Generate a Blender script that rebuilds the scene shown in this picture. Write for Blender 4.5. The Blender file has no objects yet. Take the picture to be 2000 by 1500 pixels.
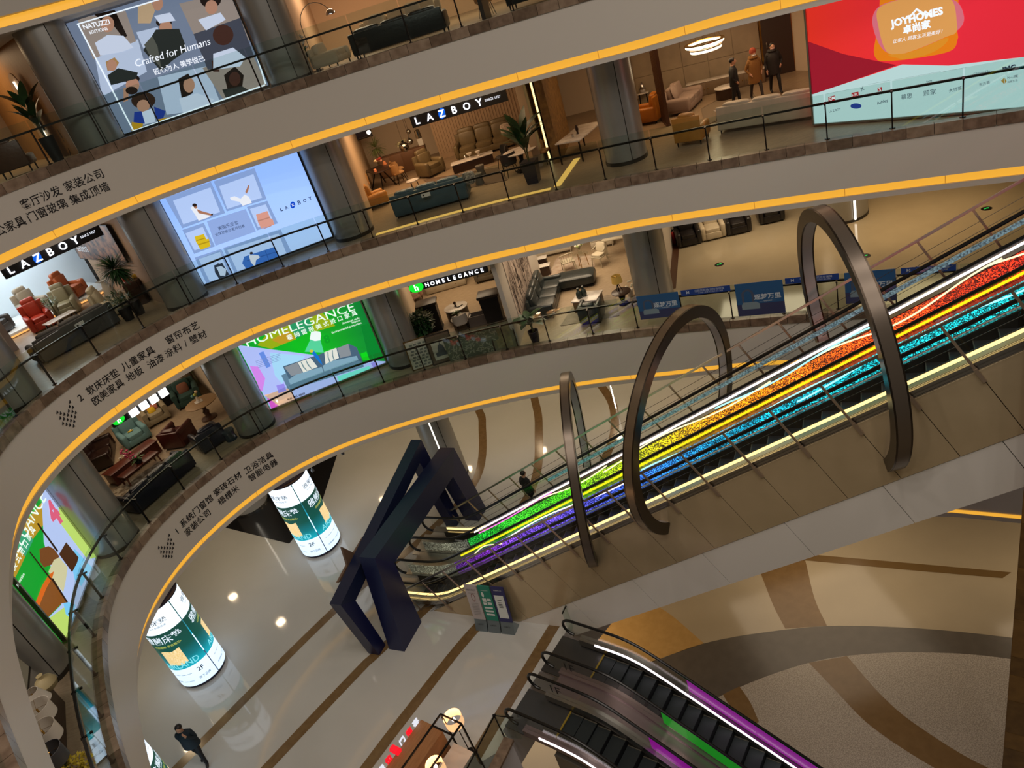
import bpy, bmesh, math, random
import numpy as np
from mathutils import Vector, Matrix
random.seed(7)
SC = bpy.context.scene
COL = SC.collection
PI = math.pi
R_ = math.radians
def lin(h):
    if isinstance(h, str):
        h = h.lstrip('#'); c = [int(h[i:i+2], 16)/255 for i in (0, 2, 4)]
    else: c = h
    return tuple(x/12.92 if x <= .04045 else ((x+.055)/1.055)**2.4 for x in c)
# ---------------------------------------------------------------- camera
F_PX = 1435.66; VPX, VPY = 1822.97, 3236.59; ZC = 17.04768
_d = np.array([VPX-1000, VPY-750, F_PX]); _d /= np.linalg.norm(_d)
_f = np.array([0, 0, 1.]); _y = _f-_d*(_f@_d); _y /= np.linalg.norm(_y)
RM = np.stack([np.cross(_d, _y), _y, -_d])
cam_d = bpy.data.cameras.new('camera'); cam = bpy.data.objects.new('camera', cam_d); COL.objects.link(cam)
cam_d.sensor_width = 36; cam_d.lens = F_PX/2000*36; cam_d.clip_start = .05; cam_d.clip_end = 200
cam.matrix_world = Matrix(((RM[0, 0], -RM[0, 1], -RM[0, 2], 0), (RM[1, 0], -RM[1, 1], -RM[1, 2], 0), (RM[2, 0], -RM[2, 1], -RM[2, 2], ZC), (0, 0, 0, 1)))
SC.camera = cam
# ---------------------------------------------------------------- world, exposure, general light
SC.view_settings.view_transform = 'Standard'; SC.view_settings.look = 'None'
SC.view_settings.gamma = 1; SC.view_settings.use_curve_mapping = False
SC.view_settings.exposure = 0.0
W = bpy.data.worlds.new('dim hall'); SC.world = W; W.use_nodes = True
W.node_tree.nodes['Background'].inputs[0].default_value = (*lin('#c8bca8'), 1)
W.node_tree.nodes['Background'].inputs[1].default_value = .13
LS = 1.0
def area(name, loc, size, power, color='#fff0dc', rot=(0, 0, 0), sy=None):
    l = bpy.data.lights.new(name, 'AREA'); l.energy = power*LS; l.color = lin(color)
    l.size = size; l.use_shadow = True
    if sy: l.shape = 'RECTANGLE'; l.size_y = sy
    o = bpy.data.objects.new(name, l); COL.objects.link(o); o.location = loc; o.rotation_euler = rot
    return o
for _x in (-7, -1.5, 4, 9.5):
    for _y in (-1, 4.5, 10): area('atrium_fill_lamp', (_x+.4*_y/4, _y, 25.5), .6, 250, '#fff1e4')  # unseen lamps added high over the atrium, placed for more frontal light
# ---------------------------------------------------------------- measuring: floors and the atrium's edge
MBZ = {1: -.3, 2: 5.24, 3: 10.42, 4: 15.58, 5: 20.75}          # lower edge of the marble curb of each storey
FLZ = {1: -.3, 2: 5.36, 3: 10.56, 4: 15.74, 5: 20.9}           # walking level
CLZ = {1: 3.30, 2: 8.72, 3: 13.92, 4: 19.10}                   # ceiling above each storey
def ray(px, py): return RM@np.array([px-1000, py-750, F_PX])
def up(px, py, z):
    r = ray(px, py); t = (z-ZC)/r[2]; return np.array([r[0]*t, r[1]*t, z])
def fl(k, px, py): return up(px, py, FLZ[k])
_raw = [(-4.2,3.0),(-5.6,4.75),(-6.96,6.47),(-7.67,7.42),(-8.8,9.05),(-9.8,10.63),(-10.36,11.74),(-10.85,12.73),(-11.3,13.8),(-11.68,14.78),(-11.9,15.6),(-12.01,16.35),(-12.03,17.2),(-11.95,18.0),(-11.65,18.95),(-11.3,19.72),(-10.74,20.5),(-10.2,21.15),(-9.5,21.8),(-9.0,22.15),(-8.45,22.47),(-7.68,22.8),(-6.85,23.05),(-5.71,23.2),(-4.2,23.18),(-2.93,23.1),(-1.2,22.88),(.31,22.55),(1.69,22.15),(3.24,21.6),(4.31,21.15),(5.88,20.3),(7.08,19.65),(8.94,18.63),(10.01,18.02),(13.21,15.96),(15.5,14.3),(17.5,12.6)]
_P = np.array(_raw)*1.04
for _ in range(2):
    _Q = _P.copy(); _Q[1:-1] = .25*_P[:-2]+.5*_P[1:-1]+.25*_P[2:]; _P = _Q
def catmull(P, n=12):
    P = np.asarray(P, float); E = np.vstack([2*P[0]-P[1], P, 2*P[-1]-P[-2]]); out = []
    for i in range(1, len(E)-2):
        a, b, c, d = E[i-1:i+3]
        for t in np.arange(n)/n:
            out.append(.5*(2*b+(c-a)*t+(2*a-5*b+4*c-d)*t*t+(-a+3*b-3*c+d)*t**3))
    out.append(E[-2]); return np.array(out)
_D = catmull(_P); _L = np.concatenate([[0], np.cumsum(np.hypot(*np.diff(_D, axis=0).T))])
US = np.arange(0, _L[-1], .5)
CUR = np.stack([np.interp(US, _L, _D[:, 0]), np.interp(US, _L, _D[:, 1])], 1)
TAN = np.gradient(CUR, axis=0); TAN /= np.linalg.norm(TAN, axis=1)[:, None]
NOR = np.stack([-TAN[:, 1], TAN[:, 0]], 1)
def cp(u, off=0.):
    i = u/.5; k = np.arange(len(CUR))
    return np.array([np.interp(i, k, CUR[:, j]+off*NOR[:, j]) for j in (0, 1)])
def ctan(u):
    i = u/.5; k = np.arange(len(CUR)); t = np.array([np.interp(i, k, TAN[:, j]) for j in (0, 1)]); return t/np.linalg.norm(t)
def crot(u):                       # rotation that turns local -Y towards the atrium
    t = ctan(u); return math.atan2(t[1], t[0])
def nearu(p):
    d = np.hypot(CUR[:, 0]-p[0], CUR[:, 1]-p[1]); return float(np.argmin(d))*.5
def rays_at(px, py, p, q):         # where the sight line meets the vertical plane through plan points p and q: (fraction, z)
    r = ray(px, py); d = np.array(q[:2])-np.array(p[:2]); A = np.array([[r[0], -d[0]], [r[1], -d[1]]])
    t, w = np.linalg.solve(A, np.array(p[:2])); return w, ZC+t*r[2]
# ---------------------------------------------------------------- materials
MATS = {}
def mat(name, col='#888888', rough=.5, metal=0., em=0., emcol=None, alpha=None, trans=0., spec=.5, noise=None, bump=None, coat=0.):
    """noise=(scale, colour2, contrast) mixes a second colour; bump=(scale, strength)"""
    if name in MATS: return MATS[name]
    m = bpy.data.materials.new(name); m.use_nodes = True; nt = m.node_tree; b = nt.nodes['Principled BSDF']
    c = lin(col); b.inputs['Base Color'].default_value = (*c, 1); b.inputs['Roughness'].default_value = rough
    b.inputs['Metallic'].default_value = metal; b.inputs['Specular IOR Level'].default_value = spec
    if coat: b.inputs['Coat Weight'].default_value = coat; b.inputs['Coat Roughness'].default_value = .05
    if trans: b.inputs['Transmission Weight'].default_value = trans
    if alpha is not None: b.inputs['Alpha'].default_value = alpha
    if em: b.inputs['Emission Color'].default_value = (*lin(emcol or col), 1); b.inputs['Emission Strength'].default_value = em
    if noise or bump: tc = nt.nodes.new('ShaderNodeTexCoord')
    if noise:
        n = nt.nodes.new('ShaderNodeTexNoise'); n.inputs['Scale'].default_value = noise[0]; n.inputs['Detail'].default_value = 6
        r = nt.nodes.new('ShaderNodeValToRGB'); k = noise[2] if len(noise) > 2 else .5
        r.color_ramp.elements[0].position = .5-.25*k; r.color_ramp.elements[1].position = .5+.25*k
        r.color_ramp.elements[0].color = (*c, 1); r.color_ramp.elements[1].color = (*lin(noise[1]), 1)
        src = tc.outputs['Object']
        if len(noise) > 3:
            mp = nt.nodes.new('ShaderNodeMapping'); mp.inputs['Scale'].default_value = noise[3]; nt.links.new(src, mp.inputs[0]); src = mp.outputs[0]
        nt.links.new(src, n.inputs['Vector']); nt.links.new(n.outputs[0], r.inputs[0]); nt.links.new(r.outputs[0], b.inputs['Base Color'])
        if em and emcol is None: nt.links.new(r.outputs[0], b.inputs['Emission Color'])
    if bump:
        n2 = nt.nodes.new('ShaderNodeTexNoise'); n2.inputs['Scale'].default_value = bump[0]; n2.inputs['Detail'].default_value = 4
        bp = nt.nodes.new('ShaderNodeBump'); bp.inputs['Strength'].default_value = bump[1]; bp.inputs['Distance'].default_value = .02
        nt.links.new(tc.outputs['Object'], n2.inputs['Vector']); nt.links.new(n2.outputs[0], bp.inputs['Height']); nt.links.new(bp.outputs[0], b.inputs['Normal'])
    MATS[name] = m; return m
def glow(name, col, s=1., noise=None):
    """a surface lit from behind: flat print or a lamp"""
    if name in MATS: return MATS[name]
    m = mat(name, col, .35, em=s, spec=.3, noise=noise); 
    if not noise: m.node_tree.nodes['Principled BSDF'].inputs['Base Color'].default_value = (*[x*.25 for x in lin(col)], 1)
    return m
def grad(name, stops, axis=0, lo=0., hi=1., em=0., rough=.4, metal=0., base=.25):
    """printed colour blend along a local axis"""
    if name in MATS: return MATS[name]
    m = bpy.data.materials.new(name); m.use_nodes = True; nt = m.node_tree; b = nt.nodes['Principled BSDF']
    tc = nt.nodes.new('ShaderNodeTexCoord'); sx = nt.nodes.new('ShaderNodeSeparateXYZ'); mr = nt.nodes.new('ShaderNodeMapRange'); r = nt.nodes.new('ShaderNodeValToRGB')
    mr.inputs[1].default_value = lo; mr.inputs[2].default_value = hi
    nt.links.new(tc.outputs['Object'], sx.inputs[0]); nt.links.new(sx.outputs[axis], mr.inputs[0]); nt.links.new(mr.outputs[0], r.inputs[0])
    el = r.color_ramp.elements
    for i, (p, c) in enumerate(stops):
        e = el[i] if i < 2 else el.new(p)
        e.position = p; e.color = (*lin(c), 1)
    nt.links.new(r.outputs[0], b.inputs['Base Color']); b.inputs['Roughness'].default_value = rough; b.inputs['Metallic'].default_value = metal
    if em: nt.links.new(r.outputs[0], b.inputs['Emission Color']); b.inputs['Emission Strength'].default_value = em
    MATS[name] = m; return m
# ---------------------------------------------------------------- mesh building
def T(loc=(0, 0, 0), rz=0., rx=0., ry=0., s=None):
    m = Matrix.Translation(Vector(loc))@Matrix.Rotation(rz, 4, 'Z')@Matrix.Rotation(ry, 4, 'Y')@Matrix.Rotation(rx, 4, 'X')
    return m@Matrix.Diagonal((*s, 1)) if s else m
class MB:
    def __init__(s): s.v = []; s.f = []; s.mi = []; s.cur = 0
    def add(s, v, f, M=None):
        o = len(s.v)
        if M is not None: v = [tuple(M@Vector(p)) for p in v]
        s.v += [tuple(p) for p in v]; s.f += [tuple(i+o for i in q) for q in f]; s.mi += [s.cur]*len(f); return s
    def box(s, c, d, M=None, r=0., seg=2):
        x, y, z = d[0]/2, d[1]/2, d[2]/2
        if r <= 0:
            v = [(c[0]+a*x, c[1]+b*y, c[2]+e*z) for a in (-1, 1) for b in (-1, 1) for e in (-1, 1)]
            return s.add(v, [(0, 1, 3, 2), (4, 6, 7, 5), (0, 4, 5, 1), (2, 3, 7, 6), (0, 2, 6, 4), (1, 5, 7, 3)], M)
        bm = bmesh.new(); bmesh.ops.create_cube(bm, size=1)
        for q in bm.verts: q.co = Vector((q.co.x*d[0], q.co.y*d[1], q.co.z*d[2]))
        bmesh.ops.bevel(bm, geom=list(bm.edges), offset=min(r, x*.98, y*.98, z*.98), segments=seg, profile=.5, affect='EDGES')
        bm.verts.index_update(); v = [tuple(q.co+Vector(c)) for q in bm.verts]; f = [tuple(q.index for q in p.verts) for p in bm.faces]; bm.free()
        return s.add(v, f, M)
    def lathe(s, prof, n=20, c=(0, 0, 0), M=None, caps=True, a0=0., a1=2*PI):
        full = abs(a1-a0-2*PI) < 1e-6; k = n if full else n+1; v = []; f = []
        for r, z in prof:
            for i in range(k):
                t = a0+(a1-a0)*i/n; v.append((c[0]+r*math.cos(t), c[1]+r*math.sin(t), c[2]+z))
        for j in range(len(prof)-1):
            for i in range(n):
                i2 = (i+1) % k; f.append((j*k+i, j*k+i2, (j+1)*k+i2, (j+1)*k+i))
        if caps and full:
            f.append(tuple(range(k-1, -1, -1))); f.append(tuple((len(prof)-1)*k+i for i in range(k)))
        return s.add(v, f, M)
    def cyl(s, c, r, h, n=16, M=None, r2=None): return s.lathe([(r, 0), (r if r2 is None else r2, h)], n, c, M)
    def tube(s, pts, r, n=8, M=None, closed=False):
        P = [Vector(p) for p in pts]; v = []; f = []; N = len(P); up_ = None
        rr = r if isinstance(r, (list, tuple)) else [r]*N
        for i, p in enumerate(P):
            a = P[(i-1) % N] if (closed or i > 0) else p; b = P[(i+1) % N] if (closed or i < N-1) else p
            t = (b-a).normalized() if (b-a).length > 1e-9 else Vector((0, 0, 1))
            if up_ is None:
                up_ = Vector((0, 0, 1)) if abs(t.z) < .9 else Vector((1, 0, 0))
            x = t.cross(up_).normalized(); up_ = x.cross(t).normalized()
            for k in range(n):
                q = 2*PI*k/n; v.append(tuple(p+x*(rr[i]*math.cos(q))+up_*(rr[i]*math.sin(q))))
        for i in range(N if closed else N-1):
            j = (i+1) % N
            for k in range(n): f.append((i*n+k, i*n+(k+1) % n, j*n+(k+1) % n, j*n+k))
        if not closed: f.append(tuple(range(n-1, -1, -1))); f.append(tuple((N-1)*n+k for k in range(n)))
        return s.add(v, f, M)
    def bar(s, p, q, w, h, M=None, upv=(0, 0, 1)):
        p, q = Vector(p), Vector(q); t = (q-p).normalized(); u = Vector(upv)
        if abs(t.dot(u)) > .99: u = Vector((1, 0, 0))
        x = t.cross(u).normalized(); y = x.cross(t)
        v = [tuple(o+x*(a*w/2)+y*(b*h/2)) for o in (p, q) for a, b in ((-1, -1), (1, -1), (1, 1), (-1, 1))]
        return s.add(v, [(3, 2, 1, 0), (4, 5, 6, 7), (0, 1, 5, 4), (1, 2, 6, 5), (2, 3, 7, 6), (3, 0, 4, 7)], M)
    def prism(s, poly, z0, z1, M=None):
        n = len(poly); v = [(x, y, z0) for x, y in poly]+[(x, y, z1) for x, y in poly]
        return s.add(v, [tuple(range(n-1, -1, -1)), tuple(range(n, 2*n))]+[(i, (i+1) % n, n+(i+1) % n, n+i) for i in range(n)], M)
    def ell(s, c, d, n=14, m=9, e=1., M=None, e2=None):
        """superellipsoid; e<1 boxy, e=1 round"""
        e2 = e if e2 is None else e2; v = []; f = []
        sp = lambda x, p: math.copysign(abs(x)**p, x)
        for j in range(m+1):
            ph = -PI/2+PI*j/m
            for i in range(n):
                th = 2*PI*i/n
                v.append((c[0]+d[0]/2*sp(math.cos(ph), e2)*sp(math.cos(th), e), c[1]+d[1]/2*sp(math.cos(ph), e2)*sp(math.sin(th), e), c[2]+d[2]/2*sp(math.sin(ph), e2)))
        for j in range(m):
            for i in range(n): f.append((j*n+i, j*n+(i+1) % n, (j+1)*n+(i+1) % n, (j+1)*n+i))
        return s.add(v, f, M)
    def poly(s, pts, M=None): return s.add(pts, [tuple(range(len(pts)))], M)
    def build(s, name, m, parent=None, M=None, smooth=True, ang=38):
        me = bpy.data.meshes.new(name); me.from_pydata(s.v, [], s.f)
        for q in (m if isinstance(m, (list, tuple)) else [m]): me.materials.append(q)
        if isinstance(m, (list, tuple)): me.polygons.foreach_set('material_index', s.mi)
        if smooth:
            me.polygons.foreach_set('use_smooth', [True]*len(me.polygons)); me.set_sharp_from_angle(angle=R_(ang))
        me.update()
        return link(name, me, parent, M)
def link(name, data, parent=None, M=None):
    o = bpy.data.objects.new(name, data); COL.objects.link(o)
    if parent is not None: o.parent = parent
    if M is not None: o.matrix_local = M
    return o
def tag(o, label=None, cat=None, group=None, kind=None):
    if label: o['label'] = label
    if cat: o['category'] = cat
    if group: o['group'] = group
    if kind: o['kind'] = kind
    return o
def thing(name, label, cat, loc=(0, 0, 0), rz=0., group=None):
    o = bpy.data.objects.new(name, None); COL.objects.link(o); o.empty_display_size = .2
    o.location = Vector([float(x) for x in loc]); o.rotation_euler = (0, 0, rz); tag(o, label, cat, group); return o
def tagM(o, M): o.matrix_world = M; return o
def copy_tree(o, parent=None):
    c = o.copy(); COL.objects.link(c); c.parent = parent
    for ch in list(o.children): copy_tree(ch, c)
    return c
def struct(o, label=None):
    tag(o, label, None, None, 'structure'); return o
# ---------------------------------------------------------------- lettering
_TX = {}
def text_mesh(txt, size=1., bold=0., ext=.01, shear=0., cx='CENTER', space=1.):
    key = (txt, size, bold, ext, shear, cx, space)
    if key in _TX: return _TX[key]
    cu = bpy.data.curves.new('t', 'FONT'); cu.body = txt; cu.size = size; cu.extrude = ext; cu.offset = bold; cu.shear = shear
    cu.align_x = cx; cu.align_y = 'CENTER'; cu.resolution_u = 2; cu.space_character = space
    o = bpy.data.objects.new('t', cu); COL.objects.link(o); bpy.context.view_layer.update()
    me = o.to_mesh(); V = np.array([v.co[:] for v in me.vertices]); Fc = [tuple(p.vertices) for p in me.polygons]; o.to_mesh_clear()
    bpy.data.objects.remove(o); bpy.data.curves.remove(cu)
    _TX[key] = (V, Fc); return V, Fc
def add_text(mb, txt, M, size=1., w=None, h=None, **k):
    """text in local XY of M; scaled to width w / height h when given"""
    V, Fc = text_mesh(txt, 1., **k)
    if len(V) == 0: return
    lo, hi = V.min(0), V.max(0); c = (lo+hi)/2; V = V-np.array([c[0], c[1], 0])
    sx = sy = size
    if h: sx = sy = h/max(hi[1]-lo[1], 1e-6)
    if w: sx = w/max(hi[0]-lo[0], 1e-6); sy = sy if h else sx
    mb.add([(x*sx, y*sy, z*min(sx, sy)) for x, y, z in V], Fc, M)
# ================================================================ materials of the building
M_white = mat('white fascia paint', '#cfc9c0', .45)
M_ceil = mat('white ceiling paint', '#d6cfc4', .7)
M_led = glow('amber cove strip', '#f6b23c', .92)
M_ledseam = mat('cove strip joint', '#d89a38', .5, em=.5)
M_marble = mat('brown marble', '#5d4a3c', .3, noise=(5, '#8a7563', .9))
M_marble2 = mat('pale brown marble', '#75604e', .3, noise=(4, '#9a8672', .8))
M_marble3 = mat('dark brown marble', '#584739', .3, noise=(6, '#74614f', .8))
M_grout = mat('curb mortar', '#3b322c', .8)
M_glass = bpy.data.materials.new('railing glass'); M_glass.use_nodes = True
def _glass(m, tint, alpha):
    nt = m.node_tree; nt.nodes.clear(); o = nt.nodes.new('ShaderNodeOutputMaterial'); t = nt.nodes.new('ShaderNodeBsdfTransparent'); g = nt.nodes.new('ShaderNodeBsdfGlossy'); mx = nt.nodes.new('ShaderNodeMixShader'); lw = nt.nodes.new('ShaderNodeLayerWeight'); lw.inputs[0].default_value = .5; pw = nt.nodes.new('ShaderNodeMath'); pw.operation = 'POWER'; pw.inputs[1].default_value = 4; fr = nt.nodes.new('ShaderNodeMath'); fr.operation = 'MULTIPLY_ADD'; nt.links.new(lw.outputs['Facing'], pw.inputs[0]); nt.links.new(pw.outputs[0], fr.inputs[0])
    t.inputs[0].default_value = (*tint, 1); g.inputs['Roughness'].default_value = .02; fr.inputs[1].default_value = .5; fr.inputs[2].default_value = alpha
    nt.links.new(fr.outputs[0], mx.inputs[0]); nt.links.new(t.outputs[0], mx.inputs[1]); nt.links.new(g.outputs[0], mx.inputs[2]); nt.links.new(mx.outputs[0], o.inputs[0])
_glass(M_glass, (.88, .94, .92), .035)
M_glassc = bpy.data.materials.new('clear glass'); M_glassc.use_nodes = True; _glass(M_glassc, (.96, .98, .97), .025)
M_post = mat('dark bronze steel', '#2b2623', .35, .8)
M_steel = mat('brushed steel', '#a9a6a2', .28, 1.)
M_dsteel = mat('dark steel', '#4a4744', .35, .9)
M_black = mat('black rubber', '#0c0c0d', .35)
M_col = mat('satin grey column cladding', '#9c9b97', .32, .55)
M_seam = mat('column seam', '#1b1b1c', .6)
M_ink = mat('fascia lettering ink', '#16151a', .5)
M_plank = mat('store wood floor', '#7d6a55', .35, noise=(3, '#9a866c', .9, (1, 9, 1)))
M_beige = mat('beige store wall', '#b59c80', .75)
# ---------------------------------------------------------------- strips that follow the atrium's edge
def strip(name, m, prof, u0, u1, du=.5, parent=None, closed=False, mb=None, lift=None):
    """sweep a profile of (offset, z) points along the edge"""
    us = np.linspace(u0, u1, max(2, int(round((u1-u0)/du))+1)); B = mb or MB(); n = len(prof); v = []; f = []
    for u in us:
        for o, z in prof:
            p = cp(u, o); v.append((p[0], p[1], z+(lift(u) if lift and z < lift.z else 0)))
    for i in range(len(us)-1):
        for j in range(n if closed else n-1):
            j2 = (j+1) % n; f.append((i*n+j, (i+1)*n+j, (i+1)*n+j2, i*n+j2))
    if closed: f.append(tuple(range(n))); f.append(tuple((len(us)-1)*n+j for j in range(n-1, -1, -1)))
    B.add(v, f)
    return None if mb else B.build(name, m, parent)
def oncurve(px, py, off=0.):
    r = ray(px, py); Cc = CUR+off*NOR; best = None
    for i in range(len(Cc)-1):
        p, q = Cc[i], Cc[i+1]; A = np.array([[r[0], -(q-p)[0]], [r[1], -(q-p)[1]]])
        if abs(np.linalg.det(A)) < 1e-9: continue
        t, w = np.linalg.solve(A, p)
        if t > 0 and -1e-6 <= w <= 1+1e-6 and (best is None or t > best[0]): best = (t, (i+w)*.5)
    return (best[1], ZC+best[0]*r[2]) if best else None
UMAX = 53.
ORD = {2: 'second', 3: 'third', 4: 'fourth', 5: 'fifth'}
LEDZ = {2: (3.75, 3.46, 3.30), 3: (9.17, 8.88, 8.72), 4: (14.30, 14.06, 13.92), 5: (19.46, 19.24, 19.10)}
FASCIA = {}
def rise(k):                        # the cove line climbs a little towards the right
    a, b, h = {2: (38, 41, .14), 3: (34.5, 39, .13), 4: (39, 42, .08), 5: (39, 42, .0)}[k]
    def f(u): x = min(1, max(0, (u-a)/(b-a))); return h*x*x*(3-2*x)
    f.z = MBZ[k]-.5; return f
for k in (2, 3, 4, 5):
    mb_, (lt, lb, lip) = MBZ[k], LEDZ[k]
    u0 = 0 if k < 4 else (6 if k == 4 else 12)
    fa = strip('wall_atrium_fascia', M_white, [(.28, mb_), (.02, mb_), (.02, lt), (.30, lt), (.30, lb-.01), (.22, lb-.01), (.22, lip), (.5, lip)], u0, UMAX, lift=rise(k))
    struct(fa, 'curved white fascia below the %s floor curb' % ORD[k]); FASCIA[k] = fa
    strip('cove_strip', M_led, [(.27, lt-.01), (.25, lb)], u0, UMAX, parent=fa, lift=rise(k))
    B = MB()
    for u in np.arange(u0+1.1, UMAX, 2.4):
        p, q = cp(u, .245), cp(u+.02, .245); dz = rise(k)(u); B.add([(p[0], p[1], lt-.01+dz), (q[0], q[1], lt-.01+dz), (q[0], q[1], lb+dz), (p[0], p[1], lb+dz)], [(0, 1, 2, 3)])
    B.build('strip_joint', M_ledseam, fa)
    if k < 5:
        g = strip('trim_%d' % k, M_grout, [(.05, mb_+.01), (.05, mb_+.24), (.22, mb_+.24), (.22, mb_+.01)], u0, UMAX, closed=True)
        struct(g, 'mortar bed of the %s floor marble curb' % ORD[k])
        u = u0; i = 0; rr = random.Random(k)
        while u < UMAX-.3:
            w = rr.choice((.55, .62, .7, .48)); B = MB(); e = .006
            strip('x', None, [(-.02, mb_), (-.02, mb_+.27), (.26, mb_+.27), (.26, mb_)], u+e, min(u+w-e, UMAX), .4, closed=True, mb=B)
            B.build('marble_tile', rr.choice((M_marble, M_marble, M_marble2, M_marble3)), g, smooth=False); u += w
    c = strip('ceiling', M_ceil, [(.45, lip+.005), (15, lip+.005)], u0, UMAX, 1., lift=rise(k)); struct(c, 'ceiling under the %s floor slab' % ORD[k])
    if k < 5:
        f = strip('floor', M_plank if k > 2 else mat('store oak floor', '#8d7a63', .4, noise=(3, '#a8957b', .9, (1, 9, 1))), [(.2, FLZ[k]), (15, FLZ[k])], u0, UMAX, 1.); struct(f, '%s floor level with timber-look flooring' % ORD[k])
# ---------------------------------------------------------------- lettering on the fascias
def fascia_text(k, txt, p0, p1, h=.36, B=None):
    a, b = oncurve(*p0), oncurve(*p1); n = len(txt)
    if n > 1:
        c_ = (a[0]+b[0])/2; hw = .29*(n-1)/2; zc_ = (a[1]+b[1])/2; a, b = (c_-hw, zc_), (c_+hw, zc_)
    for i, ch in enumerate(txt):
        w = i/(n-1) if n > 1 else 0; u = a[0]+(b[0]-a[0])*w; z = a[1]+(b[1]-a[1])*w; p = cp(u, .015); t = ctan(u)
        M = Matrix(((t[0], 0, t[1], p[0]), (t[1], 0, -t[0], p[1]), (0, 1, 0, z), (0, 0, 0, 1)))
        V, Fc = text_mesh(ch, 1., ext=.02, bold=.006)
        lo, hi = V.min(0), V.max(0); cy = .08 if ord(ch) > 255 else (lo[1]+hi[1])/2
        B.add([(x*h, (y-cy)*h, zz*h) for x, y, zz in V], Fc, M)
TXT = {4: [('客厅沙发', (52.5, 397), (107, 374.5)), ('家装公司', (135, 362), (192.5, 341)), ('公家具', (2, 451.5), (38.5, 430.5)), ('门窗玻璃', (63, 422), (121, 399)), ('集成顶墙', (147, 388.5), (203, 366))],
       3: [('2', (157.6, 776.8), (157.6, 776.8)), ('软床床垫', (177.6, 761.6), (224, 729.6)), ('儿童家具', (246.4, 716), (292.8, 684)), ('窗帘布艺', (331, 664), (381.5, 635.5)), ('欧美家具', (187, 784), (235, 747)), ('地板', (254.4, 736), (272, 724.8)), ('油漆', (294.4, 712), (313.6, 699)), ('涂料/壁材', (335, 688), (391, 654.4))],
       2: [('1', (346.4, 1037.6), (346.4, 1037.6)), ('系统门窗馆', (360, 1021.6), (408, 975)), ('瓷砖石材', (425, 959), (464, 931)), ('卫浴洁具', (485, 917), (525, 891)), ('家装公司', (368, 1040), (405, 1001)), ('榻榻米', (432, 977), (461, 957)), ('智能电器', (493.5, 929.5), (534, 907))]}
DOT = {3: [(x/6.25, 640+y/6.25) for x, y in [(850,905),(845,960),(885,970),(835,1015),(880,1022),(920,1035),(695,1032),(737,1043),(780,1054),(825,1065),(867,1077),(912,1088),(732,1100),(777,1112),(820,1122),(862,1132),(902,1143),(765,1168),(808,1178),(850,1188),(895,1198)]],
       2: [(160+x/6.25, 960+y/6.25) for x, y in [(1062,533),(1052,585),(1087,590),(1045,637),(1080,637),(1115,640),(935,685),(970,685),(1005,687),(1040,688),(1075,690),(1108,690),(963,738),(998,738),(1032,738),(1068,740),(1100,740),(990,790),(1025,790),(1060,792),(1093,793)]]}
for k in (2, 3, 4):
    B = MB()
    for t, p, q in TXT[k]: fascia_text(k, t, p, q, .285, B)
    for p in DOT.get(k, []):
        u, z = oncurve(*p); c = cp(u, .015); t = ctan(u); M = Matrix(((t[0], 0, t[1], c[0]), (t[1], 0, -t[0], c[1]), (0, 1, 0, z), (0, 0, 0, 1)))
        B.prism([(.035, -.035), (.035, .035), (-.035, -.035)], 0, .02, M)
    tag(B.build('fascia_lettering', M_ink, FASCIA[k], smooth=False), 'black characters mounted on the white fascia')
# ---------------------------------------------------------------- glass railings
def railing(k, u0, u1, uref, label):
    z = MBZ[k]+.27; n0 = math.ceil((u0-uref)/1.55); n1 = math.floor((u1-uref)/1.55)
    p = cp(uref, .12); r = thing('glass_railing', label, 'railing', (p[0], p[1], z)); Mi = Matrix.Translation((-p[0], -p[1], -z))
    us = [uref+1.55*i for i in range(n0, n1+1)]
    for i, u in enumerate(us):
        B = MB(); a = cp(u, .17); t = ctan(u); n = np.array([-t[1], t[0]])
        B.bar((a[0], a[1], z), (a[0], a[1], z+.93), .035, .055, upv=(n[0], n[1], 0)); B.bar((a[0]-n[0]*.10, a[1]-n[1]*.10, z+.94), (a[0]+n[0]*.14, a[1]+n[1]*.14, z+.94), .05, .03)
        B.box((a[0], a[1], z+.01), (.1, .1, .02))
        po = B.build('post', M_post, r, Mi)
        if i < len(us)-1:
            B = MB(); strip('x', None, [(.1, z-.12), (.1, z+1.2), (.112, z+1.2), (.112, z-.12)], u+.02, us[i+1]-.02, .5, closed=True, mb=B)
            B.build('glass_panel', M_glass, r, Mi)
    B = MB(); strip('x', None, [(.235, z+.9), (.235, z+.955), (.29, z+.955), (.29, z+.9)], us[0]-.2, us[-1]+.2, .4, closed=True, mb=B)
    B.build('handrail', M_post, r, Mi)
    return r
RAIL = {4: railing(4, 12, 46, 27.0, 'frameless glass railing along the topmost visible balcony edge'),
        3: railing(3, 0, 52, 31.57, 'frameless glass railing along the middle balcony edge above the lounge signs'),
        2: railing(2, 2, 50, 31.55, 'frameless glass railing along the lowest balcony with banners at its right end')}
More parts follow.
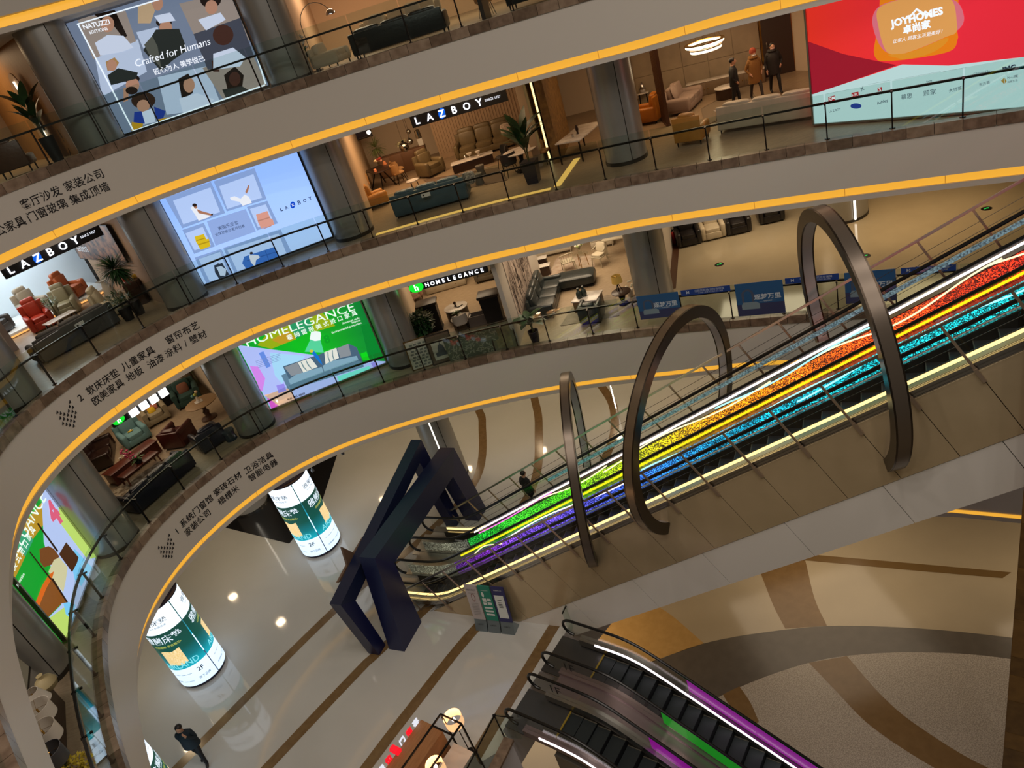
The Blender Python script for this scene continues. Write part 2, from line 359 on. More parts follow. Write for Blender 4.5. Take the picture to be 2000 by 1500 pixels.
# ---------------------------------------------------------------- columns
COLS = [(-13.38, 14.6), (-13.16, 19.6), (-9.34, 24.27), (-3.55, 25.76), (5.89, 23.9)]
CWHERE = ['beside the table lamps at the far left', 'left of the two advertising drums', 'left of the large lit posters', 'right of the large lit posters', 'at the right of the shops']
def column(i, k, r=.68):
    x, y = COLS[i]; z0, z1 = FLZ[k], CLZ[k]; az = math.atan2(-y, -x)
    t = thing('clad_column', 'round grey clad column %s on the %s level' % (CWHERE[i], {1: 'ground', 2: 'second', 3: 'third', 4: 'fourth'}[k]), 'column', (x, y, z0), az, 'round clad columns')
    B = MB(); B.cyl((0, 0, .002), r-.03, z1-z0-.004, 32); B.build('core', M_seam, t)
    for j in range(4):
        a0 = PI/4*(2*j)+.25; g = .012/r; B = MB()
        B.lathe([(r-.02, .0), (r, .0), (r, z1-z0), (r-.02, z1-z0)], 12, a0=a0+g, a1=a0+PI/2-g, caps=False); B.build('cladding_panel', M_col, t)
    B = MB(); B.lathe([(r+.015, 0), (r+.015, .12), (r-.01, .12)], 32, caps=False); B.build('plinth_ring', M_dsteel, t)
    return t
for i in range(5):
    for k in (2, 3, 4):
        if (i, k) in ((4, 4), (0, 4), (0, 3)): continue
        column(i, k)
column(3, 1); 
# ---------------------------------------------------------------- ground floor with its opening, and the basement
th2 = R_(-43); A2 = np.array([math.cos(th2), math.sin(th2), 0]); W2 = np.array([math.sin(th2), -math.cos(th2), 0]); O2 = np.array([-1.13, 15.82, -.3])
def L2(t, w, z=0.): return O2+A2*t+W2*w+np.array([0, 0, z])
A1 = np.array([.8554, -.518, 0]); B1 = np.array([.518, .8554, 0]); O1 = np.array([-2.04, 16.72, -.3])
def L1(s, b, z): p = O1+A1*s+B1*b; return np.array([p[0], p[1], z])
Z1 = -.3; ZB = -5.6
pc, pd = up(1000, 1452, Z1), up(915, 1503, Z1); pe = pc+(pd-pc)*6
OPEN = [(26, 6.5), (20, 11.1), (13.68, 15.79), (12.25, 16.85), (9, 18.6), (6, 19.2), (2.5, 18.6), tuple(L2(.25, -.9)[:2]), tuple(L2(.25, 3.3)[:2]), tuple(pc[:2]), tuple(pe[:2])]
M_f1 = mat('polished cream stone floor', '#c6c6c2', .07, noise=(.35, '#bdbcb7', .9), spec=.65)
M_band = mat('brown stone inlay', '#6e5636', .2, noise=(6, '#7c6341', .8))
B = MB(); poly = [(-26, -2), (-26, 42), (26, 42)]+OPEN+[(pe[0], -2)]
B.poly([(x, y, Z1) for x, y in poly][::-1]); F1 = B.build('floor', M_f1, smooth=False); struct(F1, 'polished cream stone ground floor')
def ribbon(pts, w, z, m, name, parent, n=8):
    C_ = catmull(np.array(pts)[:, :2], n); t = np.gradient(C_, axis=0); t /= np.linalg.norm(t, axis=1)[:, None]; nn = np.stack([-t[:, 1], t[:, 0]], 1); B = MB(); v = []; f = []
    for c, q in zip(C_, nn): v += [(*(c-q*w/2), z), (*(c+q*w/2), z)]
    for i in range(len(C_)-1): f.append((2*i, 2*i+2, 2*i+3, 2*i+1))
    B.add(v, f); return B.build(name, m, parent, smooth=False)
for pts in ([(-.9, 16.4), (-1.33, 15.9), (-3.23, 13.69), (-4.4, 12.3), (-6.2, 10.2)], [(3.82, 29.5), (3.82, 26.6), (2.64, 23.6), (-1.0, 19.0), (-3.61, 17.02), (-5.64, 15.02), (-7.11, 13.47), (-9.5, 10.8)],
            [(.9, 32), (.78, 29.59), (.51, 27.13), (-.58, 23.03), (-3.5, 19.9), (-6.75, 17.46), (-7.44, 16.93), (-10.13, 14.51), (-13, 11.8)], [(-1.8, 32), (-1.88, 30.28), (-1.87, 28.92), (-2.62, 24.89), (-5.2, 22.2), (-8.3, 20.11), (-13.05, 15.58), (-15, 13.5)]):
    ribbon(pts, .36, Z1+.004, M_band, 'inlay_band', F1)
B = MB(); q = [up(*p, Z1) for p in ((662, 878), (740, 845), (900, 805), (720, 700), (560, 1063))]
B.poly([(*p[:2], Z1+.005) for p in (q[0], up(627, 985, Z1), up(565, 1062, Z1), up(500, 1090, Z1)-np.array([2, -3, 0]), up(640, 860, Z1))]); B.build('dark_inlay', mat('black polished stone', '#16161a', .2), F1, smooth=False)
# edge of the opening
B = MB(); pts = OPEN
for i in range(len(pts)-1):
    p, q_ = pts[i], pts[i+1]
    B.add([(*p, Z1), (*q_, Z1), (*q_, Z1-1.7), (*p, Z1-1.7)], [(0, 1, 2, 3)])
o = B.build('wall_opening_fascia', mat('cool white fascia paint', '#c9c6cc', .45), smooth=False); struct(o, 'white slab edge around the ground floor opening')
B = MB()
for i in (1, 2, 3, 4):
    p, q_ = np.array(pts[i]), np.array(pts[i+1]); n = np.array([(q_-p)[1], -(q_-p)[0]]); n = -n/np.linalg.norm(n)*.02
    if n@(np.array([4, 12])-p) < 0: n = -n
    B.add([(*(p+n), Z1-1.36), (*(q_+n), Z1-1.36), (*(q_+n), Z1-1.5), (*(p+n), Z1-1.5)], [(0, 1, 2, 3)])
B.build('cove_strip', M_led, o, smooth=False)
B = MB(); B.poly([(x, y, Z1-1.7) for x, y in poly]); o = B.build('ceiling', M_ceil, smooth=False); struct(o, 'basement ceiling around the opening')
M_b1 = mat('basement cream stone', '#a8997f', .15, noise=(.4, '#9c8e76', .9), spec=.6)
M_bgrey = mat('basement dark grey stone', '#514a42', .3, noise=(3, '#5a5249', .8))
M_btan = mat('basement tan stone', '#6e5432', .22, noise=(4, '#785d39', .8))
M_terr = mat('basement terrazzo', '#8d8378', .45, noise=(30, '#b0a698', .35))
B = MB(); B.poly([(-14, -6, ZB), (32, -6, ZB), (32, 36, ZB), (-14, 36, ZB)]); FB = B.build('floor', M_b1, smooth=False); struct(FB, 'basement stone floor with curved inlays')
kR = lambda x, y: up(1300+x/2.857, 975+y/2.857, ZB)
def fan(o_, i_, m, name, dz=.004):
    a_, b_ = catmull(np.array([kR(*p)[:2] for p in o_]), 6), catmull(np.array([kR(*p)[:2] for p in i_]), 6); n = min(len(a_), len(b_)); B = MB(); v = []; f = []
    ia = np.linspace(0, len(a_)-1, 40).astype(int); ib = np.linspace(0, len(b_)-1, 40).astype(int)
    for p, q_ in zip(a_[ia], b_[ib]): v += [(*p, ZB+dz), (*q_, ZB+dz)]
    for i in range(39): f.append((2*i, 2*i+2, 2*i+3, 2*i+1))
    B.add(v, f); return B.build(name, m, FB, smooth=False)
OUT_ = [(-500, 1180), (-200, 960), (0, 880), (215, 805), (500, 750), (900, 708), (1300, 715), (1640, 740), (1920, 772), (2400, 830)]
INN_ = [(-60, 1400), (120, 1200), (330, 1088), (560, 990), (800, 913), (1010, 875), (1300, 855), (1640, 862), (1910, 890), (2400, 960)]
fan(OUT_, INN_, M_bgrey, 'grey_ring_inlay')
fan(INN_, [(-60, 1500), (100, 1700), (300, 1900), (560, 2000), (900, 2100), (1200, 2100), (1500, 2100), (1700, 2000), (2100, 1900), (2500, 1800)], M_terr, 'terrazzo_disc')
fan([(500, 340), (535, 425), (600, 590), (668, 722)], [(740, 230), (780, 345), (830, 550), (900, 706)], M_btan, 'tan_inlay')
fan([(800, 913), (960, 1080), (1150, 1270), (1500, 1500), (1900, 1690)], [(1012, 876), (1200, 1090), (1400, 1260), (1800, 1500), (2300, 1660)], M_btan, 'tan_inlay', .006)
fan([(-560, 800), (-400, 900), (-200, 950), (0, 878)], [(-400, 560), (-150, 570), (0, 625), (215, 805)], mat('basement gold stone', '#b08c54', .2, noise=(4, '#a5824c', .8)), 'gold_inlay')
fan([(320, 1090), (380, 1200), (420, 1350)], [(412, 1045), (470, 1130), (520, 1240)], M_btan, 'tan_inlay', .006)
fan([(700, 300), (868, 314), (1400, 360), (1930, 408)], [(640, 330), (782, 342), (1350, 395), (1880, 441)], mat('basement brown stone', '#6a5230', .22), 'brown_inlay')
# brown stone pier at the right
# ================================================================ the long pair of escalators
AZ1 = math.atan2(A1[1], A1[0]); TN = math.tan(PI/6); C30, S30 = math.cos(PI/6), math.sin(PI/6)
def zl(s, c, land, k=.16):
    x = (s*TN+c-land)/k; return land+(k*math.log1p(math.exp(x)) if x < 30 else x*k)
M_clad = mat('bronze mirror cladding', '#c6b290', .22, .3, noise=(1.2, '#bba886', .9))
M_cladw = mat('white truss panel', '#e8e4de', .4)
M_rubber = mat('black handrail', '#0b0b0c', .3)
M_ledw = glow('warm white light strip', '#ffdc8a', 1.9)
M_ledrefl = glow('white light strip or reflection', '#ffeef2', 1.8)  # light strips, and one drawn reflection on the nearer escalator's glass
M_ledy = glow('yellow light strip', '#fff21a', 1.0)
M_reflcy = glow('cyan reflection glow', '#9cf4ff', 1.5)
M_reflcr = glow('cream reflection glow', '#fff0b8', 1.4)
M_reflp = glow('pink reflection glow', '#ff7ce0', 1.2)
def glitter(name, stops, lo, hi, em):
    m = grad(name, stops, 0, lo, hi, em, .35); nt = m.node_tree; b = nt.nodes['Principled BSDF']; r = [n for n in nt.nodes if n.type == 'VALTORGB'][0]; tc = [n for n in nt.nodes if n.type == 'TEX_COORD'][0]
    v = nt.nodes.new('ShaderNodeTexVoronoi'); v.inputs['Scale'].default_value = 55; nt.links.new(tc.outputs['Object'], v.inputs['Vector'])
    sp = nt.nodes.new('ShaderNodeSeparateColor'); nt.links.new(v.outputs['Color'], sp.inputs[0])
    pw = nt.nodes.new('ShaderNodeMath'); pw.operation = 'POWER'; pw.inputs[1].default_value = 3.4; nt.links.new(sp.outputs[0], pw.inputs[0])
    n = nt.nodes.new('ShaderNodeTexNoise'); n.inputs['Scale'].default_value = 1.4; nt.links.new(tc.outputs['Object'], n.inputs['Vector'])
    ml = nt.nodes.new('ShaderNodeMath'); ml.operation = 'MULTIPLY'; nt.links.new(pw.outputs[0], ml.inputs[0]); nt.links.new(n.outputs[0], ml.inputs[1])
    m2 = nt.nodes.new('ShaderNodeMath'); m2.operation = 'MULTIPLY'; m2.inputs[1].default_value = em*6.5; nt.links.new(ml.outputs[0], m2.inputs[0]); nt.links.new(m2.outputs[0], b.inputs['Emission Strength'])
    mxb = nt.nodes.new('ShaderNodeMix'); mxb.data_type = 'RGBA'; mxb.inputs[0].default_value = .2; mxb.inputs[6].default_value = (.02, .02, .025, 1); nt.links.new(r.outputs[0], mxb.inputs[7]); nt.links.new(mxb.outputs[2], b.inputs['Base Color'])
    return m
M_glA = glitter('blue glitter film', [(0, '#2a2440'), (.12, '#8030c0'), (.3, '#7a5cff'), (.45, '#3a70ff'), (.62, '#1aa8d8'), (.8, '#18d0e0'), (1, '#20e0e8')], -3.2, 13, 1.)
M_glB = glitter('rainbow glitter film', [(0, '#20282c'), (.08, '#18c830'), (.3, '#58e010'), (.48, '#d8d010'), (.6, '#ffa010'), (.8, '#ff5810'), (1, '#ff3018')], -3.2, 13, 1.15)
M_gldark = glitter('dark glitter film', [(0, '#10181c'), (.5, '#c8c8a8'), (1, '#405058')], -5.6, -2, .3)
S0, S1 = -5.0, 17.0
SV = list(np.arange(S0, -1.4, .15))+list(np.arange(-1.4, S1, .8))
def rail_path(b, c, land, curl=True):
    p = [(s, b, zl(s, c, land)) for s in SV]
    if curl:
        z = p[0][2]; e = [(S0-.33*math.sin(a), b, z-.33+.33*math.cos(a)) for a in np.linspace(PI, 0, 9)]; p = e[:-1]+p
    return p
def vband(b, th, ca, la, cb, lb_, s0, s1, B=None):
    """thin upright sheet between two parallel lines of the incline"""
    B = B or MB(); ss = [s for s in SV if s0 < s < s1]; ss = [s0]+ss+[s1]; v = []; f = []
    for s in ss:
        for y in (b-th/2, b+th/2): v += [(s, y, zl(s, ca, la)), (s, y, zl(s, cb, lb_))]
    for i in range(len(ss)-1):
        a = 4*i; d = 4*i+4; f += [(a, d, d+1, a+1), (a+2, a+3, d+3, d+2), (a, a+2, d+2, d), (a+1, d+1, d+3, a+3)]
    n = 4*(len(ss)-1); f += [(0, 1, 3, 2), (n, n+2, n+3, n+1)]
    return B.add(v, f)
def hband(b0, b1, c, land, s0, s1, th=.04):
    B = MB(); ss = [s0]+[s for s in SV if s0 < s < s1]+[s1]; v = []; f = []
    for s in ss:
        z = zl(s, c, land); v += [(s, b0, z), (s, b1, z), (s, b1, z-th), (s, b0, z-th)]
    for i in range(len(ss)-1):
        for j in range(4): f.append((4*i+j, 4*i+4+j, 4*i+4+(j+1) % 4, 4*i+(j+1) % 4))
    n = 4*(len(ss)-1); f += [(0, 1, 2, 3), (n+3, n+2, n+1, n)]
    return B.add(v, f)
step_me = None
def up_escalator(label, bn, bf, film, side_led):
    global step_me
    r = thing('escalator', label, 'escalator', (O1[0], O1[1], 0), AZ1, 'long escalators with light strips')
    for b in (bn, bf):
        B = MB(); pts = rail_path(b, 2.55, .62); B.tube([(x, y, z) for x, y, z in pts], .045, 8); B.build('handrail', M_rubber, r)
        hband(b-.13, b+.13, 1.78, .06, S0+.1, S1).build('deck', M_steel, r)
        ed = np.arange(-4.9, 16.5, 1.45)
        for i in range(len(ed)-1):
            vband(b, .014, 1.8, .08, 2.5, .57, ed[i]+.01, ed[i+1]-.01).build('glass_panel', M_glassc, r)
        B = MB(); B.box((0, 0, .0), (.02, .02, .02))
    # steps
    w = bf-bn-.3; yc = (bn+bf)/2; n = 46
    if step_me is None:
        B = MB(); B.box((0, 0, -.02), (.4, w, .04)); B.cur = 1; B.box((.19, 0, -.13), (.02, w, .2)); B.cur = 2; B.box((-.19, 0, .003), (.02, w*.98, .006))
        o = B.build('step', [mat('step tread', '#3a3b3e', .4, .6), mat('step riser', '#46566e', .35, .5), mat('step edge dark', '#4a463c', .5)], r); step_me = o.data; bpy.data.objects.remove(o)
    for i in range(n):
        s = -3.9+.4*i; o = link('step', step_me, r); z = zl(s, 1.48, -.3); o.location = (s, yc, z)
    for b, q in ((bn+.14, 1), (bf-.14, -1)):
        vband(b, .012, 1.2, -.55, 1.76, .05, -4.4, S1-.2).build('skirt', M_dsteel, r)
    B = MB(); B.box((-4.75, yc, -.285), (1.4, bf-bn, .03)); B.build('landing_plate', M_steel, r)
    if side_led is not None:
        B = vband(side_led[0], .03, 1.85, .16, 1.92, .23, -4.6, S1-.4); B.build('light_strip', M_ledw, r)
    if film:
        fb, m, ledm, glints = film
        vband(fb, .02, 1.8, .08, 2.28, .46, -2.7, S1-.4).build('glitter_or_reflection', m, r)
        vband(fb, .02, 1.8, .08, 2.3, .46, -4.7, -2.75).build('glitter_or_reflection', M_gldark, r)
        vband(fb-.012, .025, 2.43, .5, 2.485, .55, -2.3, S1-.4).build('light_strip', ledm, r)
        for (s0, s1, c0, amp, per, ph, mm) in glints:
            ss = np.arange(s0, s1, .12); B = MB(); B.tube([(s, fb-.04, zl(s, c0+amp*math.sin(2*PI*s/per+ph)+.3*amp*math.sin(4.7*s/per+1), .4)) for s in ss], .018, 6); B.build('reflection_tube', mm, r)  # reflections of hanging lights on the glass, drawn as glowing tubes
    return r
E1 = up_escalator('nearer of the two long escalators with blue glitter glass and warm side strip', .25, 1.25, (1.22, M_glA, M_ledy, [(-2.2, -.5, 2.3, .12, 1.6, 0, M_reflcr), (-.9, 5, 2.28, .08, 5, 0, M_ledrefl), (4.6, 9.5, 2.26, .07, 4.2, 1, M_reflcy), (8.6, 11.2, 2.16, .07, 3.6, 2, M_reflcy), (11.3, 14, 2.2, .1, 3.5, 0, M_reflcy)]), (.235,))
E2 = up_escalator('farther long escalator with green to orange glitter glass under the metal rings', 2.35, 3.4, (2.32, M_glB, M_ledrefl, [(-2.1, 1.2, 2.38, .05, 5, 0, M_reflp), (-.2, 3.2, 2.34, .07, 3.1, .5, M_reflcr), (3, 8, 2.32, .08, 3.8, 0, M_reflcr), (6.5, 10.5, 2.34, .06, 3.3, 2, M_reflcy), (9, 12.6, 2.26, .1, 3.0, 1, M_reflcr), (12.2, 15, 2.3, .1, 2.8, 0, M_reflcr)]), None)
hband(1.4, 2.2, 1.78, .06, -4.9, S1-.2).build('centre_deck', M_steel, E1)
vband(2.3-.0, .02, 1.2, -.29, 1.76, .05, -4.8, S1-.4).build('inner_apron', M_dsteel, E2)
vband(3.36, .02, 1.83, .12, 1.92, .2, -4.3, -2.6).build('light_strip', M_ledw, E2)
vband(3.36, .02, 2.3, .4, 2.42, .5, .5, S1-.4).build('glitter_or_reflection', mat('pale blue reflection strip', '#86b8c8', .3, em=.25, noise=(30, '#3a5a68', .5)), E2)  # pale blue reflection on the far glass, put in as a glowing strip
# side cladding in panels, square to the incline
def clip_floor(poly, zmin):
    out = []
    for i in range(len(poly)):
        p, q = poly[i], poly[(i+1) % len(poly)]
        if p[1] >= zmin: out.append(p)
        if (p[1] >= zmin) != (q[1] >= zmin):
            t = (zmin-p[1])/(q[1]-p[1]); out.append((p[0]+t*(q[0]-p[0]), zmin))
    return out
def clad(n0, n1, sg0, sg1, b, th, m, name, root, zmin=-.3):
    pl = [(sg*C30-n*S30, sg*S30+n*C30) for sg, n in ((sg0, n0), (sg1, n0), (sg1, n1), (sg0, n1))]; pl = clip_floor(pl, zmin)
    if len(pl) < 3: return
    B = MB(); k = len(pl); v = [(s, b, z) for s, z in pl]+[(s, b+th, z) for s, z in pl]
    B.add(v, [tuple(range(k)), tuple(range(2*k-1, k-1, -1))]+[(i, k+i, k+(i+1) % k, (i+1) % k) for i in range(k)]); B.build(name, m, root, smooth=False)
sg = 14.52-1.195*16; 
while sg < 20:
    clad(-.26*C30+.02, 1.6*C30, sg+.008, sg+1.187, 0, .03, M_clad, 'cladding_panel', E1); sg += 1.195
sg = 14.1-2.39*6
while sg < 20:
    clad(-1.61*C30, -.26*C30, sg+.008, sg+2.382, .02, .03, M_cladw, 'truss_panel', E1, -5); sg += 2.39
B = MB(); v = []; 
vband(1.9, 3.6, -1.55, -5, 1.15, -.32, 2.0, S1).build('truss', M_dsteel, E1)
vband(.05, .05, 1.6, -.05, 1.8, .1, -4.9, S1).build('edge_trim', M_steel, E1)
# cable fences on both sides
def fence(label, b, sgs):
    r = thing('cable_fence', label, 'fence', (O1[0], O1[1], 0), AZ1, 'cable fences beside the escalators')
    n0, n1 = 1.33*C30, 2.98*C30; P = lambda sg, n: (sg*C30-n*S30, b, sg*S30+n*C30)
    for sg in sgs:
        B = MB(); B.bar(P(sg, n0), P(sg, n1), .05, .025, upv=(0, 1, 0)); B.bar(P(sg, n0), P(sg, n0+.32), .07, .05, upv=(0, 1, 0)); B.build('post', mat('brushed post steel', '#b09c88', .35, .7), r)
    B = MB(); B.bar(P(sgs[0]-.35, n1), P(sgs[-1]+.6, n1), .06, .03, upv=(0, 1, 0)); B.build('top_rail', M_steel, r)
    for j in range(5):
        n = n0+.3+.2*j; B = MB(); B.tube([P(sgs[0], n), P(sgs[-1], n)], .006, 5); B.build('cable', M_dsteel, r)
fence('steel cable fence on the near side of the long escalators', -.03, [14.52-1.195*i for i in range(15, -4, -1)])
fence('steel cable fence on the far side of the long escalators', 3.97, [14.3-1.195*i for i in range(15, -4, -1)])
# ---------------------------------------------------------------- three metal rings over the escalators
def ring(label, near, top, far, rad=.30, wid=.20, outer=None):
    a, t, c = [Vector(L1(*p[:2], p[2]).tolist()) for p in (near, top, far)]
    u = (t-a); v = (c-a); nrm = u.cross(v).normalized(); uu, vv, uv = u.dot(u), v.dot(v), u.dot(v); d = 2*(uu*vv-uv*uv)
    o = a+((vv*(uu-uv))/d)*u+((uu*(vv-uv))/d)*v; R = (a-o).length; e1 = (a-o).normalized(); e2 = nrm.cross(e1)
    ang = lambda p: math.atan2((p-o).dot(e2), (p-o).dot(e1)) % (2*PI)
    ta, tc_ = ang(t), ang(c); a1 = tc_ if ta < tc_ else tc_-2*PI
    base = (a+c)/2; r = thing('metal_ring', label, 'ring', base, 0, 'metal rings over the escalators'); Mi = Matrix.Translation(-base)
    N = 72; A_ = np.linspace(0, a1, N+1)
    def sweep(r0, r1, w0, w1):
        B = MB(); v_ = []; f = []
        for q in A_:
            d_ = e1*math.cos(q)+e2*math.sin(q)
            for rr, ww in ((r0, w0), (r1, w0), (r1, w1), (r0, w1)): v_.append(tuple(o+d_*rr+nrm*ww))
        for i in range(N):
            for j in range(4): f.append((4*i+j, 4*i+(j+1) % 4, 4*i+4+(j+1) % 4, 4*i+4+j))
        f += [(3, 2, 1, 0), (4*N, 4*N+1, 4*N+2, 4*N+3)]
        return B.add(v_, f)
    sweep(R-rad, R, -wid/2, wid/2).build('band', mat('gunmetal ring metal', '#463d34', .28, .9), r, Mi)
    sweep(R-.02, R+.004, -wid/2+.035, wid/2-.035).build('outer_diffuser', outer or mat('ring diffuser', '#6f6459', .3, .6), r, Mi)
    sweep(R-rad-.004, R-rad+.02, -wid/2+.035, wid/2-.035).build('inner_diffuser', mat('ring inner diffuser', '#aaa4a6', .3, .2), r, Mi)
    return r
ring('narrow metal ring nearest the blue portal frame', (3.1, -.12, 2.6), (2.69, 2.0, 7.1), (1.65, 4.1, 2.62), .26, .26)
ring('middle metal ring with an orange sheen on its rim', (5.3, -.12, 4.05), (6.25, 2.2, 9.1), (6.42, 4.1, 5.25), .30, .26, grad('orange blend rim', [(0, '#5a4a40'), (.25, '#a83838'), (.5, '#c86a30'), (.8, '#b87838'), (1, '#6a5844')], 2, -1.2, 4.5, .12, .25, .6))  # orange to red blend set in the rim's colour, faintly emissive
ring('tall metal ring farthest up the escalators at the right', (10.5, -.12, 6.2), (9.34, 2.1, 11.15), (8.97, 4.15, 6.85), .28, .30)
# ---------------------------------------------------------------- navy portal, two leaning frames
M_navy = mat('navy portal paint', '#121d3e', .38)
M_navy2 = mat('navy portal paint deep', '#111845', .35)
def portal(label, outer, inner, s0, s1):
    r = thing('portal_frame', label, 'portal', (O1[0], O1[1], 0), AZ1)
    names = ['near_leg', 'top_beam', 'far_leg']
    for i in range(3):
        q = [outer[i], outer[i+1], inner[i+1], inner[i]]; B = MB()
        B.add([(s, b, z) for s in (s0, s1) for b, z in q], [(0, 3, 2, 1), (4, 5, 6, 7), (0, 1, 5, 4), (1, 2, 6, 5), (2, 3, 7, 6), (3, 0, 4, 7)]); B.build(names[i], M_navy if i == 1 else M_navy2, r, smooth=False)
    return r
portal('front frame of the navy portal standing at the foot of the long escalators', [(-1.68, -.3), (-1.04, 3.17), (4.52, 3.04), (5.0, -.3)], [(-.5, -.3), (-.42, 2.35), (3.85, 2.25), (4.3, -.3)], -4.1, -3.5)
portal('slanted rear frame of the navy portal leaning behind the front frame', [(-1.95, -.3), (-2.3, 2.42), (4.0, 3.8), (4.3, -.3)], [(-1.55, -.3), (-1.75, 2.0), (3.45, 3.2), (3.9, -.3)], -4.75, -4.32)
B = MB(); st = []
for i in range(10):
    a = PI/2+i*PI/5+.14; rr = .92 if i % 2 == 0 else .38; st.append((rr*math.cos(a), rr*math.sin(a)))
c = L1(-4.85, -.72, 2.42); B.prism(st, -.04, .04); 
star = B.build('star_panel', mat('matt tan star', '#6d5747', .6), None, smooth=False); star.matrix_world = Matrix.Translation(Vector(c))@Matrix.Rotation(AZ1+PI/2, 4, 'Z')@Matrix.Rotation(PI/2, 4, 'X')
tag(star, 'flat tan five-pointed star fixed behind the navy portal', 'star')
# ---------------------------------------------------------------- lit advertising columns
M_kw = grad('kiosk white print', [(0, '#c4dcf4'), (1, '#e8f4ff')], 2, 0, 3.6, 1.25)
M_kg = grad('kiosk green print', [(0, '#0aa0b4'), (.25, '#0a6a74'), (.5, '#0b4a42'), (1, '#123f36')], 2, .98, 2.65, 1.0)
M_kink = mat('kiosk dark print', '#1c3a52', .5); M_kt = glow('kiosk white letters', '#e4f2ff', 1.05); M_ky = glow('kiosk yellow letters', '#c8d060', .8); M_kb = glow('kiosk cyan letters', '#7fe0ec', 1.0)
M_kmat = glow('kiosk mattress print', '#f0d9a8', 1.0, noise=(22, '#d8b878', .6)); M_kring = mat('dark kiosk ring', '#3a3648', .4, .5)
def kiosk(label, x, y, pc_deg, H=3.6, r=.80):
    az = math.atan2(-y, -x); t = thing('advertising_column', label, 'advertising column', (x, y, Z1), az, 'lit advertising columns')
    B = MB(); B.lathe([(r-.08, .0), (r-.05, .02), (r-.05, .14), (r-.02, .14)], 40); B.build('base_ring', M_kring, t)
    B = MB(); B.lathe([(r-.02, 3.5), (r+.01, 3.52), (r+.01, 3.56), (r-.1, 3.58), (r-.1, H)], 40); B.build('top_ring', M_kring, t)
    for j in range(3):
        a0 = R_(pc_deg-60+120*j); a1 = a0+R_(120); g = .02
        for nm, z0, z1, m in (('lower_white_panel', .14, .98, M_kw), ('green_panel', .98, 2.65, M_kg), ('upper_white_panel', 2.65, 3.5, M_kw)):
            B = MB(); B.lathe([(r-.02, z0), (r, z0), (r, z1), (r-.02, z1)], 20, a0=a0+g, a1=a1-g, caps=False); B.build(nm, m, t)
        def wrap(txt, z, h, m, nm, w=None, da=0., bold=.008):
            V, Fc = text_mesh(txt, 1., ext=.0, bold=bold); lo, hi = V.min(0), V.max(0); s_ = h/(hi[1]-lo[1]); sx = (w/(hi[0]-lo[0])) if w else s_
            cx, cy = (lo+hi)[:2]/2; ac = (a0+a1)/2; B = MB()
            B.add([((r+.006)*math.cos(ac+((X-cx)*sx+da)/r), (r+.006)*math.sin(ac+((X-cx)*sx+da)/r), z+(Y-cy)*s_) for X, Y, _ in V], Fc); B.build(nm, m, t, smooth=False)
        wrap('雅蘭床墊', 3.12, .2, M_kink, 'small_lettering', 1.0, bold=0); wrap('Since 1966 中国香港', 2.93, .08, M_kink, 'small_lettering', .8, bold=0)
        wrap('雅蘭床墊', 2.38, .34, M_kt, 'large_lettering', 1.25); wrap('◂优质睡眠 来自雅兰▸', 2.08, .10, M_ky, 'slogan_lettering', .95)
        B = MB(); ac = (a0+a1)/2; q = [(-.28, 1.2), (.32, 1.2), (.36, 1.3), (.22, 1.88), (-.3, 1.88), (-.36, 1.8)]
        n_ = 8; vv = []
        for iz in range(2): 
            for ix in range(n_+1): 
                xx = -.34+.64*ix/n_; z = (1.2 if iz == 0 else 1.86)+(.03*math.sin(ix)); vv.append(((r+.005)*math.cos(ac+xx/r), (r+.005)*math.sin(ac+xx/r), z))
        B.add(vv, [(i, i+1, n_+1+i+1, n_+1+i) for i in range(n_)]); B.build('mattress_print', M_kmat, t, smooth=False)
        wrap('AIRLAND', 1.16, .23, M_kb, 'brand_lettering', 1.2); wrap('2F', .74, .17, M_kink, 'floor_lettering', da=.45); wrap('— · ——— · —————', .72, .04, M_kink, 'print_line', .8, -.25, 0)
        wrap('旗下品牌', .40, .11, M_kink, 'small_lettering', .4, .45, 0); wrap('优质睡眠 · AIRLAND', .38, .07, M_kink, 'small_lettering', .75, -.3, 0)
    return t
kiosk('lit advertising column farther back beside the navy portal', -9.2, 23.95, -57)
kiosk('lit advertising column standing alone left of the portal', -13.09, 19.25, -37)
kiosk('lit advertising column cut off by the bottom edge at lower left', -12.7, 13.6, -50)
for (x, y), en in (((-9.2, 23.95), 60), ((-13.09, 19.25), 60), ((-12.55, 13.75), 60)): pass
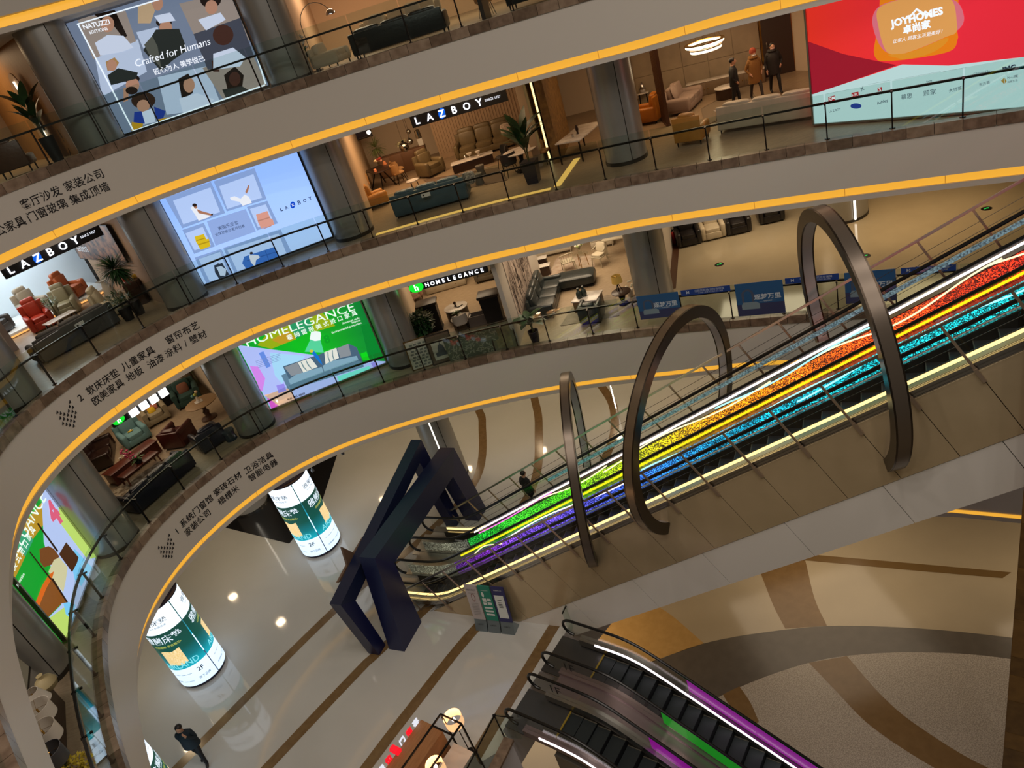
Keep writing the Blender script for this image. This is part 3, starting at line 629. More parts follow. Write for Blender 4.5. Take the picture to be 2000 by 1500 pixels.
# ---------------------------------------------------------------- three leaflet boards in front of the cladding
M_bsteel = mat('board steel', '#8a969c', .3, .7)
def board(label, x0, x1, face, deco):
    P = up(930, 1232, Z1); Q = up(1015, 1242, Z1); d = (Q-P)[:2]; d = d/np.linalg.norm(d); rz = math.atan2(d[1], d[0])
    r = thing('leaflet_board', label, 'sign board', (P[0]+d[0]*x0, P[1]+d[1]*x0, Z1), rz, 'leaflet boards'); w = x1-x0
    B = MB(); B.add([(0, 0, 0), (w, 0, 0), (w, .42, 0), (0, .42, 0), (0, .0, .02), (w, .0, .02), (w, .16, .42), (0, .16, .42)], [(3, 2, 1, 0), (0, 1, 5, 4), (4, 5, 6, 7), (6, 2, 3, 7), (1, 2, 6, 5), (0, 4, 7, 3)]); B.build('foot', M_bsteel, r, smooth=False)
    M = T((0, .155, .42), rx=R_(82)); B = MB(); B.box((w/2, .66, 0), (w, 1.34, .04), M); B.build('panel', face, r, smooth=False)
    for id_, (nm, m, items) in enumerate(deco):
        B = MB()
        for k_, it in enumerate(items):
            if k_: B.build(nm, m, r, smooth=False); B = MB()
            if isinstance(it[0], str): add_text(B, it[0], M@T((it[1]*w, it[2], .022+.0015*id_)), w=it[3]*w, ext=0.)
            else: B.poly([(a*w, b, .022+.0015*id_) for a, b in it], M)
        B.build(nm, m, r, smooth=False)
    B = MB(); add_text(B, 'M 美凯尔', T((w/2, .074, .25), rx=R_(68)), w=w*.5, ext=0.); B.build('foot_lettering', mat('board black print', '#22262c', .5), r, smooth=False)
rect = lambda x0, y0, x1, y1: [(x0, y0), (x1, y0), (x1, y1), (x0, y1)]
circ = lambda cx, cy, r_, n=20: [(cx+r_*math.cos(2*PI*i/n), cy+r_*math.sin(2*PI*i/n)) for i in range(n)]
KB = mat('board black print', '#22262c', .5); WB = mat('board white print', '#d6dcdc', .5); RB = mat('board brown print', '#7a4a40', .5); GL = mat('board grey print', '#9a9696', .6)
lines = lambda x0, x1, ys: [rect(x0, y-.012, x1, y+.012) for y in ys]
board('white leaflet board with a magnifier emblem, left of three', 0, .42, mat('board off-white', '#b9b2b4', .5), [('title_print', KB, [('明码实价', .5, 1.14, .78)]), ('emblem', RB, [circ(.52, .85, .16)]), ('emblem_inner', mat('board off-white', '#b9b2b4'), [circ(.52, .85, .125)]), ('text_lines', GL, lines(.2, .8, [1.02, .62, .56, .5, .44, .38, .3, .24, .18]))])
board('green leaflet board in the middle of the three', .46, .88, mat('board green', '#1f7f6c', .5), [('title_print', WB, [('文明诚信经营', .5, 1.16, .6)]), ('emblem', WB, [circ(.3, 1.0, .1)]), ('print_blocks', WB, [rect(.16, .72, .48, .86), rect(.16, .6, .46, .7), rect(.54, .76, .86, .86), rect(.54, .62, .86, .72), rect(.16, .46, .84, .53), rect(.16, .33, .84, .4), rect(.16, .2, .84, .27)])])
board('navy leaflet board with a white notice, right of three', .92, 1.36, mat('board navy', '#2a2a62', .5), [('title_print', WB, [('红星服务公约', .5, 1.2, .6)]), ('notice_print', WB, [rect(.12, .14, .84, 1.02)]), ('text_lines', KB, [[(a, b) for a, b in q] for q in lines(.3, .62, [.84, .74, .68, .62, .56])])])
# ---------------------------------------------------------------- escalators down to the basement
AZ2 = math.atan2(A2[1], A2[0])
def zd(t, top, k=.14):             # flat at the landing, then down
    x = (t-2.75)*TN/k; return top-(k*math.log1p(math.exp(x)) if x < 30 else x*k)
TV = list(np.arange(.75, 4.2, .15))+list(np.arange(4.2, 10.2, .7))
def dband(w, th, za, zb_, t0, t1):
    B = MB(); ss = [t0]+[t for t in TV if t0 < t < t1]+[t1]; v = []; f = []
    for t in ss:
        for y in (-w-th/2, -w+th/2): v += [(t, y, zd(t, za)), (t, y, zd(t, zb_))]
    for i in range(len(ss)-1):
        a = 4*i; d = a+4; f += [(a, d, d+1, a+1), (a+2, a+3, d+3, d+2), (a, a+2, d+2, d), (a+1, d+1, d+3, a+3)]
    n = 4*(len(ss)-1); f += [(0, 1, 3, 2), (n, n+2, n+3, n+1)]
    return B.add(v, f)
M_ptape = glow('magenta light film', '#a010a0', .55); M_gtape = glow('green light film', '#10a020', .5); M_pink = mat('pinkish steel', '#9a8a8c', .3, .8)
def down_escalator(label, w0, w1, films, leds):
    r = thing('escalator', label, 'escalator', (O2[0], O2[1], Z1), AZ2, 'escalators going down to the basement')
    for w in (w0, w1):
        e = [(.75-.30*math.sin(a), -w, .92-.30+.30*math.cos(a)) for a in np.linspace(PI, 0, 9)]
        B = MB(); B.tube(e[:-1]+[(t, -w, zd(t, .92)) for t in TV], .042, 8); B.build('handrail', M_rubber, r)
        ed = np.arange(.75, 9.6, 1.3)
        for i in range(len(ed)-1): dband(w, .014, .30, .88, ed[i]+.008, ed[i+1]-.008).build('glass_panel', M_glassc, r)
        dband(w, .2, .06, .3, .95, 10).build('deck', M_steel if w == w0 else M_pink, r)
        B = MB(); B.add([((.76+.2*math.cos(a)), -w+q*.008, .6+.26*math.sin(a)) for q in (-1, 1) for a in np.linspace(PI/2, 3*PI/2, 9)], [tuple(range(9)), tuple(range(17, 8, -1))]); B.build('newel_glass', M_glassc, r)
    for w, t0, m in films: dband(w-.012, .012, .34, .84, t0, 10).build('light_film', m, r)
    for w, t0 in leds: dband(w+.11, .03, .27, .34, t0, 10).build('light_strip', M_ledrefl, r)
    yc = -(w0+w1)/2; wd = w1-w0-.22
    B = MB(); B.box((.98, yc, -.01), (1.5, w1-w0+.1, .03)); B.build('landing_plate', mat('ribbed landing steel', '#5c5c5c', .35, .8), r)
    B = MB(); B.box((1.74, yc, .008), (.05, wd, .02)); B.build('comb_plate', mat('comb yellow', '#8a7420', .5), r)
    ts = np.arange(1.95, 10, .4); sm = None
    for t in ts:
        if sm is None:
            B = MB(); B.box((0, 0, -.02), (.39, wd, .04)); B.cur = 1; B.box((.19, 0, -.13), (.015, wd, .22)); B.cur = 2
            for sd in (-1, 1): B.box((0, sd*(wd/2-.02), .003), (.39, .03, .006))
            o = B.build('step', [mat('down step tread', '#2e3436', .45, .5), mat('down step riser', '#14161a', .5, .4), mat('step edge dark', '#4a463c', .5)], r); sm = o.data; bpy.data.objects.remove(o)
        o = link('step', sm, r); z = zd(t, -.01); o.location = (t, yc, z if t < 2.5 else z)
    for w, q in ((w0+.11, 1), (w1-.11, -1)): dband(w, .01, -.5, .08, 1.7, 10).build('skirt', M_dsteel, r)
    B = dband(-yc, w1-w0+.1, -1.1, -.35, 1.75, 10); B.build('truss', mat('truss cover', '#7c7870', .4, .3), r)
    return r
d1 = down_escalator('descending escalator next to the white truss panel with magenta glass', 0., 1.19, [(0., 4.2, M_ptape), (1.19, 4.0, M_gtape)], [(0., 1.5)])
d2 = down_escalator('descending escalator nearest the bottom edge with a white light strip', 1.95, 3.11, [(1.95, 4.0, M_ptape), (3.11, 5.6, M_gtape)], [(3.11, 1.5)])
for w_, dd, nm in ((1.19, d1, '1F'), (1.95, d2, '1F')):
    B = MB(); add_text(B, nm, T((1.35, -w_-.012, .58), rx=R_(90)), h=.3, ext=0.); B.build('floor_decal', mat('decal black', '#121214', .5), dd, smooth=False)
B = MB(); B.box((.6, -1.57, .02), (.7, .5, .04)); B.build('between_plate', M_steel, d1)
B = MB(); B.box((4.5, 1.57, -1.2), (0.01, .5, .01)); 
dband(1.57, .62, .1, .22, 1.0, 10).build('centre_deck', M_pink, d1)
# glass guards around the opening
def guard(label, pts, z0=Z1, h=1.05):
    p0 = pts[0]; r = thing('glass_guard', label, 'railing', (p0[0], p0[1], z0)); Mi = Matrix.Translation((-p0[0], -p0[1], -z0))
    for i in range(len(pts)-1):
        a, b = np.array(pts[i]), np.array(pts[i+1]); n = max(1, int(round(np.linalg.norm(b-a)/.95)))
        for j in range(n):
            p, q = a+(b-a)*(j+.03)/n, a+(b-a)*(j+.97)/n; B = MB(); B.bar((p[0], p[1], z0+.55), (q[0], q[1], z0+.55), .014, 1.0); B.build('glass_panel', M_glass, r, Mi)
            p = a+(b-a)*(j+(.0 if i else .0))/n; B = MB(); B.bar((p[0], p[1], z0), (p[0], p[1], z0+h*.95), .05, .03); B.box((p[0], p[1], z0+h*.95), (.09, .05, .03)); B.build('post', M_post, r, Mi)
    B = MB(); B.tube([(p[0], p[1], z0+h*.93) for p in pts], .022, 6); B.build('handrail', M_post, r, Mi)
    return r
pk = np.array([-3.17, 13.0]); guard('glass guard with dark posts at the bottom centre above the opening', [pk+np.array([-2.4, -3.3]), pk, L2(.95, 3.3)[:2]])
guard('short glass guard between the white truss panel and the down escalator', [L2(.35, -.85)[:2], L2(.45, -.12)[:2]])
trim = MB(); a_, b_ = pk+np.array([.12, -.1]), pk+np.array([-2.28, -3.4]); trim.bar((a_[0], a_[1], Z1+.04), (b_[0], b_[1], Z1+.04), .3, .08); o = trim.build('trim_5', M_marble, smooth=False); struct(o, 'brown marble sill under the glass guard')
# ---------------------------------------------------------------- pop-up booth at the bottom centre
M_oak = mat('oak veneer', '#8a5f3a', .5, noise=(4, '#9c7048', .9, (1, 8, 1)))
p, q = np.array([-5.12, 13.46]), np.array([-6.40, 12.07]); d = (q-p)/np.linalg.norm(q-p); rz = math.atan2(d[1], d[0])
bo = thing('display_counter', 'oak display counter with red and white channel letters along its edge', 'counter', (p[0], p[1], Z1), rz)
B = MB(); B.box((1.1, .38, .55), (2.2, .76, 1.1), r=.01); B.build('body', M_oak, bo)
B = MB(); B.box((1.1, .38, 1.11), (2.24, .8, .03)); B.build('top', M_oak, bo)
for i, ch in enumerate('喜临门·健康睡眠'[:7]):
    B = MB(); M = T((.14+.28*i, -.05, 1.2), rx=R_(90), rz=PI); add_text(B, ch, M, h=.2, ext=.1, bold=.02); B.build('channel_letter', [mat('red letter face', '#d0101c', .4, em=.7, emcol='#ff1830'), glow('white letter face', '#eef2ff', .8)][0 if i in (1, 3, 4) else 1], bo, smooth=False)
fr = thing('booth_frame', 'black tubular booth frame with white panels at the bottom centre', 'frame', (-4.5, 12.9, Z1), rz)
Pm = [(-.35, .0), (-.35, -.75), (1.9, 0), (1.9, -.75)]
for nm, a_, b_ in (('upright', (-.1, .75, 0), (-.1, .75, 1.75)), ('upright', (-.1, .05, 0), (-.1, .05, 1.75)), ('upright', (1.9, .75, 0), (1.9, .75, 1.75)), ('upright', (1.9, .05, 0), (1.9, .05, 1.75)), ('rail', (-.1, .05, 1.75), (-.1, .75, 1.75)), ('rail', (-.1, .05, 1.75), (1.9, .05, 1.75)), ('rail', (-.1, .75, 1.75), (1.9, .75, 1.75)), ('rail', (-.1, .05, .03), (-.1, .75, .03)), ('rail', (.25, .05, 1.75), (.25, .75, 1.75))):
    B = MB(); B.bar(a_, b_, .04, .04); B.build(nm, M_post, fr, smooth=False)
B = MB(); B.box((.9, .4, .3), (1.9, .66, .6)); B.build('white_base', mat('booth white', '#b9b0a8', .5), fr, smooth=False)
M_shade = mat('lit pleated lampshade', '#ffd9a8', .6, em=.75, emcol='#ffc890')
def drum_lamp(label, x, y, h, r=.24):
    t = thing('drum_floor_lamp', label, 'lamp', (x, y, Z1), 0, 'lit drum lamps at the booth')
    B = MB(); B.cyl((0, 0, 0), .17, .02, 20); B.build('base', M_post, t); B = MB(); B.cyl((0, 0, .02), .014, h-.05, 8); B.build('pole', M_post, t)
    B = MB(); prof = []
    n = 48; v = []; f = []
    for z in (h-.3, h):
        for i in range(n): rr = r*(1+.02*(i % 2)); v.append((rr*math.cos(2*PI*i/n), rr*math.sin(2*PI*i/n), z))
    f = [(i, (i+1) % n, n+(i+1) % n, n+i) for i in range(n)]; B.add(v, f); B.build('lamp_shade', M_shade, t)
    B = MB(); B.ell((0, 0, h-.12), (.1, .1, .12)); B.build('bulb', glow('lamp bulb', '#fff0d8', 6), t)
    l = bpy.data.lights.new('lamp', 'POINT'); l.energy = 12; l.color = lin('#ffd0a0'); l.shadow_soft_size = .08; o = link('lamp_light', l, t); o.location = (0, 0, h+.15)
pA, pB = up(885, 1404, 1.2), up(850, 1496, 1.2)
drum_lamp('lit drum lamp beside the black booth frame', pA[0], pA[1], 1.6); drum_lamp('lit drum lamp cut by the bottom edge', pB[0], pB[1], 1.6, .22)
# ---------------------------------------------------------------- stone pier at the right
e = np.array([8.5, 9.75]); dv = e/np.linalg.norm(e); rt = np.array([dv[1], -dv[0]])
rz = math.atan2(rt[1], rt[0]); pier = thing('stone_pier', 'brown marble pier rising along the right edge', 'pillar', (e[0], e[1], ZB), rz)
B = MB(); B.box((.62, .6, 9), (1.16, 1.16, 18)); B.build('core', M_grout, pier)
MP = [mat('pier brown marble', '#6a4a22', .3, noise=(3, '#82602e', .9)), mat('pier dark marble', '#573c1a', .3, noise=(4, '#74552a', .9))]
z = 0; i = 0
while z < 17.9:
    h = (.9, .62, 1.2)[i % 3]
    for nm, c, dd in (('f', (.62, 0, z+h/2), (1.22, .04, h-.012)), ('l', (.02, .62, z+h/2), (.04, 1.2, h-.012))): B = MB(); B.box(c, dd); B.build('stone_tile', MP[i % 2], pier, smooth=False)
    z += h; i += 1
# ================================================================ furniture kit (front faces local -Y)
def leather(name, col, rough=.42, c2=None):
    c = lin(col); return mat(name, col, rough, noise=(3, c2 or col, .8) if c2 else None, bump=(14, .25))
M_legb = mat('black metal leg', '#151415', .35, .6); M_legw = mat('walnut leg', '#4a2f1e', .45); M_gold = mat('brass', '#b08a45', .25, 1.); M_chrome = mat('chrome', '#c8c8cc', .08, 1.)
M_ceram = mat('white ceramic', '#d8d2c8', .25); M_lmarble = mat('white marble top', '#cfc8c0', .2, noise=(3, '#b4aca4', .5)); M_dwood = mat('dark walnut', '#2b1a12', .35, noise=(4, '#3a251a', .8, (1, 8, 1))); M_rwood = mat('red mahogany', '#4a1f14', .3, noise=(4, '#5e2a1a', .8, (1, 8, 1)))
def at(k, px, py): return fl(k, px, py)
def face(p, yaw=0.): return crot(nearu(p))+R_(yaw)
def sofa(label, p, rz, m, w=2.0, d=.95, n=3, h=.95, sh=.44, aw=.2, ah=.6, leg=.1, cat='sofa', name='sofa', head=False, legm=None, group=None, foot=False, roll=0., piping=None, back_m=None, skirt=False):
    t = thing(name, label, cat, p, rz, group); legm = legm or M_legb
    B = MB(); B.box((0, 0, (leg+sh-.12)/2), (w-.04, d-.06, sh-.12-leg), r=.03); B.build('base', m, t)
    iw = w-2*aw; cw = iw/n
    for i in range(n):
        x = -iw/2+cw*(i+.5)
        B = MB(); B.ell((x, -.08, sh-.05), (cw-.005, d-.2, .24), 20, 8, .28, e2=.4); B.build('seat_cushion', m, t)
        B = MB(); B.ell((0, 0, 0), (cw-.005, .24, h-sh+(.0 if head else .06)), 20, 8, .45, T((x, d/2-.2, sh+(h-sh)/2), rx=R_(-10)), e2=.32); B.build('back_cushion', m, t)
        if head: B = MB(); B.ell((0, 0, 0), (cw-.01, .24, .26), 18, 8, .5, T((x, d/2-.13, h+.02), rx=R_(-10)), e2=.5); B.build('headrest', m, t)
        if foot: B = MB(); B.box((x, -d/2+.015, (leg+sh)/2-.04), (cw-.02, .07, sh-leg-.12), r=.03); B.build('footrest', m, t)
    B = MB(); B.box((0, d/2-.06, (leg+h-.04)/2), (w-.05, .13, h-.06-leg), r=.05); B.build('back_panel', back_m or m, t)
    for s in (-1, 1):
        B = MB()
        if roll: B.box((s*(w/2-aw/2), -.03, (leg+ah-.1)/2), (aw*.8, d-.08, ah-.1-leg), r=.03); B.tube([(s*(w/2-aw/2+.01*s), -d/2+.0, ah-.1), (s*(w/2-aw/2+.01*s), d/2-.1, ah-.1)], roll, 14)
        else: B.box((s*(w/2-aw/2), -.02, (leg+ah)/2), (aw, d-.04, ah-leg), r=aw*.42, seg=3)
        B.build('armrest', m, t)
        for q in (-1, 1):
            B = MB(); B.lathe([(.018, 0), (.03, leg+.02)], 8, (s*(w/2-.1), q*(d/2-.1), 0)); B.build('leg', legm, t)
    return t
def armchair(label, p, rz, m, w=.9, **k):
    k.setdefault('cat', 'armchair'); k.setdefault('name', 'armchair'); k.setdefault('n', 1); return sofa(label, p, rz, m, w, **k)
def cushion(label, p, rz, m, w=.45, tilt=70, group=None):
    t = thing('cushion', label, 'cushion', p, rz, group); B = MB(); B.ell((0, 0, 0), (w, w, .16), 18, 8, .55, T((0, 0, w/2-.02), rx=R_(tilt)), e2=1.); B.build('cover', m, t); return t
def rect_table(label, p, rz, top, w, d, h, legm=None, th=.04, style='legs', cat='table', name='table', inset=.06, group=None):
    t = thing(name, label, cat, p, rz, group); legm = legm or M_legb
    B = MB(); B.box((0, 0, h-th/2), (w, d, th), r=.012); B.build('tabletop', top, t)
    if style == 'legs':
        for sx in (-1, 1):
            for sy in (-1, 1): B = MB(); B.bar((sx*(w/2-inset), sy*(d/2-inset), 0), (sx*(w/2-inset-.03), sy*(d/2-inset-.02), h-th), .045, .045); B.build('leg', legm, t)
    elif style == 'box': B = MB(); B.box((0, 0, (h-th)/2), (w-.08, d-.08, h-th), r=.01); B.build('body', legm, t)
    elif style == 'cross':
        for sx in (-1, 1):
            for sy in (-1, 1): B = MB(); B.bar((sx*(w/2-.15), sy*(d/2-.08), 0), (sx*(w/2-.45), sy*.05, h-th), .04, .04); B.build('leg', legm, t)
    return t
def round_table(label, p, top, r, h, legm=None, style='drum', cat='table', name='round_table', th=.04, group=None, sq=1.):
    t = thing(name, label, cat, p, 0, group); legm = legm or M_legb
    B = MB(); B.lathe([(r*.97, h-th), (r, h-th*.7), (r, h-.005), (r*.98, h)], 32); o = B.build('tabletop', top, t); o.scale = (1, sq, 1)
    B = MB()
    if style == 'drum': B.lathe([(r*.9, 0), (r*.93, .03), (r*.93, h-th)], 32); B.build('drum', legm, t)
    elif style == 'pedestal': B.lathe([(r*.5, 0), (r*.5, .05), (r*.2, .1), (.09, .2), (.13, .32), (.07, .42), (.12, h-th-.08), (.2, h-th)], 20); B.build('pedestal', legm, t)
    else:
        for i in range(3): B = MB(); a = 2*PI*i/3; B.bar((r*.75*math.cos(a), r*.75*math.sin(a), 0), (r*.6*math.cos(a), r*.6*math.sin(a), h-th), .03, .03); B.build('leg', legm, t)
    return t
def dining_chair(label, p, rz, m, legm=None, group=None, name='dining_chair', h=.82):
    t = thing(name, label, 'chair', p, rz, group); legm = legm or M_legb
    B = MB(); B.ell((0, 0, .45), (.5, .48, .12), 18, 6, .5, e2=.5); B.build('seat', m, t)
    B = MB(); prof = []; v = []; f = []; n = 12
    for j, (z, r) in enumerate(((.45, .25), (.6, .27), (h, .26))):
        for q in (0, .045):
            for i in range(n+1): a = R_(10)+R_(160)*i/n; v.append(((r+q)*math.cos(a), (r+q)*math.sin(a)*.85, z-(.12 if (i in (0, n) and j == 2) else .0)))
    k = n+1
    for j in range(2):
        for i in range(n):
            a = j*2*k+i; f += [(a, a+1, a+2*k+1, a+2*k), (a+k, a+3*k, a+3*k+1, a+k+1)]
    for i in range(n): a = 4*k+i; f.append((a, a+1, a+k+1, a+k))
    for j in range(2): f += [(j*2*k, (j+1)*2*k, (j+1)*2*k+k, j*2*k+k), (j*2*k+n, j*2*k+k+n, (j+1)*2*k+k+n, (j+1)*2*k+n)]
    B.add(v, f); B.build('backrest', m, t)
    for sx in (-1, 1):
        for sy in (-1, 1): B = MB(); B.tube([(sx*.24, sy*.22, 0), (sx*.16, sy*.15, .42)], .014, 6); B.build('leg', legm, t)
    return t
def spindle_chair(label, p, rz, m, cushion_m=None, name='spindle_armchair'):
    t = thing(name, label, 'chair', p, rz)
    B = MB(); B.box((0, 0, .43), (.56, .52, .05), r=.02); B.build('seat', m, t)
    for sx in (-1, 1):
        for sy in (-1, 1): B = MB(); B.tube([(sx*.27, sy*.25, 0), (sx*.23, sy*.21, .42)], .022, 8); B.build('leg', m, t)
    B = MB(); B.tube([(.3*math.cos(a), .02+.27*math.sin(a), .68+.16*max(0, math.sin(a))) for a in np.linspace(-.35, PI+.35, 17)], .022, 8); B.build('hoop', m, t)
    for a in np.linspace(.1, PI-.1, 8):
        B = MB(); B.tube([(.25*math.cos(a), .2*math.sin(a), .45), (.3*math.cos(a), .02+.27*math.sin(a), .68+.16*math.sin(a))], .009, 6); B.build('spindle', m, t)
    if cushion_m:
        B = MB(); B.ell((0, 0, .5), (.52, .5, .12), 16, 6, .4); B.build('seat_pad', cushion_m, t); B = MB(); B.ell((0, 0, 0), (.5, .42, .12), 16, 6, .5, T((0, .2, .75), rx=R_(75))); B.build('back_pad', cushion_m, t)
    return t
def stool(label, p, m, r=.2, h=.42, group=None):
    t = thing('stool', label, 'stool', p, 0, group); B = MB(); B.lathe([(r*.9, 0), (r*.95, .03), (r*.8, h*.5), (r, h-.08)], 20); B.build('base', m, t); B = MB(); B.lathe([(r, h-.08), (r*1.03, h-.05), (r*1.0, h-.01), (r*.7, h)], 20); B.build('seat', m, t); return t
def leaf_mesh(L, w, droop=.4, fold=.15, n=7):
    v = []; f = []
    for i in range(n+1):
        s = i/n; x = L*s; z = -droop*L*s*s; ww = w*math.sin(PI*min(.98, s*.92+.06))**.8*.5
        v += [(x, -ww, z+fold*ww), (x, 0, z), (x, ww, z+fold*ww)]
    for i in range(n): a = 3*i; f += [(a, a+3, a+4, a+1), (a+1, a+4, a+5, a+2)]
    return v, f
M_leafd = mat('dark green leaf', '#16301a', .4, noise=(5, '#24471f', .8)); M_leafm = mat('mid green leaf', '#2b4a1e', .45, noise=(5, '#3f6428', .8)); M_leafp = mat('pale green leaf', '#7d8f50', .5, noise=(5, '#96a565', .8)); M_stem = mat('plant stem', '#4a4a28', .6); M_soil = mat('potting soil', '#20160f', .9)
def plant(label, p, pot, pot_r, pot_h, leaves, L, w, m, stem=(.25, .7), droop=.35, up_=60, name='potted_plant', seed=1, square=False, group=None, spread=.5):
    """broad leaves, each a part of its own, rising from a pot"""
    t = thing(name, label, 'plant', p, random.Random(seed).random()*6, group); rr = random.Random(seed)
    B = MB()
    if square: B.add([(a*s*pot_r, b*s*pot_r, z) for z, s in ((0, .75), (pot_h, 1.)) for a, b in ((-1, -1), (1, -1), (1, 1), (-1, 1))], [(3, 2, 1, 0), (0, 1, 5, 4), (1, 2, 6, 5), (2, 3, 7, 6), (3, 0, 4, 7), (4, 5, 6, 7)])
    else: B.lathe([(pot_r*.7, 0), (pot_r*.85, pot_h*.4), (pot_r, pot_h), (pot_r*.88, pot_h), (pot_r*.85, pot_h-.05)], 20)
    B.build('pot', pot, t)
    B = MB(); B.cyl((0, 0, pot_h-.07), pot_r*.86, .02, 16); B.build('soil', M_soil, t)
    lv, lf = leaf_mesh(1, w/L, droop); B = MB(); B.add(lv, lf); proto = B.build('leaf', m, t); me = proto.data; bpy.data.objects.remove(proto)
    st = MB()
    for i in range(leaves):
        az = 2.399*i+rr.uniform(-.3, .3); hh = rr.uniform(*stem); rad = spread*rr.uniform(.15, .5)*hh
        a = (rad*math.cos(az), rad*math.sin(az), pot_h+hh); st.tube([(.02*math.cos(az), .02*math.sin(az), pot_h-.06), (a[0]*.4, a[1]*.4, pot_h+hh*.6), a], .008, 5)
        o = link('leaf', me, t); o.location = a; o.rotation_euler = (rr.uniform(-.25, .25), -R_(up_+rr.uniform(-25, 22)), az); s = L*rr.uniform(.75, 1.15); o.scale = (s, s, s)
    st.build('stems', M_stem, t)
    return t
def bush(label, p, pot, pot_r, pot_h, z0, R, H, m, n=260, L=.16, w=.05, name='potted_plant', seed=3, narrow=False, trunk=None, group=None):
    t = thing(name, label, 'plant', p, 0, group); rr = random.Random(seed)
    B = MB(); B.lathe([(pot_r*.75, 0), (pot_r*.95, pot_h*.5), (pot_r, pot_h), (pot_r*.85, pot_h)], 20); B.build('pot', pot, t)
    B = MB(); B.tube([(0, 0, pot_h*.7), (.02, 0, z0)], .025, 6); B.build('trunk', M_stem, t)
    B = MB(); lv, lf = leaf_mesh(1, w/L, .3, n=3)
    for i in range(n):
        u = rr.uniform(-1, 1); a = rr.uniform(0, 2*PI); q = rr.random()**.4; cs = math.sqrt(1-u*u); pos = (R*q*cs*math.cos(a), R*q*cs*math.sin(a), z0+H*q*u)
        if narrow: pos = (R*.15*cs*math.cos(a), R*.15*cs*math.sin(a), z0+H*.2*u)
        M = T(pos, rz=a+rr.uniform(-.6, .6), ry=-R_(rr.uniform(-30, 70)) if not narrow else -math.asin(max(-.6, u))); s = R*rr.uniform(.7, 1.1) if narrow else L*rr.uniform(.7, 1.2)
        B.add(lv, lf, M@Matrix.Diagonal((s, s, s, 1)))
    tag(B.build('foliage', m, t), kind='stuff')
    return t
def vase(label, p, m, prof, name='vase', cat='vase', flowers=None, group=None):
    t = thing(name, label, cat, p, 0, group); B = MB(); B.lathe(prof, 20); B.build('body', m, t)
    if flowers:
        top = prof[-1][1]; B = MB(); rr = random.Random(5)
        for i, (dx, dy, dz, r_, fm) in enumerate(flowers):
            b = MB(); b.ell((dx, dy, top+dz), (2*r_, 2*r_, 1.7*r_), 10, 6); b.build('bloom', fm, t); B.tube([(0, 0, top-.05), (dx*.6, dy*.6, top+dz*.7), (dx, dy, top+dz)], .005, 4)
        B.build('stems', M_stem, t)
    return t
def lamp_table(label, p, shade_m, base_m, h=.62, r0=.12, r1=.17, sh=.22, name='table_lamp', lit=0., base='urn'):
    t = thing(name, label, 'lamp', p, 0)
    B = MB()
    if base == 'urn': B.lathe([(.09, 0), (.09, .02), (.04, .04), (.10, .14), (.12, .24), (.06, h-sh-.1), (.02, h-sh-.02), (.02, h-sh+.05)], 18)
    else:
        for i in range(3): a = 2*PI*i/3; B.tube([(.13*math.cos(a), .13*math.sin(a), 0), (.0, .0, h-sh)], .012, 6)
        B.cyl((0, 0, .0), .02, h-sh, 8)
    B.build('base', base_m, t)
    B = MB(); B.lathe([(r1, h-sh), (r0, h), (r0-.006, h), (r1-.006, h-sh)], 28, caps=False); B.build('lamp_shade', shade_m, t)
    B = MB()
    for i in range(3): a = 2*PI*i/3; B.tube([(0, 0, h-.05), ((r0-.005)*math.cos(a), (r0-.005)*math.sin(a), h-.01)], .004, 4)
    B.cyl((0, 0, h-sh*.7), .02, sh*.5, 8); B.build('spider', M_gold, t)
    return t
def frame_pic(label, p, rz, w, h, frame_m, art, tilt=8, name='framed_picture', mat_m=None, mw=.08, z=0., wallp=False):
    """picture leaning or hanging; art = list of (part, material, polygons in picture space, metres from lower left)"""
    t = thing(name, label, 'picture', p, rz); M = T((0, 0, z), rx=R_(90-tilt))
    fw = .045
    for nm, c, d in (('frame_side', (-w/2+fw/2, h/2, 0), (fw, h, .04)), ('frame_side', (w/2-fw/2, h/2, 0), (fw, h, .04)), ('frame_rail', (0, fw/2, 0), (w, fw, .04)), ('frame_rail', (0, h-fw/2, 0), (w, fw, .04))): B = MB(); B.box(c, d, M); B.build(nm, frame_m, t, smooth=False)
    B = MB(); B.box((0, h/2, -.005), (w-fw, h-fw, .02), M); B.build('mount', mat_m or M_ceram, t, smooth=False)
    for ia, (nm, m, polys) in enumerate(art):
        B = MB()
        for iq, q in enumerate(polys):
            if iq and len(polys) < 20: B.build(nm, m, t, smooth=False); B = MB()
            B.poly([(x-w/2, y, .0075+.002*ia) for x, y in q], M)
        o_ = B.build(nm, m, t, smooth=False)
        if len(polys) >= 20: tag(o_, kind='stuff')
    return t
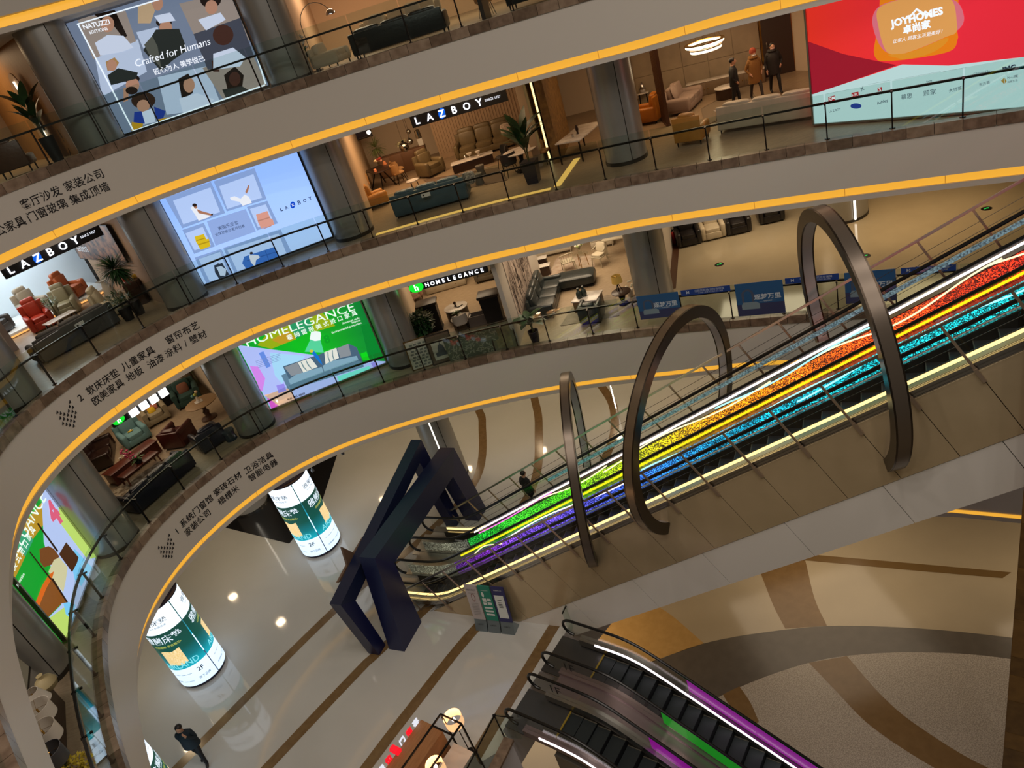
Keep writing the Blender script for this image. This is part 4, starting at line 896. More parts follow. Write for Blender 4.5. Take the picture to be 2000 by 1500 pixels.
def cabinet(label, p, rz, m, w, d, h, doors=2, top=None, name='cabinet', cat='cabinet', knob=M_gold, legs=.0, drawers=0):
    t = thing(name, label, cat, p, rz); B = MB(); B.box((0, 0, legs+(h-legs)/2), (w, d, h-legs), r=.01); B.build('body', m, t)
    if top: B = MB(); B.box((0, 0, h+.012), (w+.03, d+.03, .025), r=.006); B.build('top', top, t)
    n = doors or 1
    for i in range(n):
        rows = max(1, drawers)
        for j in range(rows):
            cw = (w-.04)/n; ch = (h-legs-.06)/rows; x = -w/2+.02+cw*(i+.5); z = legs+.03+ch*(j+.5)
            B = MB(); B.box((x, -d/2-.008, z), (cw-.02, .018, ch-.02), r=.004); dr = B.build('drawer' if drawers else 'door', m, t); B = MB(); B.ell((x if drawers else x+cw*.4*(1 if i % 2 == 0 else -1), -d/2-.03, z), (.04, .03, .04), 8, 5); B.build('knob', knob, dr)
    if legs:
        for sx in (-1, 1):
            for sy in (-1, 1): B = MB(); B.bar((sx*(w/2-.05), sy*(d/2-.05), 0), (sx*(w/2-.05), sy*(d/2-.05), legs), .04, .04); B.build('leg', m, t)
    return t
def rug(label, pts, z, m):
    c = np.mean(pts, 0); t = thing('rug', label, 'rug', (c[0], c[1], z)); B = MB(); B.prism([(p[0]-c[0], p[1]-c[1]) for p in pts], .002, .014); B.build('pile', m, t, smooth=False); B = MB()
    n = len(pts)
    for i in range(n): a, b = pts[i]-c, pts[(i+1) % n]-c; B.bar((a[0], a[1], .01), (b[0], b[1], .01), .05, .018)
    B.build('binding', m, t, smooth=False); return t
def pendant(label, p, ztop, m, r, glowing=0., name='pendant_lamp', shape='globe', group=None):
    """p is the centre of the body"""
    t = thing(name, label, 'lamp', p, 0, group); B = MB(); B.tube([(0, 0, r*.9), (0, 0, ztop-p[2])], .006, 5); B.build('cord', M_legb, t)
    B = MB()
    if shape == 'globe': B.ell((0, 0, 0), (2*r, 2*r, 1.9*r), 20, 12)
    elif shape == 'tube': B.lathe([(r, -r*1.6), (r*1.02, -r), (r*.9, r*1.1), (r*.4, r*1.3)], 18)
    B.build('body', m, t); B = MB(); B.cyl((0, 0, r*.85), r*.25, r*.4, 10); B.build('cap', M_legb, t); return t
def wall(name, p, q, z0, z1, m, th=.12, label=None):
    B = MB(); B.bar((p[0], p[1], (z0+z1)/2), (q[0], q[1], (z0+z1)/2), th, z1-z0); o = B.build(name, m, smooth=False); struct(o, label); return o
def on_plane(p, q):
    """matrix whose X runs p->q, Y is up, Z faces the atrium side; origin p at z=0"""
    d = np.array(q[:2])-np.array(p[:2]); d = d/np.linalg.norm(d); return Matrix(((d[0], 0, d[1], p[0]), (d[1], 0, -d[0], p[1]), (0, 1, 0, 0), (0, 0, 0, 1)))
# ---------------------------------------------------------------- people
def person(label, p, rz, coat, trousers, coat_len=.78, hair='#120d0b', hood=None, hat=None, mask=None, stride=.25, armR='down', armL='down', H=1.68, lean=0., bag=None, puffy=1.):
    t = thing('person', label, 'person', p, rz); k = H/1.72
    J = {'pel': (0, 0, .95), 'wa': (0, -.01-lean*.1, 1.1), 'ch': (0, -lean*.25, 1.32), 'nk': (0, -lean*.35, 1.48), 'hd0': (0, -.02-lean*.4, 1.56), 'hd1': (0, -.03-lean*.45, 1.66)}
    R0 = {'pel': .15, 'wa': .145, 'ch': .165, 'nk': .06, 'hd0': .085, 'hd1': .088}; E = [('pel', 'wa'), ('wa', 'ch'), ('ch', 'nk'), ('nk', 'hd0'), ('hd0', 'hd1')]
    for s, n_, ph in ((1, 'R', 1), (-1, 'L', -1)):
        y = -stride*ph*.5
        J.update({'hp'+n_: (s*.09, 0, .88), 'kn'+n_: (s*.10, y*.6-(.03 if ph > 0 else -.0), .50), 'an'+n_: (s*.10, y+(.0 if ph > 0 else .04), .09), 'to'+n_: (s*.11, y-.15, .045)})
        R0.update({'hp'+n_: .10, 'kn'+n_: .068, 'an'+n_: .05, 'to'+n_: .045}); E += [('pel', 'hp'+n_), ('hp'+n_, 'kn'+n_), ('kn'+n_, 'an'+n_), ('an'+n_, 'to'+n_)]
        mode = armR if s == 1 else armL; o = -lean*.3
        el, wr, hd = {'down': ((s*.27, .04, 1.12), (s*.27, -.06, .88), (s*.265, -.09, .80)), 'pocket': ((s*.31, .06, 1.12), (s*.22, -.1, .96), (s*.2, -.12, .92)), 'phone': ((s*.27, -.05, 1.13), (s*.16, -.22, 1.38), (s*.11, -.2, 1.5)), 'back': ((s*.30, .12, 1.15), (s*.16, .2, .98), (s*.08, .2, .95))}[mode]
        J.update({'sh'+n_: (s*.19, o, 1.40), 'el'+n_: el, 'wr'+n_: wr, 'ha'+n_: hd}); R0.update({'sh'+n_: .075*puffy, 'el'+n_: .055*puffy, 'wr'+n_: .036, 'ha'+n_: .034}); E += [('ch', 'sh'+n_), ('sh'+n_, 'el'+n_), ('el'+n_, 'wr'+n_), ('wr'+n_, 'ha'+n_)]
        dv = Vector(hd)-Vector(wr); dv.normalize()
        for fi in range(4):
            q = Vector(hd)+dv*(.075-.008*abs(fi-1.5))+Vector((0, (fi-1.5)*.02, 0)); J['f%s%d' % (n_, fi)] = tuple(q); R0['f%s%d' % (n_, fi)] = .009; E.append(('ha'+n_, 'f%s%d' % (n_, fi)))
        q = Vector(wr)+dv*.05+Vector((-s*.03, -.04, 0)); J['th'+n_] = tuple(q); R0['th'+n_] = .01; E.append(('wr'+n_, 'th'+n_))
    names = list(J); me = bpy.data.meshes.new('body'); me.from_pydata([tuple(Vector(J[n])*k) for n in names], [(names.index(a), names.index(b)) for a, b in E], [])
    o = bpy.data.objects.new('body', me); COL.objects.link(o)
    sk = o.modifiers.new('skin', 'SKIN'); o.modifiers.new('sub', 'SUBSURF').levels = 1
    lay = me.skin_vertices[0].data
    for i, n in enumerate(names): lay[i].radius = (R0[n]*k*(1.12 if n in ('ch', 'wa', 'pel') else 1), R0[n]*k*(.8 if n in ('ch', 'wa', 'pel') else 1)); lay[i].use_root = (n == 'pel')
    bpy.context.view_layer.update(); dg = bpy.context.evaluated_depsgraph_get(); ev = o.evaluated_get(dg); m2 = bpy.data.meshes.new_from_object(ev)
    bpy.data.objects.remove(o)
    skin = mat('skin', '#b98d72', .6); shoe = mat('dark shoes', '#17130f', .5); m2.materials.clear()
    for q in (coat, trousers, skin, shoe): m2.materials.append(q)
    hands = [Vector(J['ha'+n])*k for n in 'RL']
    for pl in m2.polygons:
        c = pl.center; pl.use_smooth = True
        ih = min((c-h_).length for h_ in hands)
        pl.material_index = 2 if (c.z > 1.50*k and abs(c.x) < .12) or ih < .095*k else (3 if c.z < .1*k else (1 if c.z < coat_len*k+.12*k and abs(c.x) < .22*k else 0))
    b = link('body', m2, t)
    y0 = J['hd1'][1]*k
    # coat skirt, hair, face
    B = MB(); B.lathe([(.235*puffy, coat_len), (.225*puffy, 1.0), (.205*puffy, 1.15), (.215*puffy, 1.32), (.13, 1.45), (.085, 1.5)], 18, caps=False, M=T((0, 0, 0), s=(k, k*.72, k))); B.build('coat', coat, t)
    hm = mat('hair '+hair, hair, .5)
    B = MB(); B.ell((0, y0+.022*k, 1.675*k), (.205*k, .215*k, .19*k), 14, 8); B.build('hair', hm, t)
    B = MB(); B.ell((0, y0-.012*k, 1.63*k), (.165*k, .20*k, .225*k), 14, 9); B.build('face', skin, t)
    B = MB(); B.ell((0, y0-.115*k, 1.62*k), (.03*k, .04*k, .045*k), 8, 5); B.build('nose', skin, t)
    for s in (-1, 1):
        B = MB(); B.ell((s*.035*k, y0-.098*k, 1.645*k), (.026*k, .014*k, .014*k), 8, 5); B.build('eye', mat('eye', '#15110f', .3), t)
        B = MB(); B.ell((s*.088*k, y0+.01*k, 1.63*k), (.02*k, .04*k, .06*k), 8, 5); B.build('ear', skin, t)
    if mask: B = MB(); B.ell((0, y0-.05*k, 1.585*k), (.15*k, .145*k, .095*k), 12, 7); B.build('face_mask', mask, t)
    else: B = MB(); B.ell((0, y0-.1*k, 1.575*k), (.05*k, .014*k, .012*k), 8, 4); B.build('mouth', mat('lips', '#8c5a50', .5), t)
    if hood: B = MB(); B.lathe([(.15, -.04), (.17, 0), (.15, .05), (.10, .06)], 16, caps=False, M=T((0, y0+.05, 1.5*k))); B.build('hood', hood, t)
    if hat: B = MB(); B.lathe([(.112, 0), (.116, .05), (.10, .12), (.05, .165), (.01, .175)], 16, M=T((0, y0+.015, 1.66*k))); B.build('knit_hat', hat, t)
    return t
# ================================================================ shop interiors
M_wallw = mat('warm white wall', '#c8b8a2', .7); M_slat = mat('taupe slat wall', '#a68d72', .6); M_brown = mat('dark brown panel', '#2a1a10', .5); M_conc = mat('concrete panel wall', '#8e7f69', .6, noise=(2, '#7d6f5b', .8)); M_tan = mat('tan timber wall', '#8a6236', .5, noise=(3, '#9a7040', .7, (6, 6, 1))); M_peach = mat('peach wall', '#c4a484', .7); M_grey = mat('grey shop wall', '#8a8580', .6)
OFF = 11.6
for k in (2, 3, 4):
    o = strip('wall_back', {2: mat('shop back wall beige', '#a8947a', .7), 3: M_wallw, 4: M_peach}[k], [(OFF, FLZ[k]), (OFF, CLZ[k])], 4 if k < 4 else 10, 53, 1.); struct(o, 'rear wall of the %s floor shops' % ORD[k])
o = strip('wall_back', mat('ground rear wall', '#a3937a', .7), [(14.8, FLZ[1]), (14.8, CLZ[1])], 2, 53, 1.); struct(o, 'rear wall behind the ground floor')
# lamps in the shop ceilings
def shop_light(k, u, off, size, power, col='#ffdcb4', sy=None):
    p = cp(u, off); area('shop_ceiling_light', (p[0], p[1], CLZ[k]-.06), size, power, col, (0, 0, crot(u)), sy)
for k, u, off, s, pw, col in (
    (3, 31.0, 6.0, 3.0, 190, '#ffd2a0'), (3, 33.5, 3.2, 2.4, 70, '#ffd2a0'), (3, 37.5, 6, 2.0, 50, '#ffcf98'), (3, 40.5, 6.5, 3.0, 105, '#ffd2a0'), (3, 43.5, 5.0, 2.5, 55, '#ffdcb4'), (3, 21.5, 7.5, 3.0, 120, '#fff0e0'), (3, 22.0, 3.0, 2.2, 50, '#ffe4c4'), (3, 48, 3, 3, 30, '#ffe8d0'), (3, 14, 4, 3, 40, '#ffe8d0'),
    (2, 21.5, 4.5, 3.0, 75, '#ffe2c0'), (2, 22.5, 7.0, 2.5, 45, '#ffe2c0'), (2, 31.0, 6.5, 3.0, 120, '#ffe0b8'), (2, 35.0, 6.0, 3.2, 190, '#ffe4c0'), (2, 35, 2.2, 2, 60, '#ffe4c0'), (2, 41, 6.5, 3.4, 150, '#ffe2bc'), (2, 46, 6.5, 4.0, 170, '#ffd8a4'), (2, 12.0, 2.2, 1.2, 40, '#fff0e0'),
    (4, 22.5, 6.5, 2.6, 100, '#ffd8a8'), (4, 30.0, 7, 3.0, 230, '#ffe0bc'), (4, 34, 7, 3.0, 150, '#ffe0bc'), (4, 40, 5, 3, 60, '#ffcf98'),
    *[(1, u_, o_, .3, 24, '#ffe0b4') for u_ in (18, 22, 26, 29, 32, 35, 38, 41, 44) for o_ in (3.2, 7.0)]):
    shop_light(k, u, off, s, pw, col)
area('basement_ceiling_light', (9, 19.5, Z1-1.75), 6, 170, '#ffe8c8'); area('basement_ceiling_light', (17, 15, Z1-1.75), 5, 130, '#ffe8c8'); area('basement_ceiling_light', (-2, 20, Z1-1.75), 5, 230, '#ffe4c0')
# ---------------------------------------------------------------- partitions
def part_wall(name, k, u0, o0, u1, o1, m, label, th=.14): p, q = cp(u0, o0), cp(u1, o1); return wall(name, p, q, FLZ[k], CLZ[k], m, th, label)
C1_, C2_, C3_, C0_ = np.array(COLS[2]), np.array(COLS[3]), np.array(COLS[4]), np.array(COLS[1])
for k in (2, 3, 4):
    mm = {2: M_grey, 3: mat('tan shop wall', '#9a8068', .7), 4: M_tan}[k]
    if k != 2: wall('wall_left', C1_+np.array([-.75, .45]), np.array([-14.6, 30.9]), FLZ[k], CLZ[k], mm, .14, 'side wall of the left shop')
    else: wall('wall_left', C1_+np.array([-.5, .9]), np.array([-13.0, 30.5]), FLZ[k], CLZ[k], M_wallw, .14, 'side wall of the left shop')
    wall('wall_right', C2_+np.array([.55, .5]), cp(29.0, OFF), FLZ[k], CLZ[k], {2: M_wallw, 3: mat('beige plaster', '#b49a7c', .7), 4: M_peach}[k], .14, 'side wall beside the lit poster')
# timber-look floor plank joints of the middle shop are fine relief only; polished lobby floor at the right of the second floor
o = strip('floor', mat('polished lobby floor', '#a39880', .1, noise=(.6, '#968b74', .9), spec=.7), [(.26, FLZ[2]+.004), (OFF, FLZ[2]+.004)], 38.0, 53, .8); struct(o, 'polished cream lobby floor beyond the column')
# ================================================================ third floor, middle shop
o_leather = leather('olive leather', '#6b5c40', .4, '#5d5038')
A_ = lambda x, y: fl(3, 660+x/4.1667, 160+y/4.1667)
p = cp(33.0, 8.75); sofa('olive leather three-seat sofa against the slatted wall under the sign', (p[0], p[1], FLZ[3]), crot(33.0), o_leather, 2.6, .95, 3, 1.0, head=True, ah=.66, leg=.08)
p = A_(770, 755); armchair('olive leather armchair left of the long coffee table', p, face(p, 42), o_leather, .95, d=.95, h=.92, head=True, ah=.62, leg=.08)
p = A_(1110, 690); rect_table('long black low coffee table with a marble slab', p, face(p, 8), M_lmarble, 1.75, .62, .36, M_dwood, .03, 'box', 'coffee table', 'coffee_table')
for i, (x, y) in enumerate(((1150, 550), (1200, 535))):
    q = A_(1110+40*i, 690-8*i)+np.array([.15*i-.05, .1, .362]); vase(('white footed bowl on the long coffee table, left one', 'white footed bowl on the long coffee table, right one')[i], q, M_ceram, [(.05, 0), (.02, .03), (.02, .08), (.09, .13), (.11, .19), (.1, .19)], 'footed_bowl', 'bowl')
q = A_(1060, 690)+np.array([0, 0, .362]); vase('small glass candle jar on the coffee table edge', q, M_chrome, [(.04, 0), (.045, .08), (.03, .1)], 'candle_jar', 'jar')
blue_l = leather('slate blue leather', '#2f4650', .42, '#3a525c')
p = (A_(440, 1120)+A_(1090, 970))/2+np.array([.15, .55, 0]); sofa('slate blue leather sofa with its back to the glass railing', p, face(p, 185-5), blue_l, 2.75, 1.05, 3, .86, ah=.62, leg=.06)
q = p.copy(); q[2] += .0
t = thing('price_card', 'small white card taped to the back of the blue sofa', 'card', cp(31.8, 1.72).tolist()+[FLZ[3]+.62], crot(31.8)); B = MB(); B.box((0, 0, 0), (.32, .012, .14)); B.build('sheet', mat('white card', '#c8c8c4', .5), t); B = MB(); B.box((-.08, -.008, 0), (.06, .004, .05)); B.build('print', M_ink, t)
must = leather('mustard leather', '#b07a30', .45, '#a06c28')
p = A_(330, 1010); armchair('mustard tufted armchair at the end of the blue sofa', p, face(p, 110), must, .8, d=.85, h=.9, ah=.55, sh=.42)
p = A_(380, 850); rect_table('dark dining table laid with flowers in the middle shop', p, face(p, -62), M_dwood, 1.5, .8, .75, M_legb, .04, 'cross', 'table', 'dining_table')
T0 = p
tanf = mat('tan upholstery', '#a57c4e', .7)
for i, (dx, dy, yw, lb) in enumerate(((.75, .3, 120, 'tan dining chair on the far right side of the dark table'), (.75, -.45, 120, 'tan dining chair on the near right side of the dark table'), (-.8, .1, -60, 'tan dining chair on the far left side of the dark table'), (-.75, -.6, -60, 'tan dining chair on the near left side of the dark table'))):
    q = T0+np.array([dx, dy, 0]); dining_chair(lb, q, face(q, yw), tanf, M_legb, 'tan dining chairs')
pinkb = mat('peach bloom', '#d89a80', .7); crm = mat('cream bloom', '#e0c8a0', .7); redb = mat('red bloom', '#8c2a20', .7)
vase('mixed peach flowers in a glass vase on the dining table', T0+np.array([.1, 0, .76]), M_glassc, [(.07, 0), (.09, .1), (.06, .2)], 'flower_vase', 'flowers', [(.12*math.cos(i*2.4), .12*math.sin(i*2.4), .08+.05*(i % 3), .06, (pinkb, crm, redb)[i % 3]) for i in range(9)])
vase('orange table setting candle on the dining table', T0+np.array([-.1, -.45, .76]), mat('orange candle glass', '#e08050', .3, em=.3), [(.05, 0), (.06, .1), (.04, .12)], 'candle_glass', 'candle'); vase('orange napkin stand at the far end of the dining table', T0+np.array([.3, .45, .76]), mat('orange napkin', '#c87848', .7), [(.09, 0), (.06, .1), (.01, .16)], 'napkin', 'napkin')
p = cp(30.3, 9.6); cabinet('ribbed walnut console behind the dining table', (p[0], p[1], FLZ[3]), crot(30.3), mat('ribbed walnut', '#6e4f38', .5), 2.2, .5, .85, 4, None, 'console_cabinet')
q = np.array([*cp(29.6, 9.6), FLZ[3]+.86]); B = None
bush('tall grass arrangement in a silver vase on the console', q, M_chrome, .12, .3, .45, .45, .3, mat('grass green', '#5d6a3a', .6, noise=(6, '#7a8450', .8)), 160, .3, .02, 'grass_vase', 4, True)
q = np.array([*cp(30.4, 9.6), FLZ[3]+.86]); bush('low pale flower bunch beside a white card on the console', q, redb, .08, .12, .3, .24, .14, mat('pale flowers', '#a8b070', .7, noise=(6, '#d0ccb0', .7)), 120, .09, .05, 'flower_bunch', 5)
q = np.array([*cp(31.0, 9.5), FLZ[3]+.87]); t = thing('menu_card', 'white card stand on the walnut console', 'card', q, crot(31)); B = MB(); B.box((0, 0, .15), (.22, .02, .3)); B.build('sheet', mat('white card', '#c8c8c4', .5), t); B = MB(); B.box((0, .03, .02), (.2, .1, .03)); B.build('foot', M_ceram, t)
M_smoke = mat('smoked mirror glass', '#9a9894', .06, 1.)
def wallpt(px, py, u0, u1, off): return rays_at(px, py, cp(u0, off), cp(u1, off))
def on_off(px, py, off, u0=28, u1=38):       # point seen at px,py that hangs at this offset from the edge
    best = oncurve(px, py, off); c = cp(best[0], off); return np.array([c[0], c[1], best[1]])
for i, (x, y, r_, lb) in enumerate(((540, 530, .21, 'large smoked globe pendant over the console'), (588, 485, .13, 'middle smoked globe pendant over the console'), (575, 405, .10, 'small smoked pendant beside the sign'))):
    pendant(lb, on_off(660+x/4.1667, 160+y/4.1667, 8.2), CLZ[3], M_smoke, r_, group='smoked glass pendants')
pendant('cylindrical smoked glass pendant right of the globes', on_off(660+648/4.1667, 160+420/4.1667, 7.8), CLZ[3], M_smoke, .12, shape='tube', group='smoked glass pendants')
pendant('small lit clear pendant at the left end of the middle shop', on_off(660+250/4.1667, 160+410/4.1667, 8.6), CLZ[3], glow('pendant bulb glass', '#fff2dc', 3), .09)
p = cp(29.25, 9.3); 
frame_pic('dark navy framed poster on the left wall of the middle shop', cp(29.35, 10.1).tolist()+[FLZ[3]], crot(29.4), .75, .9, M_legb, [('poster_print', mat('navy poster', '#1a1830', .5), [rect(.05, .05, .7, .85)]), ('poster_lines', mat('poster pale line', '#8a8098', .5), [rect(.25, .5, .5, .54), rect(.28, .4, .46, .43)])], 0, z=1.75)
for i, (x, y, lb) in enumerate(((1175, 765, 'small grey drum stool nearer the coffee table'), (1160, 835, 'small grey drum stool nearer the railing'))): stool(lb, A_(x, y), mat('grey stool fabric', '#5a564e', .8), .17, .42, 'drum stools')
for i, (x, y, lb, yw) in enumerate(((1370, 700, 'dark shell chair at the left of the round table', -60), (1690, 660, 'beige shell chair at the right of the round table', 70), (1420, 760, 'dark shell chair nearest the potted plant', -150))): q = A_(x, y); dining_chair(lb, q, face(q, yw), (mat('charcoal shell', '#1c1a1a', .6), tanf, mat('charcoal shell', '#1c1a1a', .6))[i], M_legb, 'shell chairs')
p = A_(1520, 720); round_table('round white marble dining table behind the big potted plant', p, M_lmarble, .62, .74, M_legb, 'pedestal')
rm = rug('taupe rug under the coffee table of the middle shop', [A_(700, 800)[:2], A_(1300, 700)[:2], A_(1380, 800)[:2], A_(900, 900)[:2]], FLZ[3], mat('taupe rug', '#5a4838', .9))
plant('large leafy plant in a square pot behind the middle railing', A_(1600, 815), mat('dark glazed planter', '#22202a', .3), .26, .75, 26, .75, .27, M_leafd, (.35, .95), .35, 62, seed=11, square=True)
cushion('pale patterned cushion on the right end of the olive sofa', np.array([*cp(33.75, 8.55), FLZ[3]+.5]), crot(33.4), mat('pale pattern fabric', '#b8a898', .8, noise=(14, '#8a7a70', .6)), .48, 75)
cushion('striped cushion on the right arm of the blue sofa', np.array([*cp(33.2, 2.2), FLZ[3]+.46]), crot(33.2), mat('striped fabric', '#a8a090', .8, noise=(10, '#3a3a3c', .5, (1, 8, 1))), .45, 80)
round_table('small white tray table behind the blue sofa', A_(640, 900), M_lmarble, .26, .5, M_legb, 'legs', 'side table', 'side_table')
# lit edge step
o = strip('trim_6', glow('floor edge light', '#f2bd5e', .8), [(.7, FLZ[3]+.02), (.95, FLZ[3]+.022)], 30.0, 35.9); struct(o, 'glowing step strip behind the middle railing')
q0, q1 = A_(1785, 850), A_(1945, 625); B = MB(); B.bar((q0[0], q0[1], FLZ[3]+.01), (q1[0], q1[1], FLZ[3]+.01), .22, .02); o = B.build('trim_7', glow('floor edge light', '#f2bd5e', .8), smooth=False); struct(o, 'glowing step strip running into the middle shop')
# ribbed wall behind the sofa, in slats
wp0, wp1 = cp(31.4, 9.95), cp(35.0, 9.95); wl = wall('wall_feature', wp0, wp1, FLZ[3], CLZ[3], M_slat, .1, 'ribbed taupe wall behind the olive sofa'); M = on_plane(wp0, wp1); Lw = np.linalg.norm(wp1-wp0)
for i in range(40):
    B = MB(); B.box((Lw*(i+.5)/40, FLZ[3]+1.35, .065), (Lw/40*.62, 2.3, .03), M); B.build('slat', M_slat, wl, smooth=False)
# stone and gold screen at the right of the middle shop
for i, (x, y, m_, w_, lb) in enumerate(((1640, 690, mat('pale stone panel', '#a8927a', .6), .55, 'pale wall fin at the right of the olive sofa'), (1790, 660, mat('rough gold stone', '#5a3f22', .6, noise=(6, '#8a6a3a', .9), bump=(9, 1.)), .6, 'rough golden stone screen beside the dark doorway'))):
    q = A_(x, y); q2 = q[:2]+NOR[int(nearu(q)/.5)]*3.2; wall('wall_fin', q[:2], q2, FLZ[3], CLZ[3], m_, .28, lb)
q = A_(1730, 640); t = thing('light_column', 'vertical light strip beside the golden stone screen', 'light', q, 0); B = MB(); B.box((0, 0, 1.6), (.06, .06, 3.2)); B.build('diffuser', glow('warm strip light', '#ffeaa8', 1.6), t); B = MB(); B.box((0, .06, 1.6), (.1, .05, 3.2)); B.build('backing', M_gold, t)
# ---- shop sign boards
M_sign = mat('black sign board', '#0a0a10', .4); M_lw = glow('sign white letters', '#f4f6ff', 2.2); M_lblue = glow('sign blue disc', '#0a5ad0', 1.1)
def laz_sign(label, k, pts, off, parent=None):
    (a, za), (b, zb_) = [(lambda o: (cp(o[0], off), o[1]))(oncurve(*q, off)) for q in pts]
    z0, z1 = min(za, zb_), max(za, zb_); return a, b
def board_between(label, pTL, pBL, pTR, pBR, off):
    uTL, zTL = oncurve(*pTL, off); uBL, zBL = oncurve(*pBL, off); uTR, zTR = oncurve(*pTR, off); uBR, zBR = oncurve(*pBR, off)
    a, b = cp((uTL+uBL)/2, off), cp((uTR+uBR)/2, off); zt = (zTL+zTR)/2; zb_ = (zBL+zBR)/2-.04
    t = thing('shop_sign', label, 'sign', (a[0], a[1], zb_)); M = Matrix.Translation((-a[0], -a[1], -zb_))@on_plane(a, b)@Matrix.Translation((0, zb_, 0)); w = float(np.linalg.norm(b-a)); h = zt-zb_
    B = MB(); B.box((w/2, h/2, -.06), (w, h, .12), M); B.build('board', M_sign, t, smooth=False)
    B = MB(); B.bar((w*.2, h, -.06), (w*.2, h+.35, -.06), .03, .03, M); B.bar((w*.8, h, -.06), (w*.8, h+.35, -.06), .03, .03, M); B.build('hanger', M_legb, t, smooth=False)
    return t, M, w, h
def laz(t, M, w, h, x0=.07, x1=.72):
    for i, ch in enumerate('LAZBOY'):
        x = w*(x0+(x1-x0)*i/5)
        if ch == 'Z':
            B = MB(); B.prism([(x+h*.30*math.cos(a)+.08*h*math.sin(a), h*.5+h*.42*math.sin(a)) for a in np.linspace(0, 2*PI, 25)[:-1]], .0, .03, M); B.build('blue_disc', M_lblue, t, smooth=False)
        B = MB(); add_text(B, ch, M@T((x, h*.5, .05 if ch == 'Z' else .03)), h=h*.58, ext=.04, bold=.012); B.build('letter', M_lw, t, smooth=False)
    B = MB(); add_text(B, 'SINCE 1927', M@T((w*.86, h*.52, .02)), w=w*.16, ext=.02, bold=.01); B.build('small_lettering', glow('sign small letters', '#dfe4f0', 1.2), t, smooth=False)
AA = lambda x, y: (660+x/4.1667, 160+y/4.1667); CC = lambda x, y: (x/4.6879, 420+y/4.6879)
t, M, w, h = board_between('black shop sign over the olive sofa in the middle of the photo', AA(578, 275), AA(605, 365), AA(1362, 55), AA(1382, 148), 5.0); laz(t, M, w, h)
t, M, w, h = board_between('black shop sign at the left edge above the bright recliners', CC(5, 475), CC(50, 590), CC(888, 65), CC(940, 162), 2.6); laz(t, M, w, h)
# ================================================================ third floor, right shop
Bq = lambda x, y: fl(3, 1060+x/3.7037, 40+y/3.7037)
p = Bq(300, 960); rect_table('long pale dining table left of the grey column', p, face(p, 75), M_lmarble, 2.2, .95, .76, M_legb, .05, 'legs', 'table', 'dining_table')
vase('dark sculptural ornament on the pale dining table', p+np.array([-.1, -.2, .77]), M_dwood, [(.05, 0), (.03, .05), (.06, .16), (.02, .3)], 'ornament', 'ornament'); vase('small clear tumbler on the pale dining table', p+np.array([-.35, -.5, .77]), M_chrome, [(.04, 0), (.045, .1), (.035, .1)], 'tumbler', 'glass')
wall('wall_doorway', Bq(150, 760)[:2]+np.array([.3, 3.2]), Bq(330, 700)[:2]+np.array([.3, 3.2]), FLZ[3], CLZ[3], M_brown, .1, 'dark brown recess behind the pale dining table')
org = leather('orange leather', '#b8701c', .4, '#a86218')
p = Bq(775, 735); armchair('orange leather armchair behind the grey column', p, face(p, -100), org, .95, d=.95, h=1.0, ah=.62)
p = Bq(745, 620); rect_table('small white side table behind the orange armchair', p, face(p, 0), M_lmarble, .45, .45, .55, M_legb, .03, 'legs', 'side table', 'side_table'); vase('chrome teardrop vase on the small white side table', p+np.array([0, 0, .56]), M_chrome, [(.06, 0), (.12, .06), (.14, .14), (.05, .26), (.03, .38), (.04, .4)])
sc = Bq(890, 740); t = thing('slatted_screen', 'tall walnut slatted screen between the orange and mauve seats', 'screen', sc, face(sc, -72))
for i in range(9): B = MB(); B.box((-.6+.15*i, 0, 1.6), (.05, .12, 3.2)); B.build('slat', mat('walnut slat', '#4a2c18', .45), t, smooth=False)
B = MB(); B.box((0, 0, .03), (1.3, .16, .06)); B.build('base_rail', mat('walnut slat', '#4a2c18', .45), t)
wall('wall_alcove', Bq(640, 620)[:2]+np.array([0, 2.4]), Bq(860, 540)[:2]+np.array([0, 2.4]), FLZ[3], CLZ[3], M_brown, .1, 'dark brown wall behind the orange armchair')
mauve = mat('mauve fabric', '#8a776c', .8, bump=(30, .2))
p = Bq(1030, 640); sofa('mauve fabric two-seat sofa facing right under the globe lamp', p, face(p, 80), mauve, 1.9, 1.0, 2, .92, aw=.28, ah=.6)
for i, s in enumerate((-.3, .0, .3)):
    q = p+np.array([-.38+.1*i, .05+s, .5]); cushion('mauve tufted cushion leaning on the mauve sofa, %s' % ('nearest one', 'middle one', 'farthest one')[i], q, face(q, 80), mauve, .5, 72, 'mauve cushions')
cw0, cw1 = cp(37.6, 9.9), cp(41.7, 10.0); wl = wall('wall_panelled', cw0, cw1, FLZ[3], CLZ[3], M_conc, .08, 'concrete panel wall with the ring lights'); M = on_plane(cw0, cw1); Lw = np.linalg.norm(cw1-cw0)
for i in range(5):
    for z0, h_ in ((.02, 1.1), (1.14, 2.2)): B = MB(); B.box((Lw*(i+.5)/5, FLZ[3]+z0+h_/2, .055), (Lw/5-.02, h_, .03), M); B.build('wall_panel', M_conc, wl, smooth=False)
p = Bq(1330, 500); cabinet('long low television console with a white marble top', p, crot(40.3), mat('taupe lacquer', '#6a5844', .4), 2.9, .45, .5, 4, M_lmarble, 'media_console')
p = Bq(1335, 560); round_table('round marble coffee table beside the man in black', p, M_lmarble, .42, .42, M_dwood, 'drum', 'coffee table', 'coffee_table')
